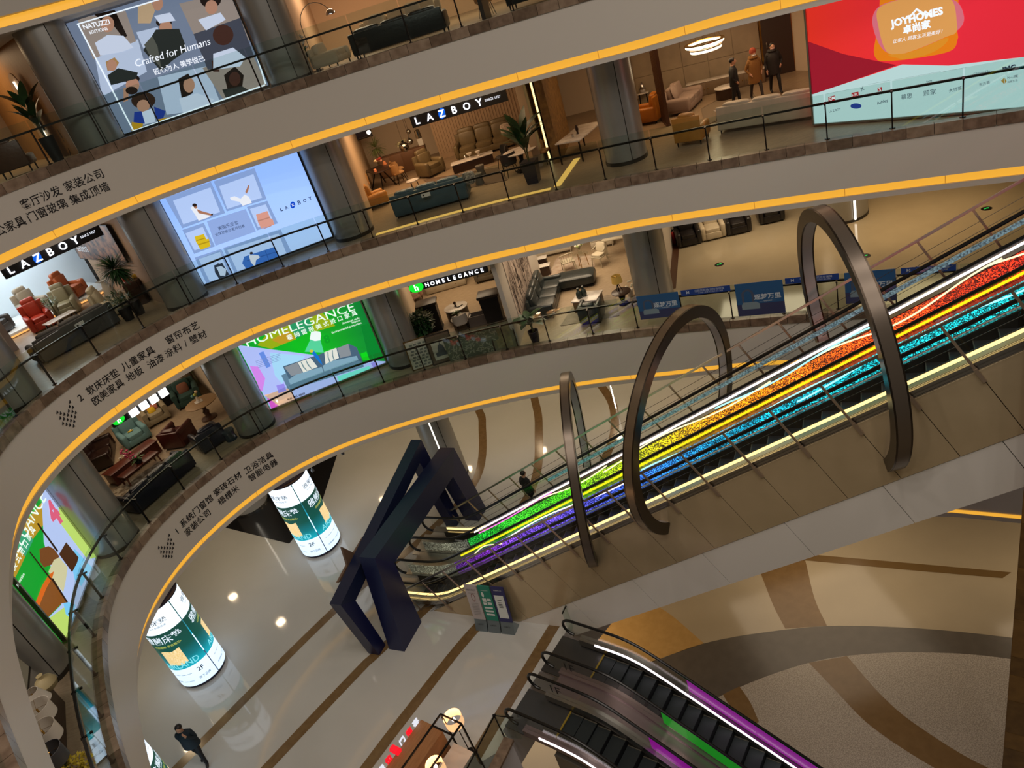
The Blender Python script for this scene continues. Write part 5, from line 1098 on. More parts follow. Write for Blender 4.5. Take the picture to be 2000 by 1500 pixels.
gp = Bq(960, 560); t = thing('globe_lamp', 'lit white globe lamp on a thin stand by the concrete wall', 'lamp', gp, 0); B = MB(); B.cyl((0, 0, 0), .14, .02, 16); B.build('base', M_legb, t); B = MB(); B.cyl((0, 0, .02), .01, 1.85, 8); B.build('pole', M_legb, t); B = MB(); B.ell((0, 0, 2.0), (.36, .36, .36), 20, 12); B.build('globe', glow('globe glass', '#ffd9a8', 1.3), t)
for i, (x, y, r_, lb) in enumerate(((1170, 167, .62, 'upper and larger of two lit ring pendants'), (1180, 207, .5, 'lower and smaller of two lit ring pendants'))):
    q = on_off(1060+x/3.7037, 40+y/3.7037, 6.8, 36, 44); t = thing('ring_pendant', lb, 'lamp', q, 0, 'lit ring pendants'); B = MB(); B.tube([(r_*math.cos(a), r_*math.sin(a), 0) for a in np.linspace(0, 2*PI, 41)[:-1]], .045, 8, closed=True); B.build('light_ring', glow('ring lamp glass', '#fff0d0', 2.2), t)
    B = MB(); B.lathe([(r_-.06, .05), (r_+.06, .05), (r_+.06, .08), (r_-.06, .08), (r_-.06, .05)], 40, caps=False); B.build('trim_ring', M_gold, t)
    for a in (0, 2.1, 4.2): B = MB(); B.tube([(r_*math.cos(a), r_*math.sin(a), .06), (.05*math.cos(a), .05*math.sin(a), CLZ[3]-q[2])], .004, 4); B.build('cord', M_legb, t)
    l = bpy.data.lights.new('ring', 'POINT'); l.energy = 14; l.color = lin('#ffe0b0'); l.shadow_soft_size = .3; o = link('lamp_light', l, t); o.location = (0, 0, -.15)
cream = leather('cream leather', '#b8ab94', .45, '#aca088')
p = (Bq(1440, 850)+Bq(1850, 700))/2+np.array([.25, .45, 0]); sofa('long cream leather sofa seen from behind at the right railing', p, face(p, 172), cream, 3.1, 1.0, 3, .9, ah=.6, leg=.12)
p = Bq(1400, 690); rect_table('white marble low table in front of the cream sofa', p, face(p, 30), M_lmarble, 1.3, .6, .34, M_legb, .03, 'legs', 'coffee table', 'coffee_table')
p = Bq(1090, 880); armchair('mustard leather armchair with its back to the right railing', p, face(p, 168), must, .95, d=.9, h=.98, ah=.6, leg=.14)
rug('grey rug between the mauve and cream sofas', [Bq(1150, 640)[:2], Bq(1480, 460)[:2], Bq(1560, 600)[:2], Bq(1180, 760)[:2]], FLZ[3], mat('grey shag rug', '#6e604e', .95))
# rear door and printed shelf wall
dw0, dw1 = cp(41.8, 10.1), cp(42.6, 10.15); wall('wall_return', cp(42.7, 10.2), np.array([14.6, 26.2]), FLZ[3], CLZ[3], M_wallw, .1, 'pale wall right of the dark door')
M = on_plane(dw0, dw1); B = MB(); B.box((.5, FLZ[3]+1.35, .03), (1.05, 2.7, .08), M); d_ = B.build('door_1', M_brown, smooth=False); struct(d_, 'tall dark brown door behind the shoppers')
B = MB(); B.box((.12, FLZ[3]+1.15, .1), (.04, .2, .05), M); B.build('door_handle', M_chrome, d_); B = MB(); B.box((.5, FLZ[3]+1.35, .0), (1.2, 2.82, .04), M); B.build('door_frame', M_gold, d_, smooth=False)
q0, q1 = np.array([14.35, 27.3]), np.array([14.9, 25.4]); t = thing('printed_shelf_panel', 'pale printed wall panel showing shelves of chairs beside the red poster', 'poster', (q0[0], q0[1], FLZ[3])); M = Matrix.Translation((-q0[0], -q0[1], -FLZ[3]))@on_plane(q0, q1)@T((0, FLZ[3], 0)); B = MB(); B.box((1., 1.5, .0), (2., 3., .04), M); B.build('panel', mat('pale shelf print', '#a89c90', .6), t, smooth=False)
B = MB()
for i in range(2):
    for j in range(3): B.poly([(.15+.9*i+a, 1.1+.62*j+b, .025) for a, b in ((0, 0), (.75, 0), (.75, .45), (.6, .52), (.15, .52), (0, .45))], M)
B.build('niche_print', mat('niche print', '#c4b8ac', .6), t, smooth=False)
B = MB()
for i in range(2):
    for j in range(3): B.poly([(.35+.9*i+a, 1.14+.62*j+b, .03) for a, b in ((0, 0), (.3, 0), (.3, .2), (.22, .2), (.2, .35), (0, .35))], M)
B.build('chair_print', mat('chair print', '#7a3a28', .6), t, smooth=False); B = MB(); add_text(B, 'LA Z BOY', M@T((1., .75, .03)), w=.9, ext=0.); B.build('lettering', M_ink, t, smooth=False)
# shoppers
blk = mat('black coat', '#0c0c10', .7); blk2 = mat('black trousers', '#101014', .7)
P = Bq(1410, 640); person('person in black jacket walking beside the round coffee table', P, face(P, 95), blk, blk2, .82, H=1.66, stride=.22, armR='down', armL='pocket')
P = Bq(1555, 570); person('person in long tan coat, knit hat and white mask', P, face(P, 30), mat('tan fur coat', '#7a5424', .85, bump=(40, .6)), mat('grey trousers', '#34302c', .7), .62, hat=mat('rust knit hat', '#8a3a20', .8), mask=mat('white face mask', '#cfd2d6', .6), H=1.62, stride=.5, armR='pocket', armL='pocket', puffy=1.12, hood=mat('tan fur coat', '#7a5424'))
P = Bq(1690, 525); person('person in black hooded parka and mask near the dark door', P, face(P, 20), mat('black parka', '#14100f', .7), blk2, .7, mask=mat('pale pink mask', '#c8a8a0', .6), H=1.64, stride=.5, armR='pocket', armL='down', puffy=1.1, hood=mat('black parka', '#14100f'))
# ================================================================ third floor, left shop
Cq = lambda x, y: fl(3, x/4.6879, 420+y/4.6879)
nl0, nl1 = np.array([-20.6, 27.2]), np.array([-15.3, 31.9])
w_ = wall('wall_niche', nl0, nl1, FLZ[3], CLZ[3], mat('lit pale blue wall', '#cfe0ea', .6), .12, 'pale bright wall behind the recliners'); pm = (nl0+nl1)/2
dd = (nl1-nl0)/np.linalg.norm(nl1-nl0); nn = np.array([dd[1], -dd[0]]); area('niche_wall_washer', (pm[0]+nn[0]*1.0, pm[1]+nn[1]*1.0, CLZ[3]-.08), 5.0, 130, '#e8f4ff', (R_(28), 0, math.atan2(dd[1], dd[0])), .3)
pl = thing('display_platform', 'low curved white platform carrying the recliners', 'platform', (pm[0], pm[1], FLZ[3]), math.atan2(dd[1], dd[0])); Lw = float(np.linalg.norm(nl1-nl0)); B = MB(); B.box((-.2, -1.45, .09), (Lw-.4, 2.6, .18), r=.02); B.build('deck', mat('white platform', '#cfd4d4', .4), pl); B = MB(); B.box((-.2, -2.77, .06), (Lw-.4, .03, .05)); B.build('edge_light', glow('platform edge light', '#ffb060', 1.2), pl)
def rec(label, p, yaw, m, z=0., w=.88): q = np.array(p, float); q[2] += z; return armchair(label, q, face(q, yaw), m, w, d=.9, h=1.0, head=True, ah=.6, leg=.05, foot=True, name='recliner', cat='recliner', group='recliners in the left shop')
rec('terracotta orange recliner at the back right of the platform', np.array([-15.15, 29.35, FLZ[3]]), 28, leather('terracotta leather', '#a4562c', .4, '#954c26'), .18)
rec('pale beige recliner behind the red one', np.array([-16.35, 28.65, FLZ[3]]), 12, leather('beige leather', '#9a9484', .4, '#8c8676'), .18)
rec('charcoal recliner at the left end of the platform', np.array([-17.35, 27.5, FLZ[3]]), 30, leather('charcoal leather', '#3c3a38', .4, '#333130'), .18)
rec('bright red leather recliner in front of the platform', Cq(410, 1030), -12, leather('red leather', '#a02c14', .4, '#8f2610'))
rec('sage green recliner right of the red one', Cq(650, 900), -22, leather('sage leather', '#8d8a70', .4, '#7f7c64'))
cr2 = leather('ivory leather', '#b8b096', .4, '#aaa288')
p = Cq(1060, 900); rec('ivory leather recliner beside the tan wall', p, 60, cr2, w=.95)
gsf = mat('dark grey fabric', '#3e3d3a', .85, bump=(40, .2)); p = (Cq(430, 1370)+Cq(1030, 1050))/2+np.array([-.25, .55, 0]); sofa('dark grey fabric sofa with its back to the left railing', p, face(p, 178), gsf, 2.7, 1.0, 3, .85, ah=.6, leg=.06, aw=.22)
t = thing('price_card', 'small white card on the back of the grey sofa', 'card', np.array([*cp(21.45, 2.12), FLZ[3]+.68]), crot(21.4)); B = MB(); B.box((0, 0, 0), (.3, .012, .14)); B.build('sheet', mat('white card', '#c8c8c4', .5), t); B = MB(); B.box((-.07, -.008, 0), (.06, .004, .05)); B.build('print', M_ink, t)
tw0, tw1 = C1_+np.array([-.75, .45]), np.array([-14.6, 30.0]); f0, z0_ = rays_at(*CC(765, 385), tw0, tw1); f1, z1_ = rays_at(*CC(1100, 250), tw0, tw1); fz, zt_ = rays_at(*CC(1005, 78), tw0, tw1)
a = tw0+(tw1-tw0)*f0; b = tw0+(tw1-tw0)*f1; tv = thing('wall_screen', 'dark wall screen showing a fiery film scene behind the left sign', 'screen', (a[0], a[1], z0_)); M = Matrix.Translation((-a[0], -a[1], -z0_))@on_plane(a, b)@T((0, z0_, .1)); w2_ = float(np.linalg.norm(b-a)); h2_ = zt_-z0_
B = MB(); B.box((w2_/2, h2_/2, 0), (w2_, h2_, .06), M); B.build('housing', M_legb, tv, smooth=False); B = MB(); B.poly([(x, y, .034) for x, y in rect(.03, .03, w2_-.03, h2_-.03)], M); B.build('picture', glow('film picture', '#0e151d', .9, noise=(3.2, '#6a4a34', .5)), tv, smooth=False); B = MB(); add_text(B, 'Guess', M@T((w2_*.2, h2_*.35, .04)), w=w2_*.24, ext=0., shear=.2); B.build('lettering', glow('screen letters', '#d8e0e8', .8), tv, smooth=False)
p = Cq(1290, 905); bush('tall dark potted plant with spiky upper and lower crowns by the tan wall', p, mat('black planter', '#121214', .4), .2, .5, 1.65, .55, .45, M_leafd, 480, .5, .04, seed=8, narrow=True); bush('low bushy plant at the foot of the spiky plant', p+np.array([-.3, -.25, 0]), mat('black planter', '#121214', .4), .2, .45, .75, .38, .3, M_leafd, 300, .14, .035, seed=9)
vase('tall white crackled vase under the spiky plant', Cq(1110, 880), mat('silver white vase', '#b8b4a8', .3), [(.1, 0), (.16, .3), (.2, .7), (.14, 1.0), (.1, 1.15), (.12, 1.2)])
bush('small bonsai-like tree beside the red recliner', Cq(570, 985), mat('black planter', '#121214'), .09, .12, .85, .24, .2, M_leafm, 160, .1, .03, seed=12)
rect_table('low white table between the grey sofa and the recliners', Cq(600, 1020), face(Cq(600, 1020), 5), M_lmarble, 1.1, .55, .38, M_legb, .03, 'legs', 'coffee table', 'coffee_table')
cabinet('dark desk with small boxes beside the left column', Cq(1330, 780), face(Cq(1330, 780), 60), M_dwood, 1.0, .5, .85, 2, None, 'desk', 'desk')
for i, (dx, c_) in enumerate(((-.2, '#b04020'), (.1, '#c8a030'), (.3, '#d8d0c0'))): t = thing('small_box', ('red carton on the dark desk', 'yellow carton on the dark desk', 'white carton on the dark desk')[i], 'box', Cq(1330, 780)+np.array([dx, dx*.3, .86]), .5); B = MB(); B.box((0, 0, .06), (.2, .14, .12), r=.01); B.build('carton', mat('carton %d' % i, c_, .6), t); B = MB(); B.box((0, 0, .122), (.2, .03, .004)); B.build('tape', mat('tape', '#8a7a5a', .4), t)
wall('wall_pilaster', np.array([-17.2, 24.3]), np.array([-15.85, 25.45]), FLZ[3], CLZ[3], mat('mauve pilaster', '#8e8482', .6), .4, 'mauve grey pier at the left of the recliner shop')
# ================================================================ second floor, left shop
Dq = lambda x, y: fl(2, 140+x/4.6879, 700+y/4.6879); DD = lambda x, y: (140+x/4.6879, 700+y/4.6879)
lb = mat('light blue linen', '#5f8488', .85, bump=(50, .2)); bei = mat('beige rolled fabric', '#8a7f66', .85, bump=(40, .2)); choc = leather('chocolate leather', '#3c1814', .28, '#4a2018'); dk = leather('espresso leather', '#1e100d', .25, '#2a1713'); navy = leather('black navy leather', '#10121c', .35, '#161826'); teal = mat('dark teal fabric', '#24413c', .85, bump=(40, .2))
p = Dq(605, 760); armchair('light blue armchair with a yellow tag at the left shop', p, face(p, -8), lb, 1.05, d=.95, h=.9, ah=.62, leg=.08, aw=.22)
t = thing('price_tag', 'yellow price tag on the light blue armchair', 'tag', p+np.array([.0, -.05, .53]), .4); B = MB(); B.box((0, 0, .01), (.2, .1, .015), r=.005); B.build('card', mat('yellow card', '#c8a820', .6), t); B = MB(); B.box((.02, .06, .03), (.06, .06, .03), r=.005); B.build('clip', M_ceram, t)
p = Dq(800, 570); armchair('beige rolled-arm armchair behind the blue one', p, face(p, -12), bei, 1.0, d=.95, h=.98, ah=.66, roll=.11, leg=.1, legm=M_legw); P_ = p
cushion('salmon pink cushion on the beige armchair', p+np.array([-.02, .1, .46]), face(p, -12), mat('salmon cotton', '#c87c68', .85), .45, 65); cushion('yellow flower cushion on the beige armchair', p+np.array([.02, -.12, .44]), face(p, -12), mat('yellow cotton', '#c8a010', .85), .3, 50)
p = Dq(1010, 770); armchair('chocolate leather club chair turned away from the railing', p, face(p, 120), choc, 1.0, d=.95, h=.78, ah=.72, roll=.1, leg=.06)
p = Dq(1085, 400); armchair('dark teal armchair at the back of the left shop', p, face(p, -10), teal, 1.1, d=.95, h=.95, ah=.68, roll=.12, leg=.08, legm=M_legw); cushion('brown cushion on the dark teal armchair', p+np.array([0, .05, .46]), face(p, -10), mat('brown cotton', '#6e4430', .85), .46, 65)
p = Dq(1265, 545); round_table('round oak pedestal table right of the beige armchair', p, mat('pale oak top', '#8d6f4c', .45, noise=(4, '#9c7f5a', .8, (1, 6, 1))), .62, .76, M_legw, 'pedestal', sq=1.)
vase('white vase with pale pompom flowers on the oak table', p+np.array([-.1, .1, .77]), M_ceram, [(.07, 0), (.08, .04), (.04, .12), (.05, .2)], 'flower_vase', 'flowers', [(-.12, 0, .08, .06, mat('aqua bloom', '#6fa8a8', .7)), (0, .02, .1, .07, mat('lime bloom', '#a8b050', .7)), (.08, .03, .2, .065, mat('cream bloom', '#e0c8a0'))]); t = thing('square_tray', 'pale square tray under the pompom vase', 'tray', p+np.array([-.1, .1, .762]), .5); B = MB(); B.box((0, 0, .004), (.3, .3, .008)); B.build('plate', M_ceram, t); B = MB(); B.box((0, -.15, .01), (.3, .012, .02)); B.build('rim', M_ceram, t)
p = (Dq(400, 1120)+Dq(790, 880))/2; rect_table('long mahogany trunk table with a lifted top', p, face(p, 2), M_rwood, 2.1, .6, .5, M_rwood, .04, 'box', 'coffee table', 'trunk_table'); q = p+np.array([.45, -.62, 0]); rect_table('low mahogany leaf table carrying the orchid', q, face(q, 2), M_rwood, 1.5, .5, .42, M_rwood, .035, 'legs', 'coffee table', 'coffee_table')
plant('pink orchid in a black bowl on the mahogany table', q+np.array([.05, .05, .425]), mat('black planter', '#121214'), .14, .1, 12, .26, .07, M_leafm, (.02, .08), .5, 40, 'orchid', 21)
o_ = thing('orchid_spray', 'spray of pink orchid blooms above the black bowl', 'flowers', q+np.array([-.05, .1, .6]), 0); pk_ = mat('orchid pink', '#b8325c', .6)
for i in range(16): B = MB(); a = i*2.4; B.ell((-.05+.11*math.cos(a)-.01*i, .1*math.sin(a), .05+.028*i), (.1, .1, .07), 8, 5); B.build('bloom', pk_, o_)
B = MB(); B.tube([(.05, -.05, -.1), (-.02, 0, .2), (-.18, 0, .5)], .008, 5); B.build('stem', M_stem, o_)
for i in range(2): vase(('small white cup on the trunk table, left one', 'small white cup on the trunk table, right one')[i], p+np.array([-.35+.14*i, .0+.1*i, .51]), M_ceram, [(.02, 0), (.04, .05), (.045, .07), (.04, .07)], 'cup', 'cup')
p = Dq(290, 930); sofa('espresso leather recliner sofa at the left end of the shop', p, face(p, 55), dk, 2.0, 1.0, 2, .95, head=True, ah=.6, leg=.05)
p = (Dq(580, 1400)+Dq(1090, 1110))/2+np.array([-.2, .5, 0]); sofa('black leather sofa with its back to the lower left railing', p, face(p, 180), navy, 2.6, 1.0, 3, .82, ah=.62, leg=.07)
p = Dq(1290, 790); armchair('black navy armchair with its back to the railing', p, face(p, 176), navy, 1.05, d=.95, h=.86, ah=.66, leg=.08)
stool('small dark teal stool beside the column', Dq(1470, 740), mat('petrol velvet', '#1c2c34', .7), .22, .42)
rug('cream branch-patterned rug under the mahogany tables', [Dq(360, 1230)[:2], Dq(900, 890)[:2], Dq(1000, 1000)[:2], Dq(560, 1330)[:2]], FLZ[2], mat('branch pattern rug', '#a89c86', .9, noise=(5, '#6a5a46', .35)))
cabinet('white cupboard with a planter at the back right of the left shop', Dq(1190, 260)+np.array([-.55, -.1, 0]), face(Dq(1210, 260), 60), mat('ivory cupboard', '#a89e8e', .5), 1.2, .5, 1.5, 2, None, 'cupboard'); q = Dq(1190, 260)+np.array([-.55, -.1, 1.5]); bush('small green plant in a tapered white pot on the cupboard', q, M_ceram, .16, .34, .46, .22, .14, M_leafm, 150, .1, .04, seed=31)
for i, (x, y) in enumerate(((930, 470), (600, 560), (900, 330))): cabinet(('dark display cabinet behind the beige armchair', 'dark display cabinet behind the blue armchair', 'tall dark shelf beside the teal armchair')[i], Dq(x, y)+np.array([-.3, .9, 0]), face(Dq(x, y), -5), mat('ink blue cabinet', '#121620', .5), 1.6, .5, (1.2, 1.2, 2.0)[i], 2, None, 'display_cabinet')
# lit sign: green emblem and four glowing blocks
M_gl = glow('sign green emblem', '#10c828', 1.4)
t, M, w, h = board_between('black sign with a green emblem and four glowing white blocks', DD(330, 520), DD(350, 600), DD(850, 215), DD(880, 285), 3.2); t.location.z -= .13
B = MB(); B.prism([(w*.11+.22*math.cos(a), h*.5+.15*math.sin(a)) for a in np.linspace(0, 2*PI, 25)[:-1]], .0, .03, M); B.build('green_emblem', M_gl, t, smooth=False); B = MB(); add_text(B, 'h', M@T((w*.11, h*.5, .035)), h=.2, ext=0., bold=.02); B.build('emblem_letter', M_lw, t, smooth=False)
for i in range(4):
    bx_ = w*(.36+.18*i); B = MB(); B.box((bx_, h*.36, .04), (min(.34, w*.14), .3, .06), M, r=.05); B.build('glowing_block', glow('overbright letter block', '#ffffff', 2.6), t)
# ================================================================ second floor, middle shop
Eq = lambda x, y: fl(2, 770+x/4.0816, 460+y/4.0816); EE = lambda x, y: (770+x/4.0816, 460+y/4.0816)
t, M, w, h = board_between('black sign with a green emblem and glowing letters over the bed', EE(105, 395), EE(128, 442), EE(738, 235), EE(752, 290), 2.2)
B = MB(); B.prism([(w*.09+.28*math.cos(a), h*.5+.19*math.sin(a)) for a in np.linspace(0, 2*PI, 25)[:-1]], .0, .03, M); B.build('green_emblem', M_gl, t, smooth=False); B = MB(); add_text(B, 'h', M@T((w*.09, h*.5, .035)), h=.24, ext=0., bold=.02); B.build('emblem_letter', M_lw, t, smooth=False)
for i, ch in enumerate('HOMELEGANCE'): B = MB(); add_text(B, ch, M@T((w*(.23+.07*i), h*.5, .03)), h=h*.5, ext=.03, bold=.012); B.build('letter', M_lw, t, smooth=False)
p = Eq(440, 420)+np.array([0, .9, 0]); bd = thing('bed', 'cream upholstered bed with storage drawers behind the sign', 'bed', p, face(p, 0)); crw = mat('ivory bed wood', '#b0a48e', .5)
B = MB(); B.box((0, 0, .22), (1.9, 2.1, .4), r=.02); B.build('bed_base', crw, bd); B = MB(); B.ell((0, 0, .52), (1.85, 2.05, .34), 24, 8, .2, e2=.3); B.build('mattress', mat('cream bedspread', '#b8a488', .9, bump=(3, .6)), bd); B = MB(); B.box((0, 1.08, .7), (2.0, .12, 1.4), r=.04); B.build('headboard', crw, bd)
for s in (-1, 1):
    B = MB(); B.ell((s*.45, .8, .78), (.75, .42, .2), 16, 6, .6); B.build('pillow', mat('pillow cotton', '#c0b4a0', .9), bd); B = MB(); B.box((s*.47, -1.06, .2), (.88, .02, .28), r=.005); dr = B.build('drawer', crw, bd); B = MB(); B.ell((s*.47, -1.09, .22), (.06, .03, .03), 8, 4); B.build('knob', M_gold, dr)
B = MB(); B.ell((.5, -.45, .66), (.8, 1.0, .08), 16, 6, .7); B.build('throw', mat('grey throw', '#4a4844', .9), bd)
tp = leather('taupe leather', '#6a6254', .5, '#5e574a'); p = Eq(755, 370)+np.array([0, .5, 0]); armchair('taupe curved armchair right of the bed', p, face(p, 0), tp, 1.05, d=.95, h=.9, ah=.55)
pkc = mat('dusty pink fabric', '#9a7868', .85); p = Eq(160, 520); armchair('dusty pink armchair left of the bed', p, face(p, 30), pkc, .8, d=.8, h=.85, ah=.6, legm=M_legw, leg=.18)
M_bk = mat('black plinth', '#101116', .45)
for (x, y, hh, lb_) in ((330, 745, 1.25, 'left of two tall black display plinths'), (820, 690, 1.3, 'right of two tall black display plinths')):
    p = Eq(x, y); t = thing('display_plinth', lb_, 'plinth', p, face(p, 0), 'black plinths'); B = MB(); B.add([(a*.38*s_, b*.3*s_, z) for z, s_ in ((0, .85), (hh-.1, 1.)) for a, b in ((-1, -1), (1, -1), (1, 1), (-1, 1))], [(3, 2, 1, 0), (0, 1, 5, 4), (1, 2, 6, 5), (2, 3, 7, 6), (3, 0, 4, 7), (4, 5, 6, 7)]); B.build('body', M_bk, t, smooth=False); B = MB(); B.box((0, 0, hh-.05), (.86, .7, .1), r=.01); B.build('cap', mat('dark taupe cap', '#3a302a', .4), t); B = MB(); B.box((0, 0, .02), (.7, .56, .04)); B.build('foot', M_bk, t)
p = Eq(520, 655); round_table('larger round white drum table in the middle lower shop', p, M_lmarble, .5, .52, mat('ribbed taupe drum', '#55483a', .5), 'drum', 'coffee table', 'drum_table'); vase('dark ornament on the larger drum table', p+np.array([0, .05, .525]), M_dwood, [(.06, 0), (.03, .05), (.07, .14), (.02, .2)], 'ornament', 'ornament'); t = thing('book', 'black open book on the larger drum table', 'book', p+np.array([.15, -.05, .523]), .6); B = MB(); B.box((0, 0, .012), (.26, .2, .024)); B.build('cover', M_bk, t); B = MB(); B.box((0, 0, .028), (.24, .18, .01)); B.build('pages', M_ceram, t)
p = Eq(555, 725); round_table('smaller round white drum table nearer the railing', p, M_lmarble, .42, .42, mat('ribbed taupe drum', '#55483a'), 'drum', 'coffee table', 'drum_table'); plant('small leafy plant on the smaller drum table', p+np.array([-.1, 0, .425]), M_ceram, .09, .12, 9, .2, .06, M_leafm, (.03, .12), .5, 55, seed=41)
p = Eq(690, 700); t = thing('storage_bench', 'open grey storage box between the drum tables and plinth', 'box', p, face(p, 0)); gm = mat('grey linen box', '#6a6058', .8)
for nm, c_, d_ in (('side', (-.38, 0, .22), (.04, .44, .44)), ('side', (.38, 0, .22), (.04, .44, .44)), ('side', (0, -.22, .22), (.8, .04, .44)), ('side', (0, .22, .22), (.8, .04, .44)), ('bottom', (0, 0, .02), (.8, .44, .04))): B = MB(); B.box(c_, d_); B.build(nm, gm, t, smooth=False)
p = Eq(560, 770); dining_chair('white tub chair with its back to the leaf panel', p, face(p, 190), mat('white boucle', '#b8b0a4', .9), M_legb)
# leaning pictures along the railing
RR = lambda x, y: fl(2, *EE(x, y))
gold_f = mat('antique gold frame', '#6a5430', .4, .5); dkf = mat('dark brown frame', '#2a2018', .4); pap = mat('picture paper', '#b8b4a4', .7); ink2 = mat('grey print', '#6a6e68', .7)
p = RR(240, 1055); frame_pic('gold framed print of many small tiles leaning by the railing', p, face(p, 4), .88, 1.15, gold_f, [('tile_print', ink2, [rect(.12+.17*i+(.05 if j % 2 else 0), .1+.115*j, .24+.17*i+(.05 if j % 2 else 0)-.02*(i % 2), .17+.115*j) for i in range(4) for j in range(8)])], 12, mat_m=pap)
p = RR(410, 1010); frame_pic('dark framed drawing of a domed church leaning by the railing', p, face(p, 4), .95, 1.15, dkf, [('mount_line', mat('brown mount', '#5a4a38', .7), [rect(.1, .1, .85, .95)]), ('paper', pap, [rect(.16, .16, .79, .89)]), ('church_print', mat('ink wash', '#4c5258', .7), [rect(.28, .28, .67, .44), [(.34, .44), (.61, .44), (.6, .58), (.35, .58)], [(.36, .58), (.59, .58), (.56, .68), (.475, .74), (.39, .68)], rect(.46, .74, .49, .8), [(.24, .28), (.3, .28), (.3, .4), (.27, .44), (.24, .4)], [(.65, .28), (.71, .28), (.71, .4), (.68, .44), (.65, .4)]])], 12, mat_m=mat('brown mount', '#5a4a38'))
p = RR(660, 965); t = thing('fabric_panel', 'wide leaf-patterned fabric panel standing by the railing', 'panel', p, face(p, 4)); lfm = mat('leaf pattern ground', '#5e6454', .8); B = MB(); B.box((0, 0, .52), (1.95, .1, 1.04), r=.01); B.build('panel', lfm, t); rr = random.Random(2); B = MB()
for i in range(190):
    x, z, a = rr.uniform(-.95, .95), rr.uniform(.04, 1.0), rr.uniform(0, PI); c_, s_ = math.cos(a), math.sin(a); q = [(-.09, 0), (-.03, .022), (.09, .0), (-.03, -.02)]
    pts_ = [(x+u*c_-v*s_, -.053, z+u*s_+v*c_) for u, v in q]
    if all(abs(u[0]) < .97 and .01 < u[2] < 1.03 for u in pts_): B.poly(pts_)
tag(B.build('leaf_print', mat('leaf print pale', '#9a9884', .8), t, smooth=False), kind='stuff')
p = RR(900, 915); frame_pic('brown framed abstract print leaning nearest the partition', p, face(p, 4), .88, 1.1, dkf, [('abstract_print', mat('ochre print', '#8a8058', .7, noise=(5, '#5a5440', .8)), [rect(.16, .14, .72, .96)])], 12, mat_m=mat('sage mount', '#6c6850', .7))
bush('dark bushy plant beside the column in the middle lower shop', Eq(265, 880), mat('black planter', '#121214'), .24, .5, .98, .52, .45, M_leafd, 900, .2, .09, seed=51)
# partition with the tree mural
pw0, pw1 = Eq(985, 880)[:2], Eq(1165, 330)[:2]; pw = wall('wall_partition', pw0, pw1, FLZ[2], CLZ[2], mat('white partition', '#b4aca2', .6), .16, 'white partition between the two lower shops'); d_ = (pw1-pw0)/np.linalg.norm(pw1-pw0); Lp = np.linalg.norm(pw1-pw0); nr = np.array([d_[1], -d_[0]])
M = Matrix(((d_[0], 0, nr[0], pw0[0]+nr[0]*.085), (d_[1], 0, nr[1], pw0[1]+nr[1]*.085), (0, 1, 0, FLZ[2]), (0, 0, 0, 1))); B = MB(); B.box((Lp*.45, 1.85, .01), (Lp*.6, 2.5, .02), M); mm = B.build('mural_panel', mat('misty mural', '#8a7c72', .7, noise=(1.6, '#c0b0a4', .8)), pw, smooth=False); rr = random.Random(9); B = MB()
for i in range(70):
    x = Lp*(.16+.58*rr.random()); z = .7+rr.random()*1.2; n_ = rr.randint(4, 7); pts_ = [(x, z)]
    for j in range(n_): pts_.append((min(Lp*.74, max(Lp*.16, pts_[-1][0]+rr.uniform(-.12, .12))), min(3.05, pts_[-1][1]+rr.uniform(.08, .3))))
    for j in range(n_): a, b = pts_[j], pts_[j+1]; wd = .022*(1-j/n_)+.006; B.poly([(a[0]-wd, a[1], .024), (a[0]+wd, a[1], .024), (b[0]+wd*.7, b[1], .024), (b[0]-wd*.7, b[1], .024)], M)
tag(B.build('tree_print', mat('tree print', '#3a2c28', .8), pw, smooth=False), kind='stuff')
# right lower shop
bl = leather('graphite leather', '#23292a', .3, '#2c3334')
sd = math.atan2(d_[1], d_[0]); p = np.array([*(pw0+d_*(Lp*.52)+nr*.72), FLZ[2]]); sofa('graphite leather sectional sofa along the mural wall', p, sd, bl, 2.9, 1.0, 3, .9, head=True, ah=.6, leg=.08)
p2 = np.array([*(pw0+d_*(Lp*.52+1.35)+nr*1.75), FLZ[2]]); ch = thing('chaise', 'graphite leather chaise end of the sectional sofa', 'chaise', p2, sd); B = MB(); B.ell((0, 0, .28), (1.0, 1.7, .44), 24, 8, .25, e2=.4); B.build('seat', bl, ch); B = MB(); B.box((0, 0, .05), (.9, 1.5, .08)); B.build('plinth', M_legb, ch)
p = Eq(1560, 575); rect_table('white marble square coffee table with two vases', p, face(p, -12), M_lmarble, 1.0, .85, .5, mat('oak table side', '#6a5238', .5), .05, 'box', 'coffee table', 'coffee_table')
for i in range(2): vase(('dark green bottle vase on the marble table, left one', 'dark green bottle vase on the marble table, right one')[i], p+np.array([-.28+.2*i, .0+.06*i, .51]), mat('bottle green vase', '#2c3632', .35), [(.09, 0), (.11, .08), (.1, .22), (.04, .3), (.045, .4), (.04, .4)])
p = Eq(1585, 670); armchair('graphite tub armchair with its back to the lower railing', p, face(p, 175), bl, .85, d=.8, h=.76, ah=.7, leg=.06)
p = Eq(1830, 545); round_table('round dark side table under the ochre lamp', p, M_dwood, .36, .52, M_legb, 'pedestal', 'side table', 'side_table'); lamp_table('table lamp with an ochre drum shade on a tripod', p+np.array([-.05, .05, .525]), mat('ochre shade', '#a8843c', .7, em=.25), M_legb, .62, .17, .2, .26, base='tripod')
plant('large leafed plant in front of the partition end', Eq(1130, 845), mat('dark glazed planter', '#22202a'), .2, .45, 13, .55, .3, M_leafd, (.2, .6), .5, 45, seed=61)
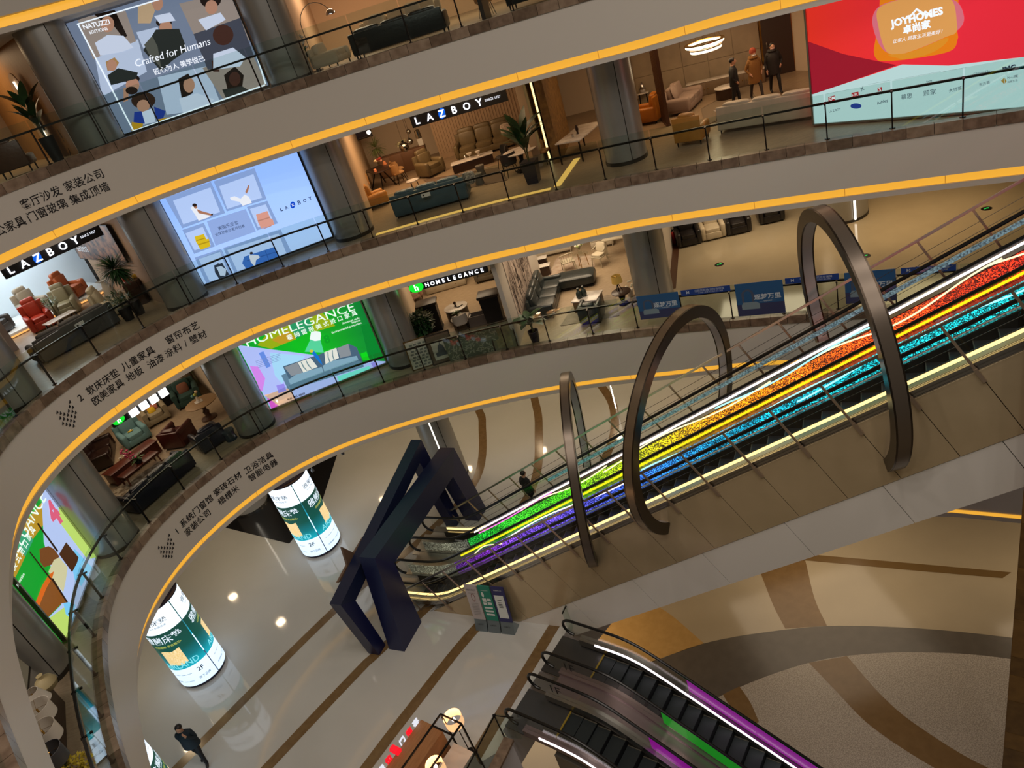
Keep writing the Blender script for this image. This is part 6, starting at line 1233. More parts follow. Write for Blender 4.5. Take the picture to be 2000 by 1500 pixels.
p = Eq(1400, 275); spindle_chair('white spindle-back armchair left of the brass table', p, face(p, 200), mat('white painted wood', '#b0a690', .5)); p = Eq(1650, 235); spindle_chair('white armchair with pads right of the brass table', p, face(p, -35), mat('white painted wood', '#b0a690'), mat('ivory tufted pad', '#bdb29c', .9))
p = Eq(1510, 250); round_table('round brass nest table with a vase of white flowers', p, M_glassc, .32, .6, M_gold, 'legs', 'side table', 'side_table'); vase('clear vase of white flowers on the brass table', p+np.array([0, 0, .61]), M_glassc, [(.08, 0), (.09, .2), (.08, .22)], 'flower_vase', 'flowers', [(.13*math.cos(i*2.4), .13*math.sin(i*2.4), .12+.04*(i % 3), .06, (mat('white bloom', '#c8c4b0', .7), M_leafp)[i % 2]) for i in range(8)])
p = Eq(1260, 170); cabinet('long ivory bench cabinet at the back of the right lower shop', p+np.array([0, .3, 0]), face(p, 0), mat('ivory lacquer', '#b4aa98', .5), 2.0, .5, .48, 3, None, 'bench_cabinet', legs=.12); p = Eq(1790, 150); rect_table('white turned-leg console behind the column', p, face(p, 0), mat('white painted wood', '#b0a690'), 1.1, .45, .8, mat('white painted wood', '#b0a690'), .06, 'legs', 'console', 'console_table'); cabinet('ivory chest of drawers left of the white console', Eq(1690, 110)+np.array([0, .5, 0]), face(Eq(1690, 110), 0), mat('ivory lacquer', '#b4aa98'), 1.0, .45, .8, 1, None, 'chest_of_drawers', legs=.1, drawers=3)
for i, (x, y, h_) in enumerate(((1195, 265, .55), (1215, 310, .45))): rect_table(('small dark nightstand at the far end of the sofa', 'low white topped side table behind the sofa')[i], Eq(x, y), face(Eq(x, y), 0), M_lmarble, .5, .4, h_, M_dwood, .03, 'box', 'side table', 'side_table')
rug('pale rug under the marble coffee table', [Eq(1330, 720)[:2], Eq(1460, 520)[:2], Eq(1760, 470)[:2], Eq(1790, 640)[:2]], FLZ[2], mat('pale worn rug', '#9c9080', .95, noise=(3, '#837868', .8))); rug('pink patterned rug beneath the brass table', [Eq(1230, 330)[:2], Eq(1300, 180)[:2], Eq(1560, 160)[:2], Eq(1600, 250)[:2]], FLZ[2], mat('pink worn rug', '#a08a78', .95, noise=(4, '#b8a898', .7)))
t = thing('white_pot', 'white pot of small blooms by the ochre lamp', 'plant', Eq(1885, 480), 0); B = MB(); B.lathe([(.1, 0), (.14, .25), (.12, .28)], 16); B.build('pot', M_ceram, t); rr = random.Random(4)
for i in range(9): B = MB(); B.ell((rr.uniform(-.15, .15), rr.uniform(-.15, .15), .34+rr.uniform(0, .25)), (.1, .1, .08), 8, 5); B.build('bloom', mat('white bloom', '#c8c4b0'), t)
# ================================================================ second floor, lobby at the right
Hq = lambda x, y: fl(2, 1220+x/2.7027, 380+y/2.7027)
blr = leather('black recliner leather', '#161313', .3, '#201c1c')
for (x, y, m_, lb_) in ((350, 262, blr, 'black leather recliner nearest the fire extinguishers'), (478, 228, cream, 'cream leather recliner between two black ones'), (612, 198, blr, 'black leather recliner right of the cream one'), (785, 140, blr, 'black leather recliner farthest right in the lobby row')):
    p = Hq(x, y)+np.array([.0, .25, 0]); armchair(lb_, p, face(p, 14), m_, 1.0, d=1.0, h=1.0, head=True, ah=.62, leg=.05, foot=True, name='recliner', cat='recliner', group='lobby recliners')
rdx = mat('extinguisher red', '#a01812', .35)
for i in range(2):
    p = Hq(262+14*i, 258-4*i); t = thing('fire_extinguisher', ('left of two red fire extinguishers by the lobby wall', 'right of two red fire extinguishers by the lobby wall')[i], 'fire extinguisher', p, 0, 'fire extinguishers'); B = MB(); B.lathe([(.07, 0), (.085, .02), (.085, .42), (.05, .5), (.025, .53)], 16); B.build('cylinder', rdx, t); B = MB(); B.box((0, 0, .56), (.06, .03, .06)); B.box((.05, 0, .6), (.12, .02, .02)); B.build('valve', M_legb, t); B = MB(); B.tube([(.03, 0, .56), (.12, 0, .45), (.1, 0, .2)], .012, 6); B.build('hose', M_legb, t)
wall('wall_lobby', C3_+np.array([.62, .55]), np.array([8.6, 29.6]), FLZ[2], CLZ[2], mat('pale lobby wall', '#b0a698', .6), .1, 'pale wall left of the lobby recliners'); bb = MB(); q0, q1 = C3_+np.array([.72, .5]), np.array([8.7, 29.55]); bb.bar((q0[0], q0[1], FLZ[2]+.006), (q1[0], q1[1], FLZ[2]+.006), .42, .012); o = bb.build('baseboard_lobby', mat('brown floor border', '#4a3020', .35), smooth=False); struct(o, 'brown stone border along the lobby wall')
q = Hq(1185, 150)+np.array([.2, .9, 0]); t = thing('lobby_column', 'wide grey drum column standing in the right lobby', 'column', q, 0); B = MB(); B.lathe([(.95, 0), (.95, CLZ[2]-FLZ[2])], 40); B.build('shaft', M_col, t); B = MB(); B.lathe([(.97, 0), (.97, .1), (.95, .1)], 40, caps=False); B.build('plinth_ring', M_dsteel, t)
t = thing('light_line', 'vertical white light line on the lobby column', 'light', q+np.array([.0, -1.0, 0]), 0); B = MB(); B.box((0, 0, 1.7), (.06, .05, 3.2)); B.build('diffuser', glow('white tube', '#fff4e0', 3), t); B = MB(); B.box((0, .04, 1.7), (.09, .03, 3.24)); B.build('backing', M_steel, t)
for i, (x, y) in enumerate(((500, 370), (1270, 325), (1910, 75))):
    p = Hq(x, y); t = thing('floor_exit_light', ('green floor exit light nearest the grey column', 'green floor exit light behind the tall ring', 'green floor exit light at the upper right lobby floor')[i], 'exit light', p, 0, 'floor exit lights'); B = MB(); B.lathe([(.17, 0), (.17, .012), (.15, .016)], 24); B.build('bezel', M_legb, t); B = MB(); B.add([(-.09, -.02, .02), (.02, -.02, .02), (.02, -.055, .02), (.1, .0, .02), (.02, .055, .02), (.02, .02, .02), (-.09, .02, .02)], [(0, 1, 2, 3, 4, 5, 6)]); B.build('arrow', glow('exit green', '#20c850', 1.2), t, smooth=False)
# banners hung on the railing
def banner(label, pxs, design):
    u0, z1_ = oncurve(*pxs[0], .07); u1, z1b = oncurve(*pxs[1], .07); _, z0_ = oncurve(*pxs[2], .07); _, z0b = oncurve(*pxs[3], .07); a, b = cp(u0, .07), cp(u1, .07); zt, zb_ = (z1_+z1b)/2, (z0_+z0b)/2
    t = thing('railing_banner', label, 'banner', (a[0], a[1], zb_)); M = Matrix.Translation((-a[0], -a[1], -zb_))@on_plane(a, b)@T((0, zb_, 0)); w, h = float(np.linalg.norm(b-a)), zt-zb_
    if design == 'blue':
        B = MB(); B.box((w/2, h/2, 0), (w, h, .012), M); B.build('sheet', mat('banner blue', '#1c3f8c', .5), t, smooth=False); W_ = mat('banner white print', '#b8c4d8', .5); B = MB(); add_text(B, 'M', M@T((w*.14, h*.55, .008)), h=h*.5, ext=0., bold=.02); B.build('emblem_lettering', W_, t, smooth=False); B = MB(); add_text(B, '付款到商场 风险有保障', M@T((w*.58, h*.66, .008)), w=w*.6, ext=0.); B.build('headline_lettering', W_, t, smooth=False); B = MB(); add_text(B, '商场统一收银 先行赔付 放心消费', M@T((w*.6, h*.28, .008)), w=w*.5, ext=0.); B.build('small_lettering', W_, t, smooth=False)
    else:
        B = MB(); B.box((w/2, h/2, 0), (w, h, .012), M); B.build('sheet', mat('poster sky blue', '#2a5a8c', .5), t, smooth=False); B = MB(); B.poly([(x*w, y*h, .008) for x, y in rect(.0, 0, 1, .36)], M); B.build('ground_print', mat('poster dusk', '#3a3f66', .5), t, smooth=False)
        B = MB(); B.poly([(x*w, y*h, .010) for x, y in ((.1, .2), (.48, .2), (.48, .36), (.42, .42), (.14, .42), (.1, .34))], M); B.build('bed_print', mat('poster bed', '#7f93a0', .5), t, smooth=False); B = MB()
        ar = [(.12, .4)]+[(.25+.13*math.cos(a_), .66+.16*math.sin(a_)) for a_ in np.linspace(PI, 0, 9)]+[(.38, .4), (.33, .4)]+[(.25+.08*math.cos(a_), .66+.1*math.sin(a_)) for a_ in np.linspace(0, PI, 9)]+[(.17, .4)]
        B.poly([(x*w, y*h, .009) for x, y in ar], M); B.build('arch_print', mat('poster arch', '#4a5670', .5), t, smooth=False); B = MB(); add_text(B, '逐梦万里', M@T((w*.66, h*.56, .011)), w=w*.56, ext=0., bold=.02); B.build('headline_lettering', mat('poster white print', '#c8d4e0', .5), t, smooth=False); B = MB(); add_text(B, '—— 全屋好眠季 ——', M@T((w*.66, h*.42, .011)), w=w*.36, ext=0.); B.build('small_lettering', mat('poster white print', '#c8d4e0', .5), t, smooth=False)
    return t
HH = lambda x, y: (1220+x/2.7027, 380+y/2.7027)
banner('blue sky poster on the railing, leftmost of three', [HH(60, 540), HH(280, 512), HH(75, 690), HH(285, 610)], 'p'); banner('blue strip banner between the left and middle railing posters', [HH(295, 508), HH(555, 477), HH(300, 538), HH(556, 507)], 'blue'); banner('blue sky poster on the railing, middle of three', [HH(578, 475), HH(832, 448), HH(600, 645), HH(838, 622)], 'p'); banner('blue strip banner just left of the tall ring', [HH(845, 440), HH(1130, 418), HH(846, 472), HH(1132, 448)], 'blue'); banner('blue sky poster on the railing, partly behind the tall ring', [HH(1158, 412), HH(1430, 393), HH(1160, 575), HH(1435, 560)], 'p'); banner('blue strip banner at the right behind the escalators', [HH(1458, 388), HH(1750, 366), HH(1460, 422), HH(1752, 400)], 'blue')
# ================================================================ second floor, lamp shop at the lower left
Iq = lambda x, y, z: up(x/5.77, 1240+y/5.77, z)
z_ = FLZ[2]+.78; pI = (Iq(560, 760, z_)+Iq(560, 1150, z_))/2; rect_table('dark red mahogany console crowded with lamps', (pI[0]-.3, pI[1], FLZ[2]), crot(12.8), mat('dark mahogany', '#2c100a', .35), 2.6, .5, .78, mat('dark mahogany', '#2c100a', .35), .05, 'box', 'console', 'console_table')
shw = mat('white lampshade', '#dcd4c8', .8); shg = mat('smoky wire shade', '#5a5a60', .4, .3)
for (x, y, m_, r0_, r1_, lb_) in ((380, 690, shw, .15, .26, 'table lamp with a tapered ivory shade, farthest of the row'), (430, 860, shw, .28, .28, 'table lamp with a white drum shade behind the middle one'), (490, 1100, shw, .28, .28, 'table lamp with a white drum shade nearest the yellow flowers'), (570, 1350, shg, .25, .25, 'table lamp with a smoky translucent drum shade')):
    p = Iq(x, y, z_+.55); lamp_table(lb_, (p[0], p[1], z_), m_, mat('green glass lamp base', '#1c3a30', .3) if y > 800 else M_dwood, .68, r0_, r1_, .34)
p = Iq(530, 560, z_+.15); vase('round cream pottery vase behind the ivory lamp', (p[0], p[1], z_), mat('cream pottery', '#a89870', .6), [(.08, 0), (.2, .08), (.24, .2), (.18, .32), (.07, .38), (.06, .44), (.075, .46)])
a = up(390/5.77, 1240+560/5.77, FLZ[2]+.9); frame_pic('pale botanical print in a dark frame behind the lamps', (a[0]-.35, a[1]+.35, FLZ[2]), crot(13.5), 1.1, 1.2, dkf, [('leaf_print', mat('olive leaf print', '#5e5a40', .7), [[(.6+.12*math.cos(t_)+dx, .6+.16*math.sin(t_)+dy) for t_ in np.linspace(0, 2*PI, 14)[:-1]] for dx, dy in ((0, 0), (.18, .1), (.1, .32), (.28, .28), (.2, .5))])], 6, mat_m=mat('picture paper', '#b8b4a4'), z=.8)
p = Iq(820, 1480, FLZ[2]+1.0); bush('yellow blossom bunch in a dark vase at the bottom left corner', (p[0], p[1], FLZ[2]), M_dwood, .14, .55, .9, .34, .22, mat('yellow blossom', '#b8a020', .7, noise=(9, '#d0bc40', .7)), 260, .07, .05, 'flower_bunch', 71)
# ================================================================ fourth floor
Gq = lambda x, y: fl(4, x/4.545, 30+y/4.545)
def f4(u, off): return np.array([*cp(u, off), FLZ[4]])
plant('tall peace lily in a black tapered pot at the upper left', f4(23.0, 2.0), mat('black planter', '#121214'), .22, .75, 15, .62, .24, M_leafd, (.3, 1.0), .35, 60, seed=81)
armchair('brown leather wing lounge chair at the upper left', f4(22.3, 2.6), crot(22.3)+R_(150), leather('brown leather', '#4a2f1c', .4, '#573822'), .95, d=.95, h=1.0, ah=.5, leg=.2)
armchair('black lounge chair cut by the upper left edge', f4(21.2, 1.9), crot(21.2)+R_(165), leather('black lounge leather', '#15110f', .4), .9, d=.9, h=.8, ah=.55, leg=.22)
for i, (u_, o_) in enumerate(((23.6, 3.2), (24.0, 4.2))): dining_chair(('dark wooden chair near the lit arch, nearer one', 'dark wooden chair near the lit arch, farther one')[i], f4(u_, o_), crot(23.6)+R_(60), M_dwood, M_dwood, 'chairs at the lit arch')
aw0, aw1 = C1_+np.array([-.75, .45]), np.array([-14.9, 30.4]); an = thing('arch_niche', 'arched wall niche with a curved white light strip', 'niche', (*(aw0+(aw1-aw0)*.3), FLZ[4])); M = Matrix.Translation(-Vector((*(aw0+(aw1-aw0)*.3), FLZ[4])))@on_plane(aw1, aw0)@T((float(np.linalg.norm(aw1-aw0))*.70, FLZ[4], .08))
arc_ = [(-.5, .0)]+[(.5*math.cos(a), 1.9+.75*math.sin(a)) for a in np.linspace(PI, 0, 13)]+[(.5, 0)]; B = MB(); B.prism(arc_, 0, .03, M); B.build('niche_panel', mat('pale niche plaster', '#c8a888', .6), an, smooth=False); B = MB(); B.tube([(.1+.1*math.sin(PI*z), z*2.3+.1, .07) for z in np.linspace(0, 1, 12)], .028, 8, M); B.build('light_strip', glow('white tube', '#fff4e0', 3), an); B = MB(); B.box((.2, 1.1, .06), (.3, .42, .04), M); B.build('plaque', M_legb, an, smooth=False)
cream2 = mat('cream boucle', '#b8a58a', .9, bump=(40, .3))
sofa('long black sofa with its back to the top railing', f4(32.7, 1.45), crot(32.7)+PI, leather('black sofa leather', '#0e0d0d', .35), 3.0, 1.0, 3, .82, ah=.64, leg=.16, aw=.18)
sofa('cream sofa with big pillows behind the black sofa', f4(32.2, 4.6), crot(32.2), cream2, 3.0, 1.1, 3, .95, ah=.6); 
sofa('second dark sofa at the right of the top shop', f4(36.6, 2.6), crot(36.6)+PI, leather('black sofa leather', '#0e0d0d'), 2.0, .95, 2, .8, ah=.6, leg=.16)
for i, u_ in enumerate((31.6, 32.7)): cushion('large cream pillow on the cream sofa, %s' % ('left', 'right')[i], f4(u_, 4.35)+np.array([0, 0, .5]), crot(31), cream2, .6, 70, 'cream pillows')
armchair('cream swoop-arm lounge chair under the arc lamp', f4(30.35, 2.4), crot(30.2)+R_(70), cream2, 1.0, d=1.0, h=.75, ah=.5, leg=.12)
p = f4(29.75, 3.0); t = thing('arc_floor_lamp', 'chrome arc floor lamp with a domed head at the top', 'lamp', p, crot(28.6)); B = MB(); B.cyl((0, 0, 0), .2, .06, 20); B.build('base', M_lmarble, t); B = MB(); B.tube([(0, 0, .05), (0, 0, 1.3)]+[(.55-.55*math.cos(a), 0, 1.3+.62*math.sin(a)) for a in np.linspace(.2, 2.6, 12)], .014, 8); B.build('arc', M_chrome, t); B = MB(); B.lathe([(.17, 0), (.16, .07), (.09, .14), (.03, .16)], 20, c=(1.04, 0, 1.45)); B.build('lamp_shade', M_chrome, t)
p = f4(29.75, 2.3); rect_table('small side table with a white orchid below the arc lamp', p, crot(28.9), M_glassc, .5, .5, .5, M_legb, .03, 'legs', 'side table', 'side_table'); plant('white orchid in a dark cube pot on the side table', p+np.array([0, 0, .51]), mat('black planter', '#121214'), .09, .14, 6, .2, .06, M_leafm, (.02, .1), .4, 50, 'orchid', 91, True); t = thing('orchid_spray', 'white orchid blooms above the dark cube pot', 'flowers', p+np.array([0, 0, .7]), 0)
for i in range(7): B = MB(); B.ell((.06*math.cos(i*2.4), .06*math.sin(i*2.4), .1+.06*i), (.11, .11, .08), 8, 5); B.build('bloom', mat('white petals', '#c8bcb0', .7), t)
B = MB(); B.tube([(0, 0, -.1), (.02, 0, .5)], .006, 5); B.build('stem', M_stem, t)
for i in range(2): dining_chair(('pale wooden chair behind the black sofa end', 'brown wooden chair at the right of the top shop')[i], f4((34.9, 38.4)[i], (3.4, 2.6)[i]), crot(34)+R_(20), (mat('honey wood', '#a8743a', .5), leather('oxblood leather', '#4a2018', .4))[i], M_chrome, 'chairs in the top shop')
wall('wall_fin', cp(35.2, 1.2), cp(35.1, 2.6), FLZ[4], CLZ[4], M_dwood, .12, 'dark wood fin in the top shop')
# ---------------------------------------------------------------- people on the ground floor
P = up(403, 1488, Z1); person('person in dark teal coat phoning while walking near the bottom left', P, math.atan2(-.9, -.45)+PI/2+.5, mat('dark teal coat', '#10202a', .75), blk2, .84, H=1.74, stride=.3, armR='phone', armL='back', puffy=1.08)
P = up(1043, 990, Z1); person('person in black standing behind the escalator far fence', P, 2.2, blk, blk2, .7, H=1.68, stride=.1)
# drop spotlights below the lowest fascia
for i, (px, py) in enumerate(((413, 1050), (610, 918), (669, 885), (598+68, 860))[:3]):
    u_, z__ = oncurve(px, py, .5); c_ = cp(u_, .5); t = thing('spotlight', ('small spotlight under the lowest fascia near the arrow sign', 'small spotlight under the fascia left of the dark floor', 'small spotlight under the fascia right of the dark floor')[i], 'spotlight', (c_[0], c_[1], z__), 0, 'fascia spotlights'); B = MB(); B.tube([(0, 0, .05), (0, 0, 3.42-z__)], .012, 6); B.build('stem', M_ceram, t); B = MB(); B.lathe([(.03, .06), (.06, .02), (.06, -.06), (.04, -.07)], 14); B.build('head', mat('grey spotlight', '#6a6c70', .4, .4), t)
# light lines and a white column on the ground floor
def light_line(label, p, z0, z1, off=(0, -.05)):
    t = thing('light_line', label, 'light', (p[0]+off[0], p[1]+off[1], z0), 0); B = MB(); B.box((0, 0, (z1-z0)/2), (.045, .04, z1-z0)); B.build('diffuser', glow('white tube', '#fff4e0', 3), t); B = MB(); B.box((0, .035, (z1-z0)/2), (.07, .02, z1-z0)); B.build('backing', M_steel, t)
x_, y_ = COLS[3]; light_line('vertical light line on the ground column behind the portal', (x_-.02, y_-.70), .55, 3.3)
q = up(497, 1003, Z1); t = thing('white_column', 'white round column behind the lowest fascia lettering', 'column', (q[0]-.3, q[1]+.8, Z1), 0); B = MB(); B.lathe([(.8, 0), (.8, 3.72)], 36); B.build('shaft', mat('white column paint', '#b8b4b0', .5), t); B = MB(); B.lathe([(.82, 0), (.82, .1), (.8, .1)], 36, caps=False); B.build('plinth_ring', M_steel, t)
q = up(493, 1006, Z1); light_line('vertical light line on the white ground floor column', q, Z1+.5, 3.3)
q = up(1203, 797, Z1); light_line('vertical light line at the far end of the ground floor', q, Z1+.02, 3.3)
# ================================================================ lit posters
class Poster:
    def __init__(s, label, p, q, z0, z1, bg, name='lit_poster', frame=None):
        s.p, s.q = np.array(p[:2]), np.array(q[:2]); s.L = float(np.linalg.norm(s.q-s.p)); s.z0 = z0
        s.t = thing(name, label, 'poster', (s.p[0], s.p[1], z0)); s.M = Matrix.Translation((-s.p[0], -s.p[1], -z0))@on_plane(s.p, s.q)@T((0, z0, 0)); s.h = z1-z0; s.n = 0
        B = MB(); B.box((s.L/2, s.h/2, -.05), (s.L, s.h, .1), s.M); B.build('light_box', bg, s.t, smooth=False)
        if frame:
            for nm, c, d in (('frame_side', (0, s.h/2, 0), (.05, s.h, .12)), ('frame_side', (s.L, s.h/2, 0), (.05, s.h, .12)), ('frame_rail', (s.L/2, .0, 0), (s.L, .05, .12))): B = MB(); B.box(c, d, s.M); B.build(nm, frame, s.t, smooth=False)
    def xy(s, px, py): f, z = rays_at(px, py, s.p, s.q); return f*s.L, z-s.z0
    def poly(s, name, m, polys, conv=lambda x, y: (x, y), clip=True, smooth=False):
        s.n += 1
        for pl in polys:
            if smooth: pl = [tuple(q) for q in catmull(np.array(pl+pl[:3], float), 6)[6:6*(len(pl)+1)]]
            pts = [s.xy(*conv(*p)) for p in pl]
            if clip: pts = s.clip(pts)
            if len(pts) > 2: B = MB(); B.poly([(x, y, .002+.0015*s.n) for x, y in pts], s.M); B.build(name, m, s.t, smooth=False)
    def clip(s, pl):
        for ax, lim, sg in ((0, 0, 1), (0, s.L, -1), (1, 0, 1), (1, s.h, -1)):
            out = []
            for i in range(len(pl)):
                a, b = pl[i], pl[(i+1) % len(pl)]; da, db = (a[ax]-lim)*sg, (b[ax]-lim)*sg
                if da >= 0: out.append(a)
                if (da >= 0) != (db >= 0): k = da/(da-db); out.append((a[0]+(b[0]-a[0])*k, a[1]+(b[1]-a[1])*k))
            pl = out
            if not pl: break
        return pl
    def text(s, name, m, items, conv=lambda x, y: (x, y)):
        s.n += 1
        for it in items:
            txt, a, b = it[:3]; bold = it[3] if len(it) > 3 else .0; sh = it[4] if len(it) > 4 else 0.; hr = it[5] if len(it) > 5 else None; a, b = s.xy(*conv(*a)), s.xy(*conv(*b)); w = b[0]-a[0]; ang = math.atan2(b[1]-a[1], w); B = MB()
            add_text(B, txt, s.M@T(((a[0]+b[0])/2, (a[1]+b[1])/2, .002+.0015*s.n), rz=ang), w=w, h=(w*hr if hr else None), ext=0., bold=bold, shear=sh); B.build(name, m, s.t, smooth=False)
ellp = lambda cx, cy, rx, ry=None, n=16: [(cx+rx*math.cos(2*PI*i/n), cy+(ry or rx)*math.sin(2*PI*i/n)) for i in range(n)]
PA, PB = (-8.95, 25.2), (-4.33, 25.95)
G = lambda c, s=.85: glow('print '+c+(' %.2f' % s), c, s)
BLK = mat('poster black edge', '#0d0d10', .4)
# ---- third floor: pale blue poster with furniture niches
k5_ = lambda x, y: (300+x/5, 280+y/5)
po = Poster('pale blue lit poster of chairs in niches between the columns', PA, PB, FLZ[3]+.12, CLZ[3]-.05, grad('pale blue print', [(0, '#a8c4f4'), (.5, '#9cc0fb'), (1, '#8fb8ff')], 2, 0, 3.2, .95), frame=BLK)
po.poly('niche_print', G('#8aa6da', .9), [[(110, 530), (560, 375), (700, 680), (280, 830)], [(585, 370), (985, 240), (1105, 545), (715, 665)], [(280, 845), (490, 775), (600, 1005), (395, 1080)], [(910, 620), (1110, 560), (1215, 780), (1010, 850)], [(400, 1115), (660, 1030), (790, 1310), (530, 1400)], [(680, 1020), (1240, 840), (1360, 1090), (800, 1290)]], k5_)
po.poly('niche_back_print', G('#b4ccf8', .95), [[(190, 560), (555, 430), (650, 670), (290, 790)], [(640, 420), (975, 300), (1060, 530), (720, 640)], [(310, 880), (480, 815), (560, 990), (400, 1045)], [(940, 640), (1095, 595), (1175, 770), (1020, 820)], [(440, 1130), (650, 1060), (740, 1290), (550, 1350)], [(720, 1040), (1220, 880), (1300, 1080), (820, 1250)]], k5_)
po.poly('text_panel_print', G('#93aee6', .9), [[(520, 760), (900, 640), (1000, 860), (605, 1000)]], k5_)
po.poly('yellow_chair_print', G('#e0c020'), [[(400, 910), (490, 885), (515, 935), (540, 930), (555, 1005), (460, 1040), (430, 985), (415, 965)]], k5_); po.poly('chair_shade_print', G('#b89818'), [[(432, 985), (545, 950), (548, 962), (436, 997)], [(415, 945), (500, 920), (503, 930), (418, 955)]], k5_)
po.poly('pink_chair_print', G('#e0a090'), [[(1000, 695), (1110, 660), (1140, 730), (1165, 745), (1180, 795), (1050, 830), (1020, 770)]], k5_); po.poly('pink_shade_print', G('#c08878'), [[(1015, 752), (1130, 718), (1135, 728), (1020, 764)], [(1070, 830), (1150, 800), (1152, 806), (1075, 836)]], k5_)
po.poly('white_recliner_print', G('#e4e8f0', 1.), [[(360, 630), (400, 600), (450, 660), (540, 690), (580, 690), (530, 725), (440, 755), (410, 700)], [(745, 530), (790, 515), (850, 540), (890, 500), (930, 520), (960, 580), (870, 610), (840, 570), (760, 555)]], k5_)
po.poly('figure_print', G('#b07a60'), [ellp(410, 620, 16, 18), [(420, 640), (470, 660), (540, 680), (580, 695), (560, 705), (440, 680)], [(895, 475), (925, 405), (935, 410), (925, 460), (910, 490)]], k5_); po.poly('hair_print', G('#2a1a16'), [ellp(400, 602, 22, 17), [(560, 690), (585, 683), (570, 712)], ellp(955, 1072, 16, 14), ellp(1000, 1082, 14, 12), ellp(632, 1180, 14, 10)], k5_)
po.poly('blue_sofa_print', G('#3a70c8'), [[(885, 1105), (1180, 1010), (1235, 1110), (910, 1230), (865, 1170)]], k5_); po.poly('blue_sofa_seam', G('#2c5aa8'), [[(1085, 1045), (1092, 1043), (1130, 1140), (1122, 1143)], [(910, 1140), (1210, 1050), (1213, 1058), (914, 1150)]], k5_); po.poly('couple_print', G('#d8dcec', .9), [[(930, 1095), (960, 1085), (1020, 1090), (1040, 1110), (1000, 1140), (990, 1205), (950, 1160)]], k5_)
po.poly('dark_recliner_print', G('#2c3648'), [[(590, 1190), (670, 1165), (740, 1280), (640, 1320), (600, 1260)]], k5_); po.poly('reclining_figure_print', G('#c0d0ec', .9), [[(610, 1210), (660, 1195), (710, 1230), (700, 1290), (650, 1290), (630, 1240)]], k5_)
po.text('lettering', G('#2a3a66', .5), [('L', (1236, 646), (1258, 638), .02), ('A', (1284, 633), (1310, 620), .02), ('B', (1408, 580), (1434, 572), .02), ('O', (1460, 562), (1490, 552), .02), ('Y', (1515, 540), (1543, 530), .02), ('美国乐至宝', (630, 832), (822, 768)), ('全球功能沙发开创者', (600, 893), (888, 800))], k5_); po.poly('blue_emblem', G('#0a4ad0'), [ellp(1358, 600, 24, 34)], k5_); po.text('emblem_letter', G('#ffffff', 1.), [('Z', (1346, 604), (1370, 596), .05)], k5_)
# ---- second floor: green sofa poster
kh = lambda x, y: (440+x/5.77, 560+y/5.77)
po = Poster('lit green poster of a grey sofa with a parrot between the columns', PA, PB, FLZ[2]+.1, CLZ[2]-.05, grad('green print', [(0, '#0aa030'), (.4, '#08c020'), (.75, '#10a028'), (1, '#088038')], 0, 0, 4.7, .8), frame=M_steel)
po.poly('patch_print', G('#a0b818'), [[(360, 660), (500, 500), (700, 375), (800, 590), (520, 700)], [(970, 400), (900, 300), (1060, 260), (1240, 440), (1000, 510)]], kh); po.poly('teal_patch_print', G('#2aa068'), [[(700, 372), (915, 300), (985, 470), (800, 590)]], kh); po.poly('gold_patch_print', G('#c8a028'), [[(520, 600), (700, 490), (790, 580), (640, 650)]], kh)
po.poly('dark_green_print', G('#088a30'), [[(1380, 500), (1530, 440), (1620, 820), (1800, 800), (1640, 400), (1530, 440)], [(1500, 860), (1780, 760), (1820, 840), (1640, 840)]], kh); po.poly('bright_green_print', G('#10e020'), [[(1525, 755), (1590, 730), (1630, 830), (1550, 830)]], kh)
po.poly('lilac_print', G('#b4c4ff', .9), [[(135, 655), (980, 765), (1500, 880), (1620, 830), (1820, 840), (1860, 915), (540, 1430)]], kh); po.poly('pink_print', G('#d88af0', .9), [[(275, 890), (370, 900), (450, 1030), (420, 1170), (400, 1180)]], kh); po.poly('magenta_print', G('#f060e0', .9), [[(470, 1250), (600, 1300), (640, 1390), (540, 1430)]], kh); po.poly('peach_print', G('#f0c0a8', .9), [[(440, 1220), (740, 1130), (790, 1290), (600, 1340)]], kh); po.poly('violet_print', G('#9a90f0', .9), [[(575, 1110), (660, 1090), (690, 1170), (600, 1200)], [(1640, 860), (1700, 840), (1740, 920), (1690, 950)]], kh); po.poly('pale_blue_print', G('#a4d8f8', .95), [[(500, 740), (900, 780), (700, 1000), (640, 1090), (560, 1000)]], kh); po.poly('teal_floor_print', G('#78ead8', .9), [[(1255, 1010), (1620, 890), (1670, 985), (1310, 1125)]], kh)
po.poly('lamp_cone_print', G('#58d8a0', .9), [[(960, 590), (1072, 600), (1110, 740), (895, 730)]], kh); po.poly('lamp_print', G('#eaf6f4', 1.), [[(965, 512), (1010, 497), (1070, 505), (1078, 540), (1072, 600), (1010, 610), (952, 590)]], kh)
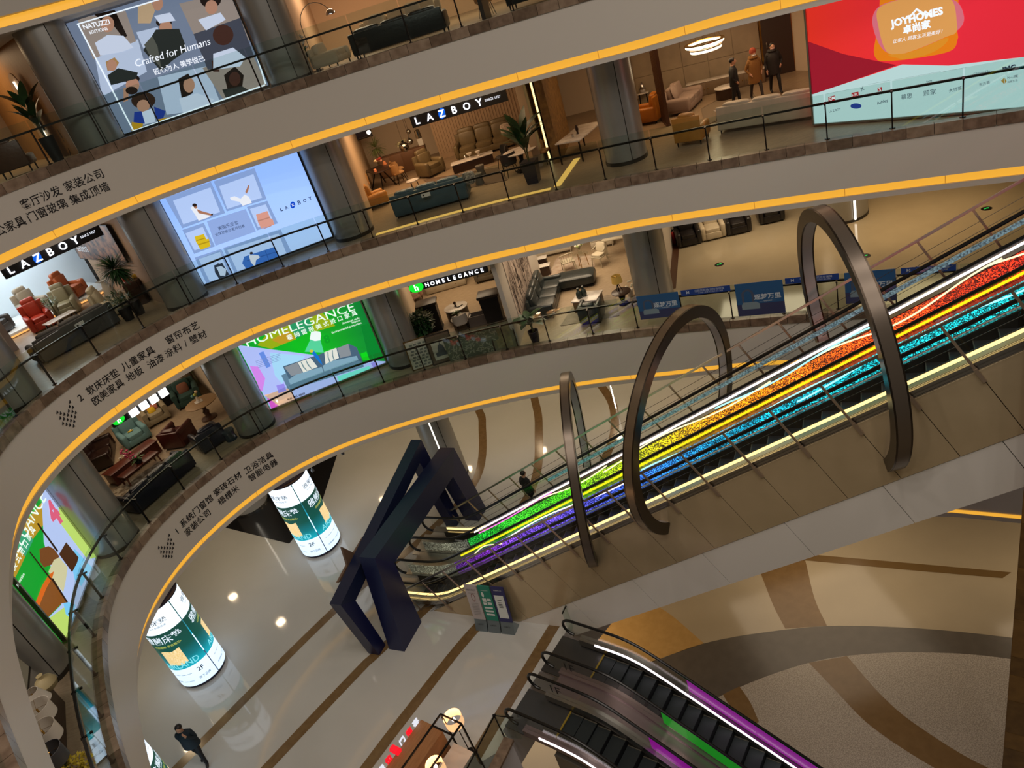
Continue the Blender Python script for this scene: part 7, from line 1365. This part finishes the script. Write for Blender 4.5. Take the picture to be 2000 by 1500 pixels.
po.poly('sofa_back_print', G('#4c6880'), [[(650, 895), (820, 840), (1100, 745), (1390, 640), (1480, 680), (1560, 870), (1510, 900), (720, 1060)]], kh); po.poly('sofa_body_print', G('#6488a2'), [[(630, 995), (690, 970), (725, 1060), (1100, 960), (1500, 830), (1550, 850), (1560, 900), (1120, 1040), (730, 1165), (700, 1140)]], kh); po.poly('sofa_seat_print', G('#86aec4'), [[(710, 1045), (800, 985), (1085, 900), (1110, 960), (735, 1100)], [(1095, 890), (1180, 840), (1480, 775), (1500, 825), (1115, 955)]], kh); po.poly('grey_pillow_print', G('#8e969e'), [[(665, 905), (810, 850), (870, 965), (745, 1005)], [(1258, 690), (1385, 640), (1420, 770), (1295, 800)]], kh); po.poly('white_pillow_print', G('#e6e8de', .9), [[(815, 850), (960, 800), (1040, 900), (880, 965)], [(1115, 735), (1250, 685), (1280, 800), (1128, 868)]], kh); po.poly('wave_print', G('#7c98a0'), [[(850, 850), (860, 846), (890, 900), (925, 940), (915, 945), (875, 905)], [(905, 832), (915, 828), (945, 880), (980, 920), (970, 925), (930, 885)], [(1150, 730), (1160, 727), (1165, 790), (1185, 845), (1172, 848), (1152, 790)], [(1200, 712), (1210, 708), (1215, 770), (1235, 825), (1222, 828), (1202, 772)]], kh)
po.poly('parrot_print', G('#1478d8'), [[(965, 735), (1000, 722), (1050, 780), (1085, 850), (1095, 880), (1060, 850), (1010, 790)]], kh); po.poly('parrot_head_print', G('#e0c840'), [ellp(970, 722, 22, 16)], kh)
po.text('lettering', G('#f0fff4', 1.), [('HOMELEGANCE', (232, 632), (1448, 215), 0., 0., .078), ('霍 姆 雷 根 美 式 进 口 家 具', (695, 575), (1480, 285), .01), ('American style', (1318, 415), (1510, 350), .01), ('Imports', (1425, 405), (1523, 375), .01), ('Environmental protection', (1200, 520), (1533, 405), .01)], kh); po.text('digit_print', G('#6890e8', .9), [('1', (420, 828), (472, 808), .06)], kh); po.text('green_digit_print', G('#0aa828'), [('8', (1110, 595), (1178, 575), .04)], kh)
po.text('number_lettering', G('#301830', .3), [('400-085-6809', (697, 1268), (897, 1195), .02)], kh); po.poly('text_line_print', G('#8094c8', .8), [[(340+6*j, 835+18*j), (620, 745+18*j), (621, 749+18*j), (341+6*j, 839+18*j)] for j in range(5)], kh)
# ---- fourth floor: collage of people
kn = lambda x, y: (x/2.857, y/2.857)
po = Poster('lit grey-blue poster collage of smiling people at the top', PA, PB, FLZ[4]+.1, CLZ[4]-.05, G('#76859e', .75), frame=BLK)
po.poly('pale_tile_print', G('#b4c4de', .85), [[(520, 260), (770, 220), (820, 400), (570, 540)], [(880, 430), (1150, 370), (1240, 600), (930, 640)], [(760, 180), (880, 150), (920, 290), (800, 270)]], kn); po.poly('warm_tile_print', G('#9a8e86', .75), [[(430, 100), (700, 60), (760, 230), (520, 330)], [(1000, 20), (1330, -60), (1420, 230), (1080, 190)], [(1130, 380), (1400, 280), (1490, 480), (1250, 560)]], kn); po.poly('dark_tile_print', G('#4a5060', .6), [[(1080, 190), (1340, 100), (1420, 320), (1160, 390)]], kn)
sk1, sk2, sk3 = G('#b88a72', .75), G('#4a2c24', .6), G('#d0a48c', .75)
po.poly('hair_print', G('#241814', .4), [[(525, 80), (640, 55), (710, 200), (690, 215), (640, 150), (560, 110)], [(870, 205), (960, 190), (985, 300), (930, 350), (865, 300)], ellp(915, 125, 45, 28), [(995, 440), (1050, 410), (1085, 460), (1075, 520), (1015, 555)], [(1250, 420), (1310, 370), (1360, 420), (1350, 500), (1270, 500)], ellp(735, 440, 45, 25), ellp(1175, -5, 60, 50)], kn); po.poly('curly_hair_print', G('#3a2418', .5), [ellp(800, 560, 68, 48)], kn); po.poly('blond_hair_print', G('#b08a58', .7), [[(590, 345), (640, 320), (665, 350), (640, 390), (600, 395)]], kn)
po.poly('face_print', sk1, [ellp(600, 135, 38, 45), ellp(925, 155, 36, 40), ellp(1055, 475, 32, 42), ellp(625, 365, 28, 32), ellp(740, 475, 38, 42), ellp(1180, 40, 35, 40), ellp(880, 20, 30, 40), ellp(800, 590, 36, 34), [(580, 270), (630, 255), (640, 280), (590, 290)], [(690, 490), (720, 485), (715, 560), (690, 570)]], kn); po.poly('dark_face_print', sk2, [ellp(1245, 195, 58, 58), [(1180, 340), (1215, 330), (1225, 400), (1190, 400)], ellp(1310, 440, 32, 40), ellp(945, 240, 32, 40)], kn)
po.poly('beard_print', G('#2a1a14', .4), [ellp(735, 505, 34, 22), ellp(930, 180, 32, 18)], kn); po.poly('white_shirt_print', G('#c8d4ea', .85), [[(530, 240), (600, 195), (690, 200), (745, 265), (680, 290), (560, 310)], [(1000, 550), (1100, 520), (1195, 555), (1150, 600), (1020, 625)], [(1190, 300), (1300, 265), (1370, 320), (1340, 370), (1190, 390)], [(1105, 110), (1230, 70), (1260, 110), (1150, 170)], [(860, 90), (950, 70), (980, 115), (890, 130)], [(780, 630), (850, 605), (870, 680), (800, 695)]], kn); po.poly('dark_knit_print', G('#2c3432', .5), [[(830, 230), (870, 165), (1000, 160), (1045, 280), (960, 340), (900, 400), (800, 280)], [(600, 420), (660, 380), (770, 405), (760, 440), (620, 475)], [(1240, 500), (1350, 480), (1400, 510), (1260, 545)]], kn); po.poly('dog_print', G('#c0a684', .75), [[(770, 30), (840, 5), (865, 60), (840, 130), (770, 130)]], kn); po.poly('jacket_print', G('#1c3c9c', .7), [[(750, 625), (790, 620), (810, 690), (745, 690)], [(860, 595), (925, 620), (900, 690), (870, 660)]], kn); po.poly('sleeve_print', G('#c89a20', .7), [[(735, 680), (800, 690), (790, 728), (735, 730)], [(880, 665), (970, 650), (975, 670), (890, 690)]], kn); po.poly('olive_coat_print', G('#5c6058', .6), [[(805, 250), (850, 200), (880, 260), (900, 380), (830, 300)]], kn)
fr_ = [(430, 132), (1290, -130), (1478, 470), (740, 728)]; po.poly('outline_print', G('#e8f4ff', 1.), [[fr_[i], fr_[(i+1) % 4], (fr_[(i+1) % 4][0]+8, fr_[(i+1) % 4][1]-2), (fr_[i][0]+8, fr_[i][1]-2)] for i in (1, 3)]+[[fr_[i], fr_[(i+1) % 4], (fr_[(i+1) % 4][0]+1, fr_[(i+1) % 4][1]+8), (fr_[i][0]+1, fr_[i][1]+8)] for i in (0, 2)], kn)
po.text('lettering', G('#f0f6ff', 1.), [('NATUZZI', (464, 152), (612, 120), .02), ('EDITIONS', (500, 182), (602, 158), .01), ('Crafted for Humans', (755, 355), (1172, 228), 0., .25), ('匠心为人 美学悦己', (860, 402), (1140, 322), .01)], kn)
# ---- third floor right: red poster
kj = lambda x, y: (1560+x/4.5455, y/4.5455)
ja, jb = np.array([10.74, 20.92]), np.array([13.94, 16.86]); jb = ja+(jb-ja)*1.5
po = Poster('large lit red poster with brand names at the right', ja, jb, FLZ[3]+.06, CLZ[3]-.02, grad('red print', [(0, '#e03022'), (.25, '#d8283a'), (.6, '#c8202e'), (1, '#c01c28')], 0, 0, 7.5, .8), frame=M_steel)
po.poly('dark_red_print', G('#9c1a2c'), [[(60, 360), (400, 480), (870, 578), (100, 850)]], kj); po.poly('white_print', G('#bcdcdc', .85), [[(60, 858), (920, 572), (1330, 582), (2000, 505), (2800, 330), (2800, 900), (60, 1160)]], kj)
po.poly('orange_print', G('#e88018'), [[(690, -250), (720, 0), (690, 300), (668, 450), (690, 520), (750, 543), (1000, 522), (1340, 455), (1410, 350), (1405, 250), (1350, -250)]], kj, smooth=True); po.poly('pink_print', G('#d87080'), [[(655, 200), (700, 70), (850, 5), (1100, -40), (1380, 0), (1465, 130), (1440, 240), (1300, 330), (1000, 455), (830, 482), (720, 400)]], kj, smooth=True); po.poly('amber_print', G('#e0a058'), [[(705, 80), (880, 0), (1100, -40), (1350, -10), (1405, 200), (1395, 290), (1300, 330), (1000, 455), (830, 482), (760, 420), (710, 240)]], kj, smooth=True); po.poly('deep_amber_print', G('#e09028'), [[(800, 486), (1000, 460), (1310, 335), (1290, 400), (1150, 480), (950, 522), (870, 512)]], kj, smooth=True)
po.text('lettering', G('#eef6ff', 1.), [('JOYHOMES', (815, 222), (1285, 100), .05), ('卓尚家', (925, 268), (1175, 205), .04), ('让家人·顾客生活更美好！', (838, 368), (1280, 275), 0., .3)], kj); po.poly('roof_print', G('#eef6ff', 1.), [[(960, 165), (1048, 70), (1140, 125), (1150, 150), (1048, 92), (985, 165)]], kj)
po.text('brand_lettering', G('#3a4a66', .4), [('Ashley', (695, 920), (795, 890), .01), ('Serta', (1135, 725), (1185, 712), .01), ('AIRLAND', (1320, 715), (1432, 690)), ('东方荟', (1602, 752), (1700, 726)), ('大师荟', (1335, 805), (1450, 778)), ("Chateau d'Ax", (1555, 650), (1702, 625), 0., .2), ('IMG', (1812, 618), (1930, 590), .05), ('N-LIFE', (1855, 690), (1948, 672), .01), ('尚家生活', (1855, 728), (1945, 710)), ('LA Z BOY', (270, 990), (375, 965)), ('顾家', (1110, 828), (1222, 808)), ('慕思', (910, 862), (1010, 845)), ('X', (545, 800), (585, 775), 0., .2)], kj); po.poly('blue_logo_print', G('#24409c', .7), [ellp(510, 940, 50, 24)], kj); po.poly('red_logo_print', G('#c03038', .7), [[(265, 860), (325, 845), (327, 895), (267, 905)], [(470, 822), (533, 812), (536, 858), (473, 870)], [(702, 778), (740, 770), (742, 802), (704, 812)]], kj); po.text('logo_lettering', G('#f0f4f4', .9), [('QM', (270, 880), (322, 868), .02), ('HTL', (478, 845), (528, 835), .02), ('S', (712, 795), (732, 790), .02)], kj); po.poly('gold_logo_print', G('#b89040', .7), [[(1798, 715), (1830, 685), (1828, 745)], [(1832, 690), (1848, 718), (1832, 740)]], kj); po.poly('panel_line_print', G('#98b4b4', .8), [[(x0, y0), (x0+205, y0-38), (x0+205, y0-35), (x0, y0+3)] for x0, y0 in ((250, 828), (620, 745), (850, 706), (1058, 668), (1285, 632))], kj)
# ---- second floor, lower left: green poster of a bed
k2 = lambda x, y: (x/4.6875, 940+y/4.6875)
qa, qb = up(127, 1251.5, FLZ[2]+.1), up(188, 1087, FLZ[2]+.1)
po = Poster('lit green poster of a carved bed at the far left edge', qa, qb, FLZ[2]+.1, CLZ[2]-.05, grad('green print two', [(0, '#0aa02c'), (.5, '#08b820'), (1, '#108a34')], 0, 0, 4.5, .8), frame=M_steel)
po.poly('gold_print', G('#c0982c'), [[(190, 420), (385, 190), (395, 400), (300, 530)], [(110, 700), (160, 600), (230, 690), (140, 880), (100, 860)]], k2); po.poly('teal_print', G('#3aa878'), [[(130, 560), (195, 420), (305, 535), (230, 690), (150, 600)]], k2); po.poly('lilac_print', G('#b8ccf8', .9), [[(375, 60), (400, 35), (890, 690), (605, 1470), (435, 1255), (560, 1130), (400, 560)]], k2); po.poly('lime_print', G('#c0e070', .9), [[(530, 230), (890, 690), (800, 720), (560, 400)], [(620, 1130), (640, 1380), (605, 1470), (440, 1260)]], k2); po.poly('sky_print', G('#78c8f4', .95), [[(680, 620), (840, 790), (740, 960), (680, 900), (640, 700)], [(570, 1090), (690, 1130), (660, 1270), (600, 1220)]], k2)
po.poly('headboard_print', G('#7a4a24'), [[(358, 620), (440, 595), (490, 620), (540, 690), (480, 760), (400, 790), (365, 740)]], k2); po.poly('mattress_print', G('#d8d4a8'), [[(490, 720), (540, 700), (615, 790), (600, 900), (575, 1020), (480, 900), (440, 830)]], k2); po.poly('blanket_print', G('#e06a18'), [[(440, 860), (490, 825), (470, 900), (430, 960), (370, 1160), (318, 1120), (380, 960)]], k2); po.poly('footboard_print', G('#8a5220'), [[(470, 890), (615, 1110), (560, 1120), (430, 1250), (345, 1165), (420, 980)]], k2); po.poly('nightstand_print', G('#4c2c18'), [[(600, 560), (715, 700), (700, 750), (655, 835), (535, 670)]], k2); po.poly('bedpost_print', G('#3a2214', .5), [[(330, 390), (345, 385), (530, 640), (515, 650)], [(260, 650), (270, 645), (470, 900), (455, 905)], [(455, 890), (480, 890), (615, 1105), (605, 1115)]], k2)
po.text('lettering', G('#f0fff4', 1.), [('HOMELEGANCE', (-90, 1010), (385, 120), 0., 0., .09), ('美 式 进 口 家 具', (105, 800), (300, 425), .01), ('protection', (150, 960), (215, 850), .01)], k2); po.text('digit_print', G('#e06080', .9), [('4', (450, 330), (520, 260), .06)], k2)
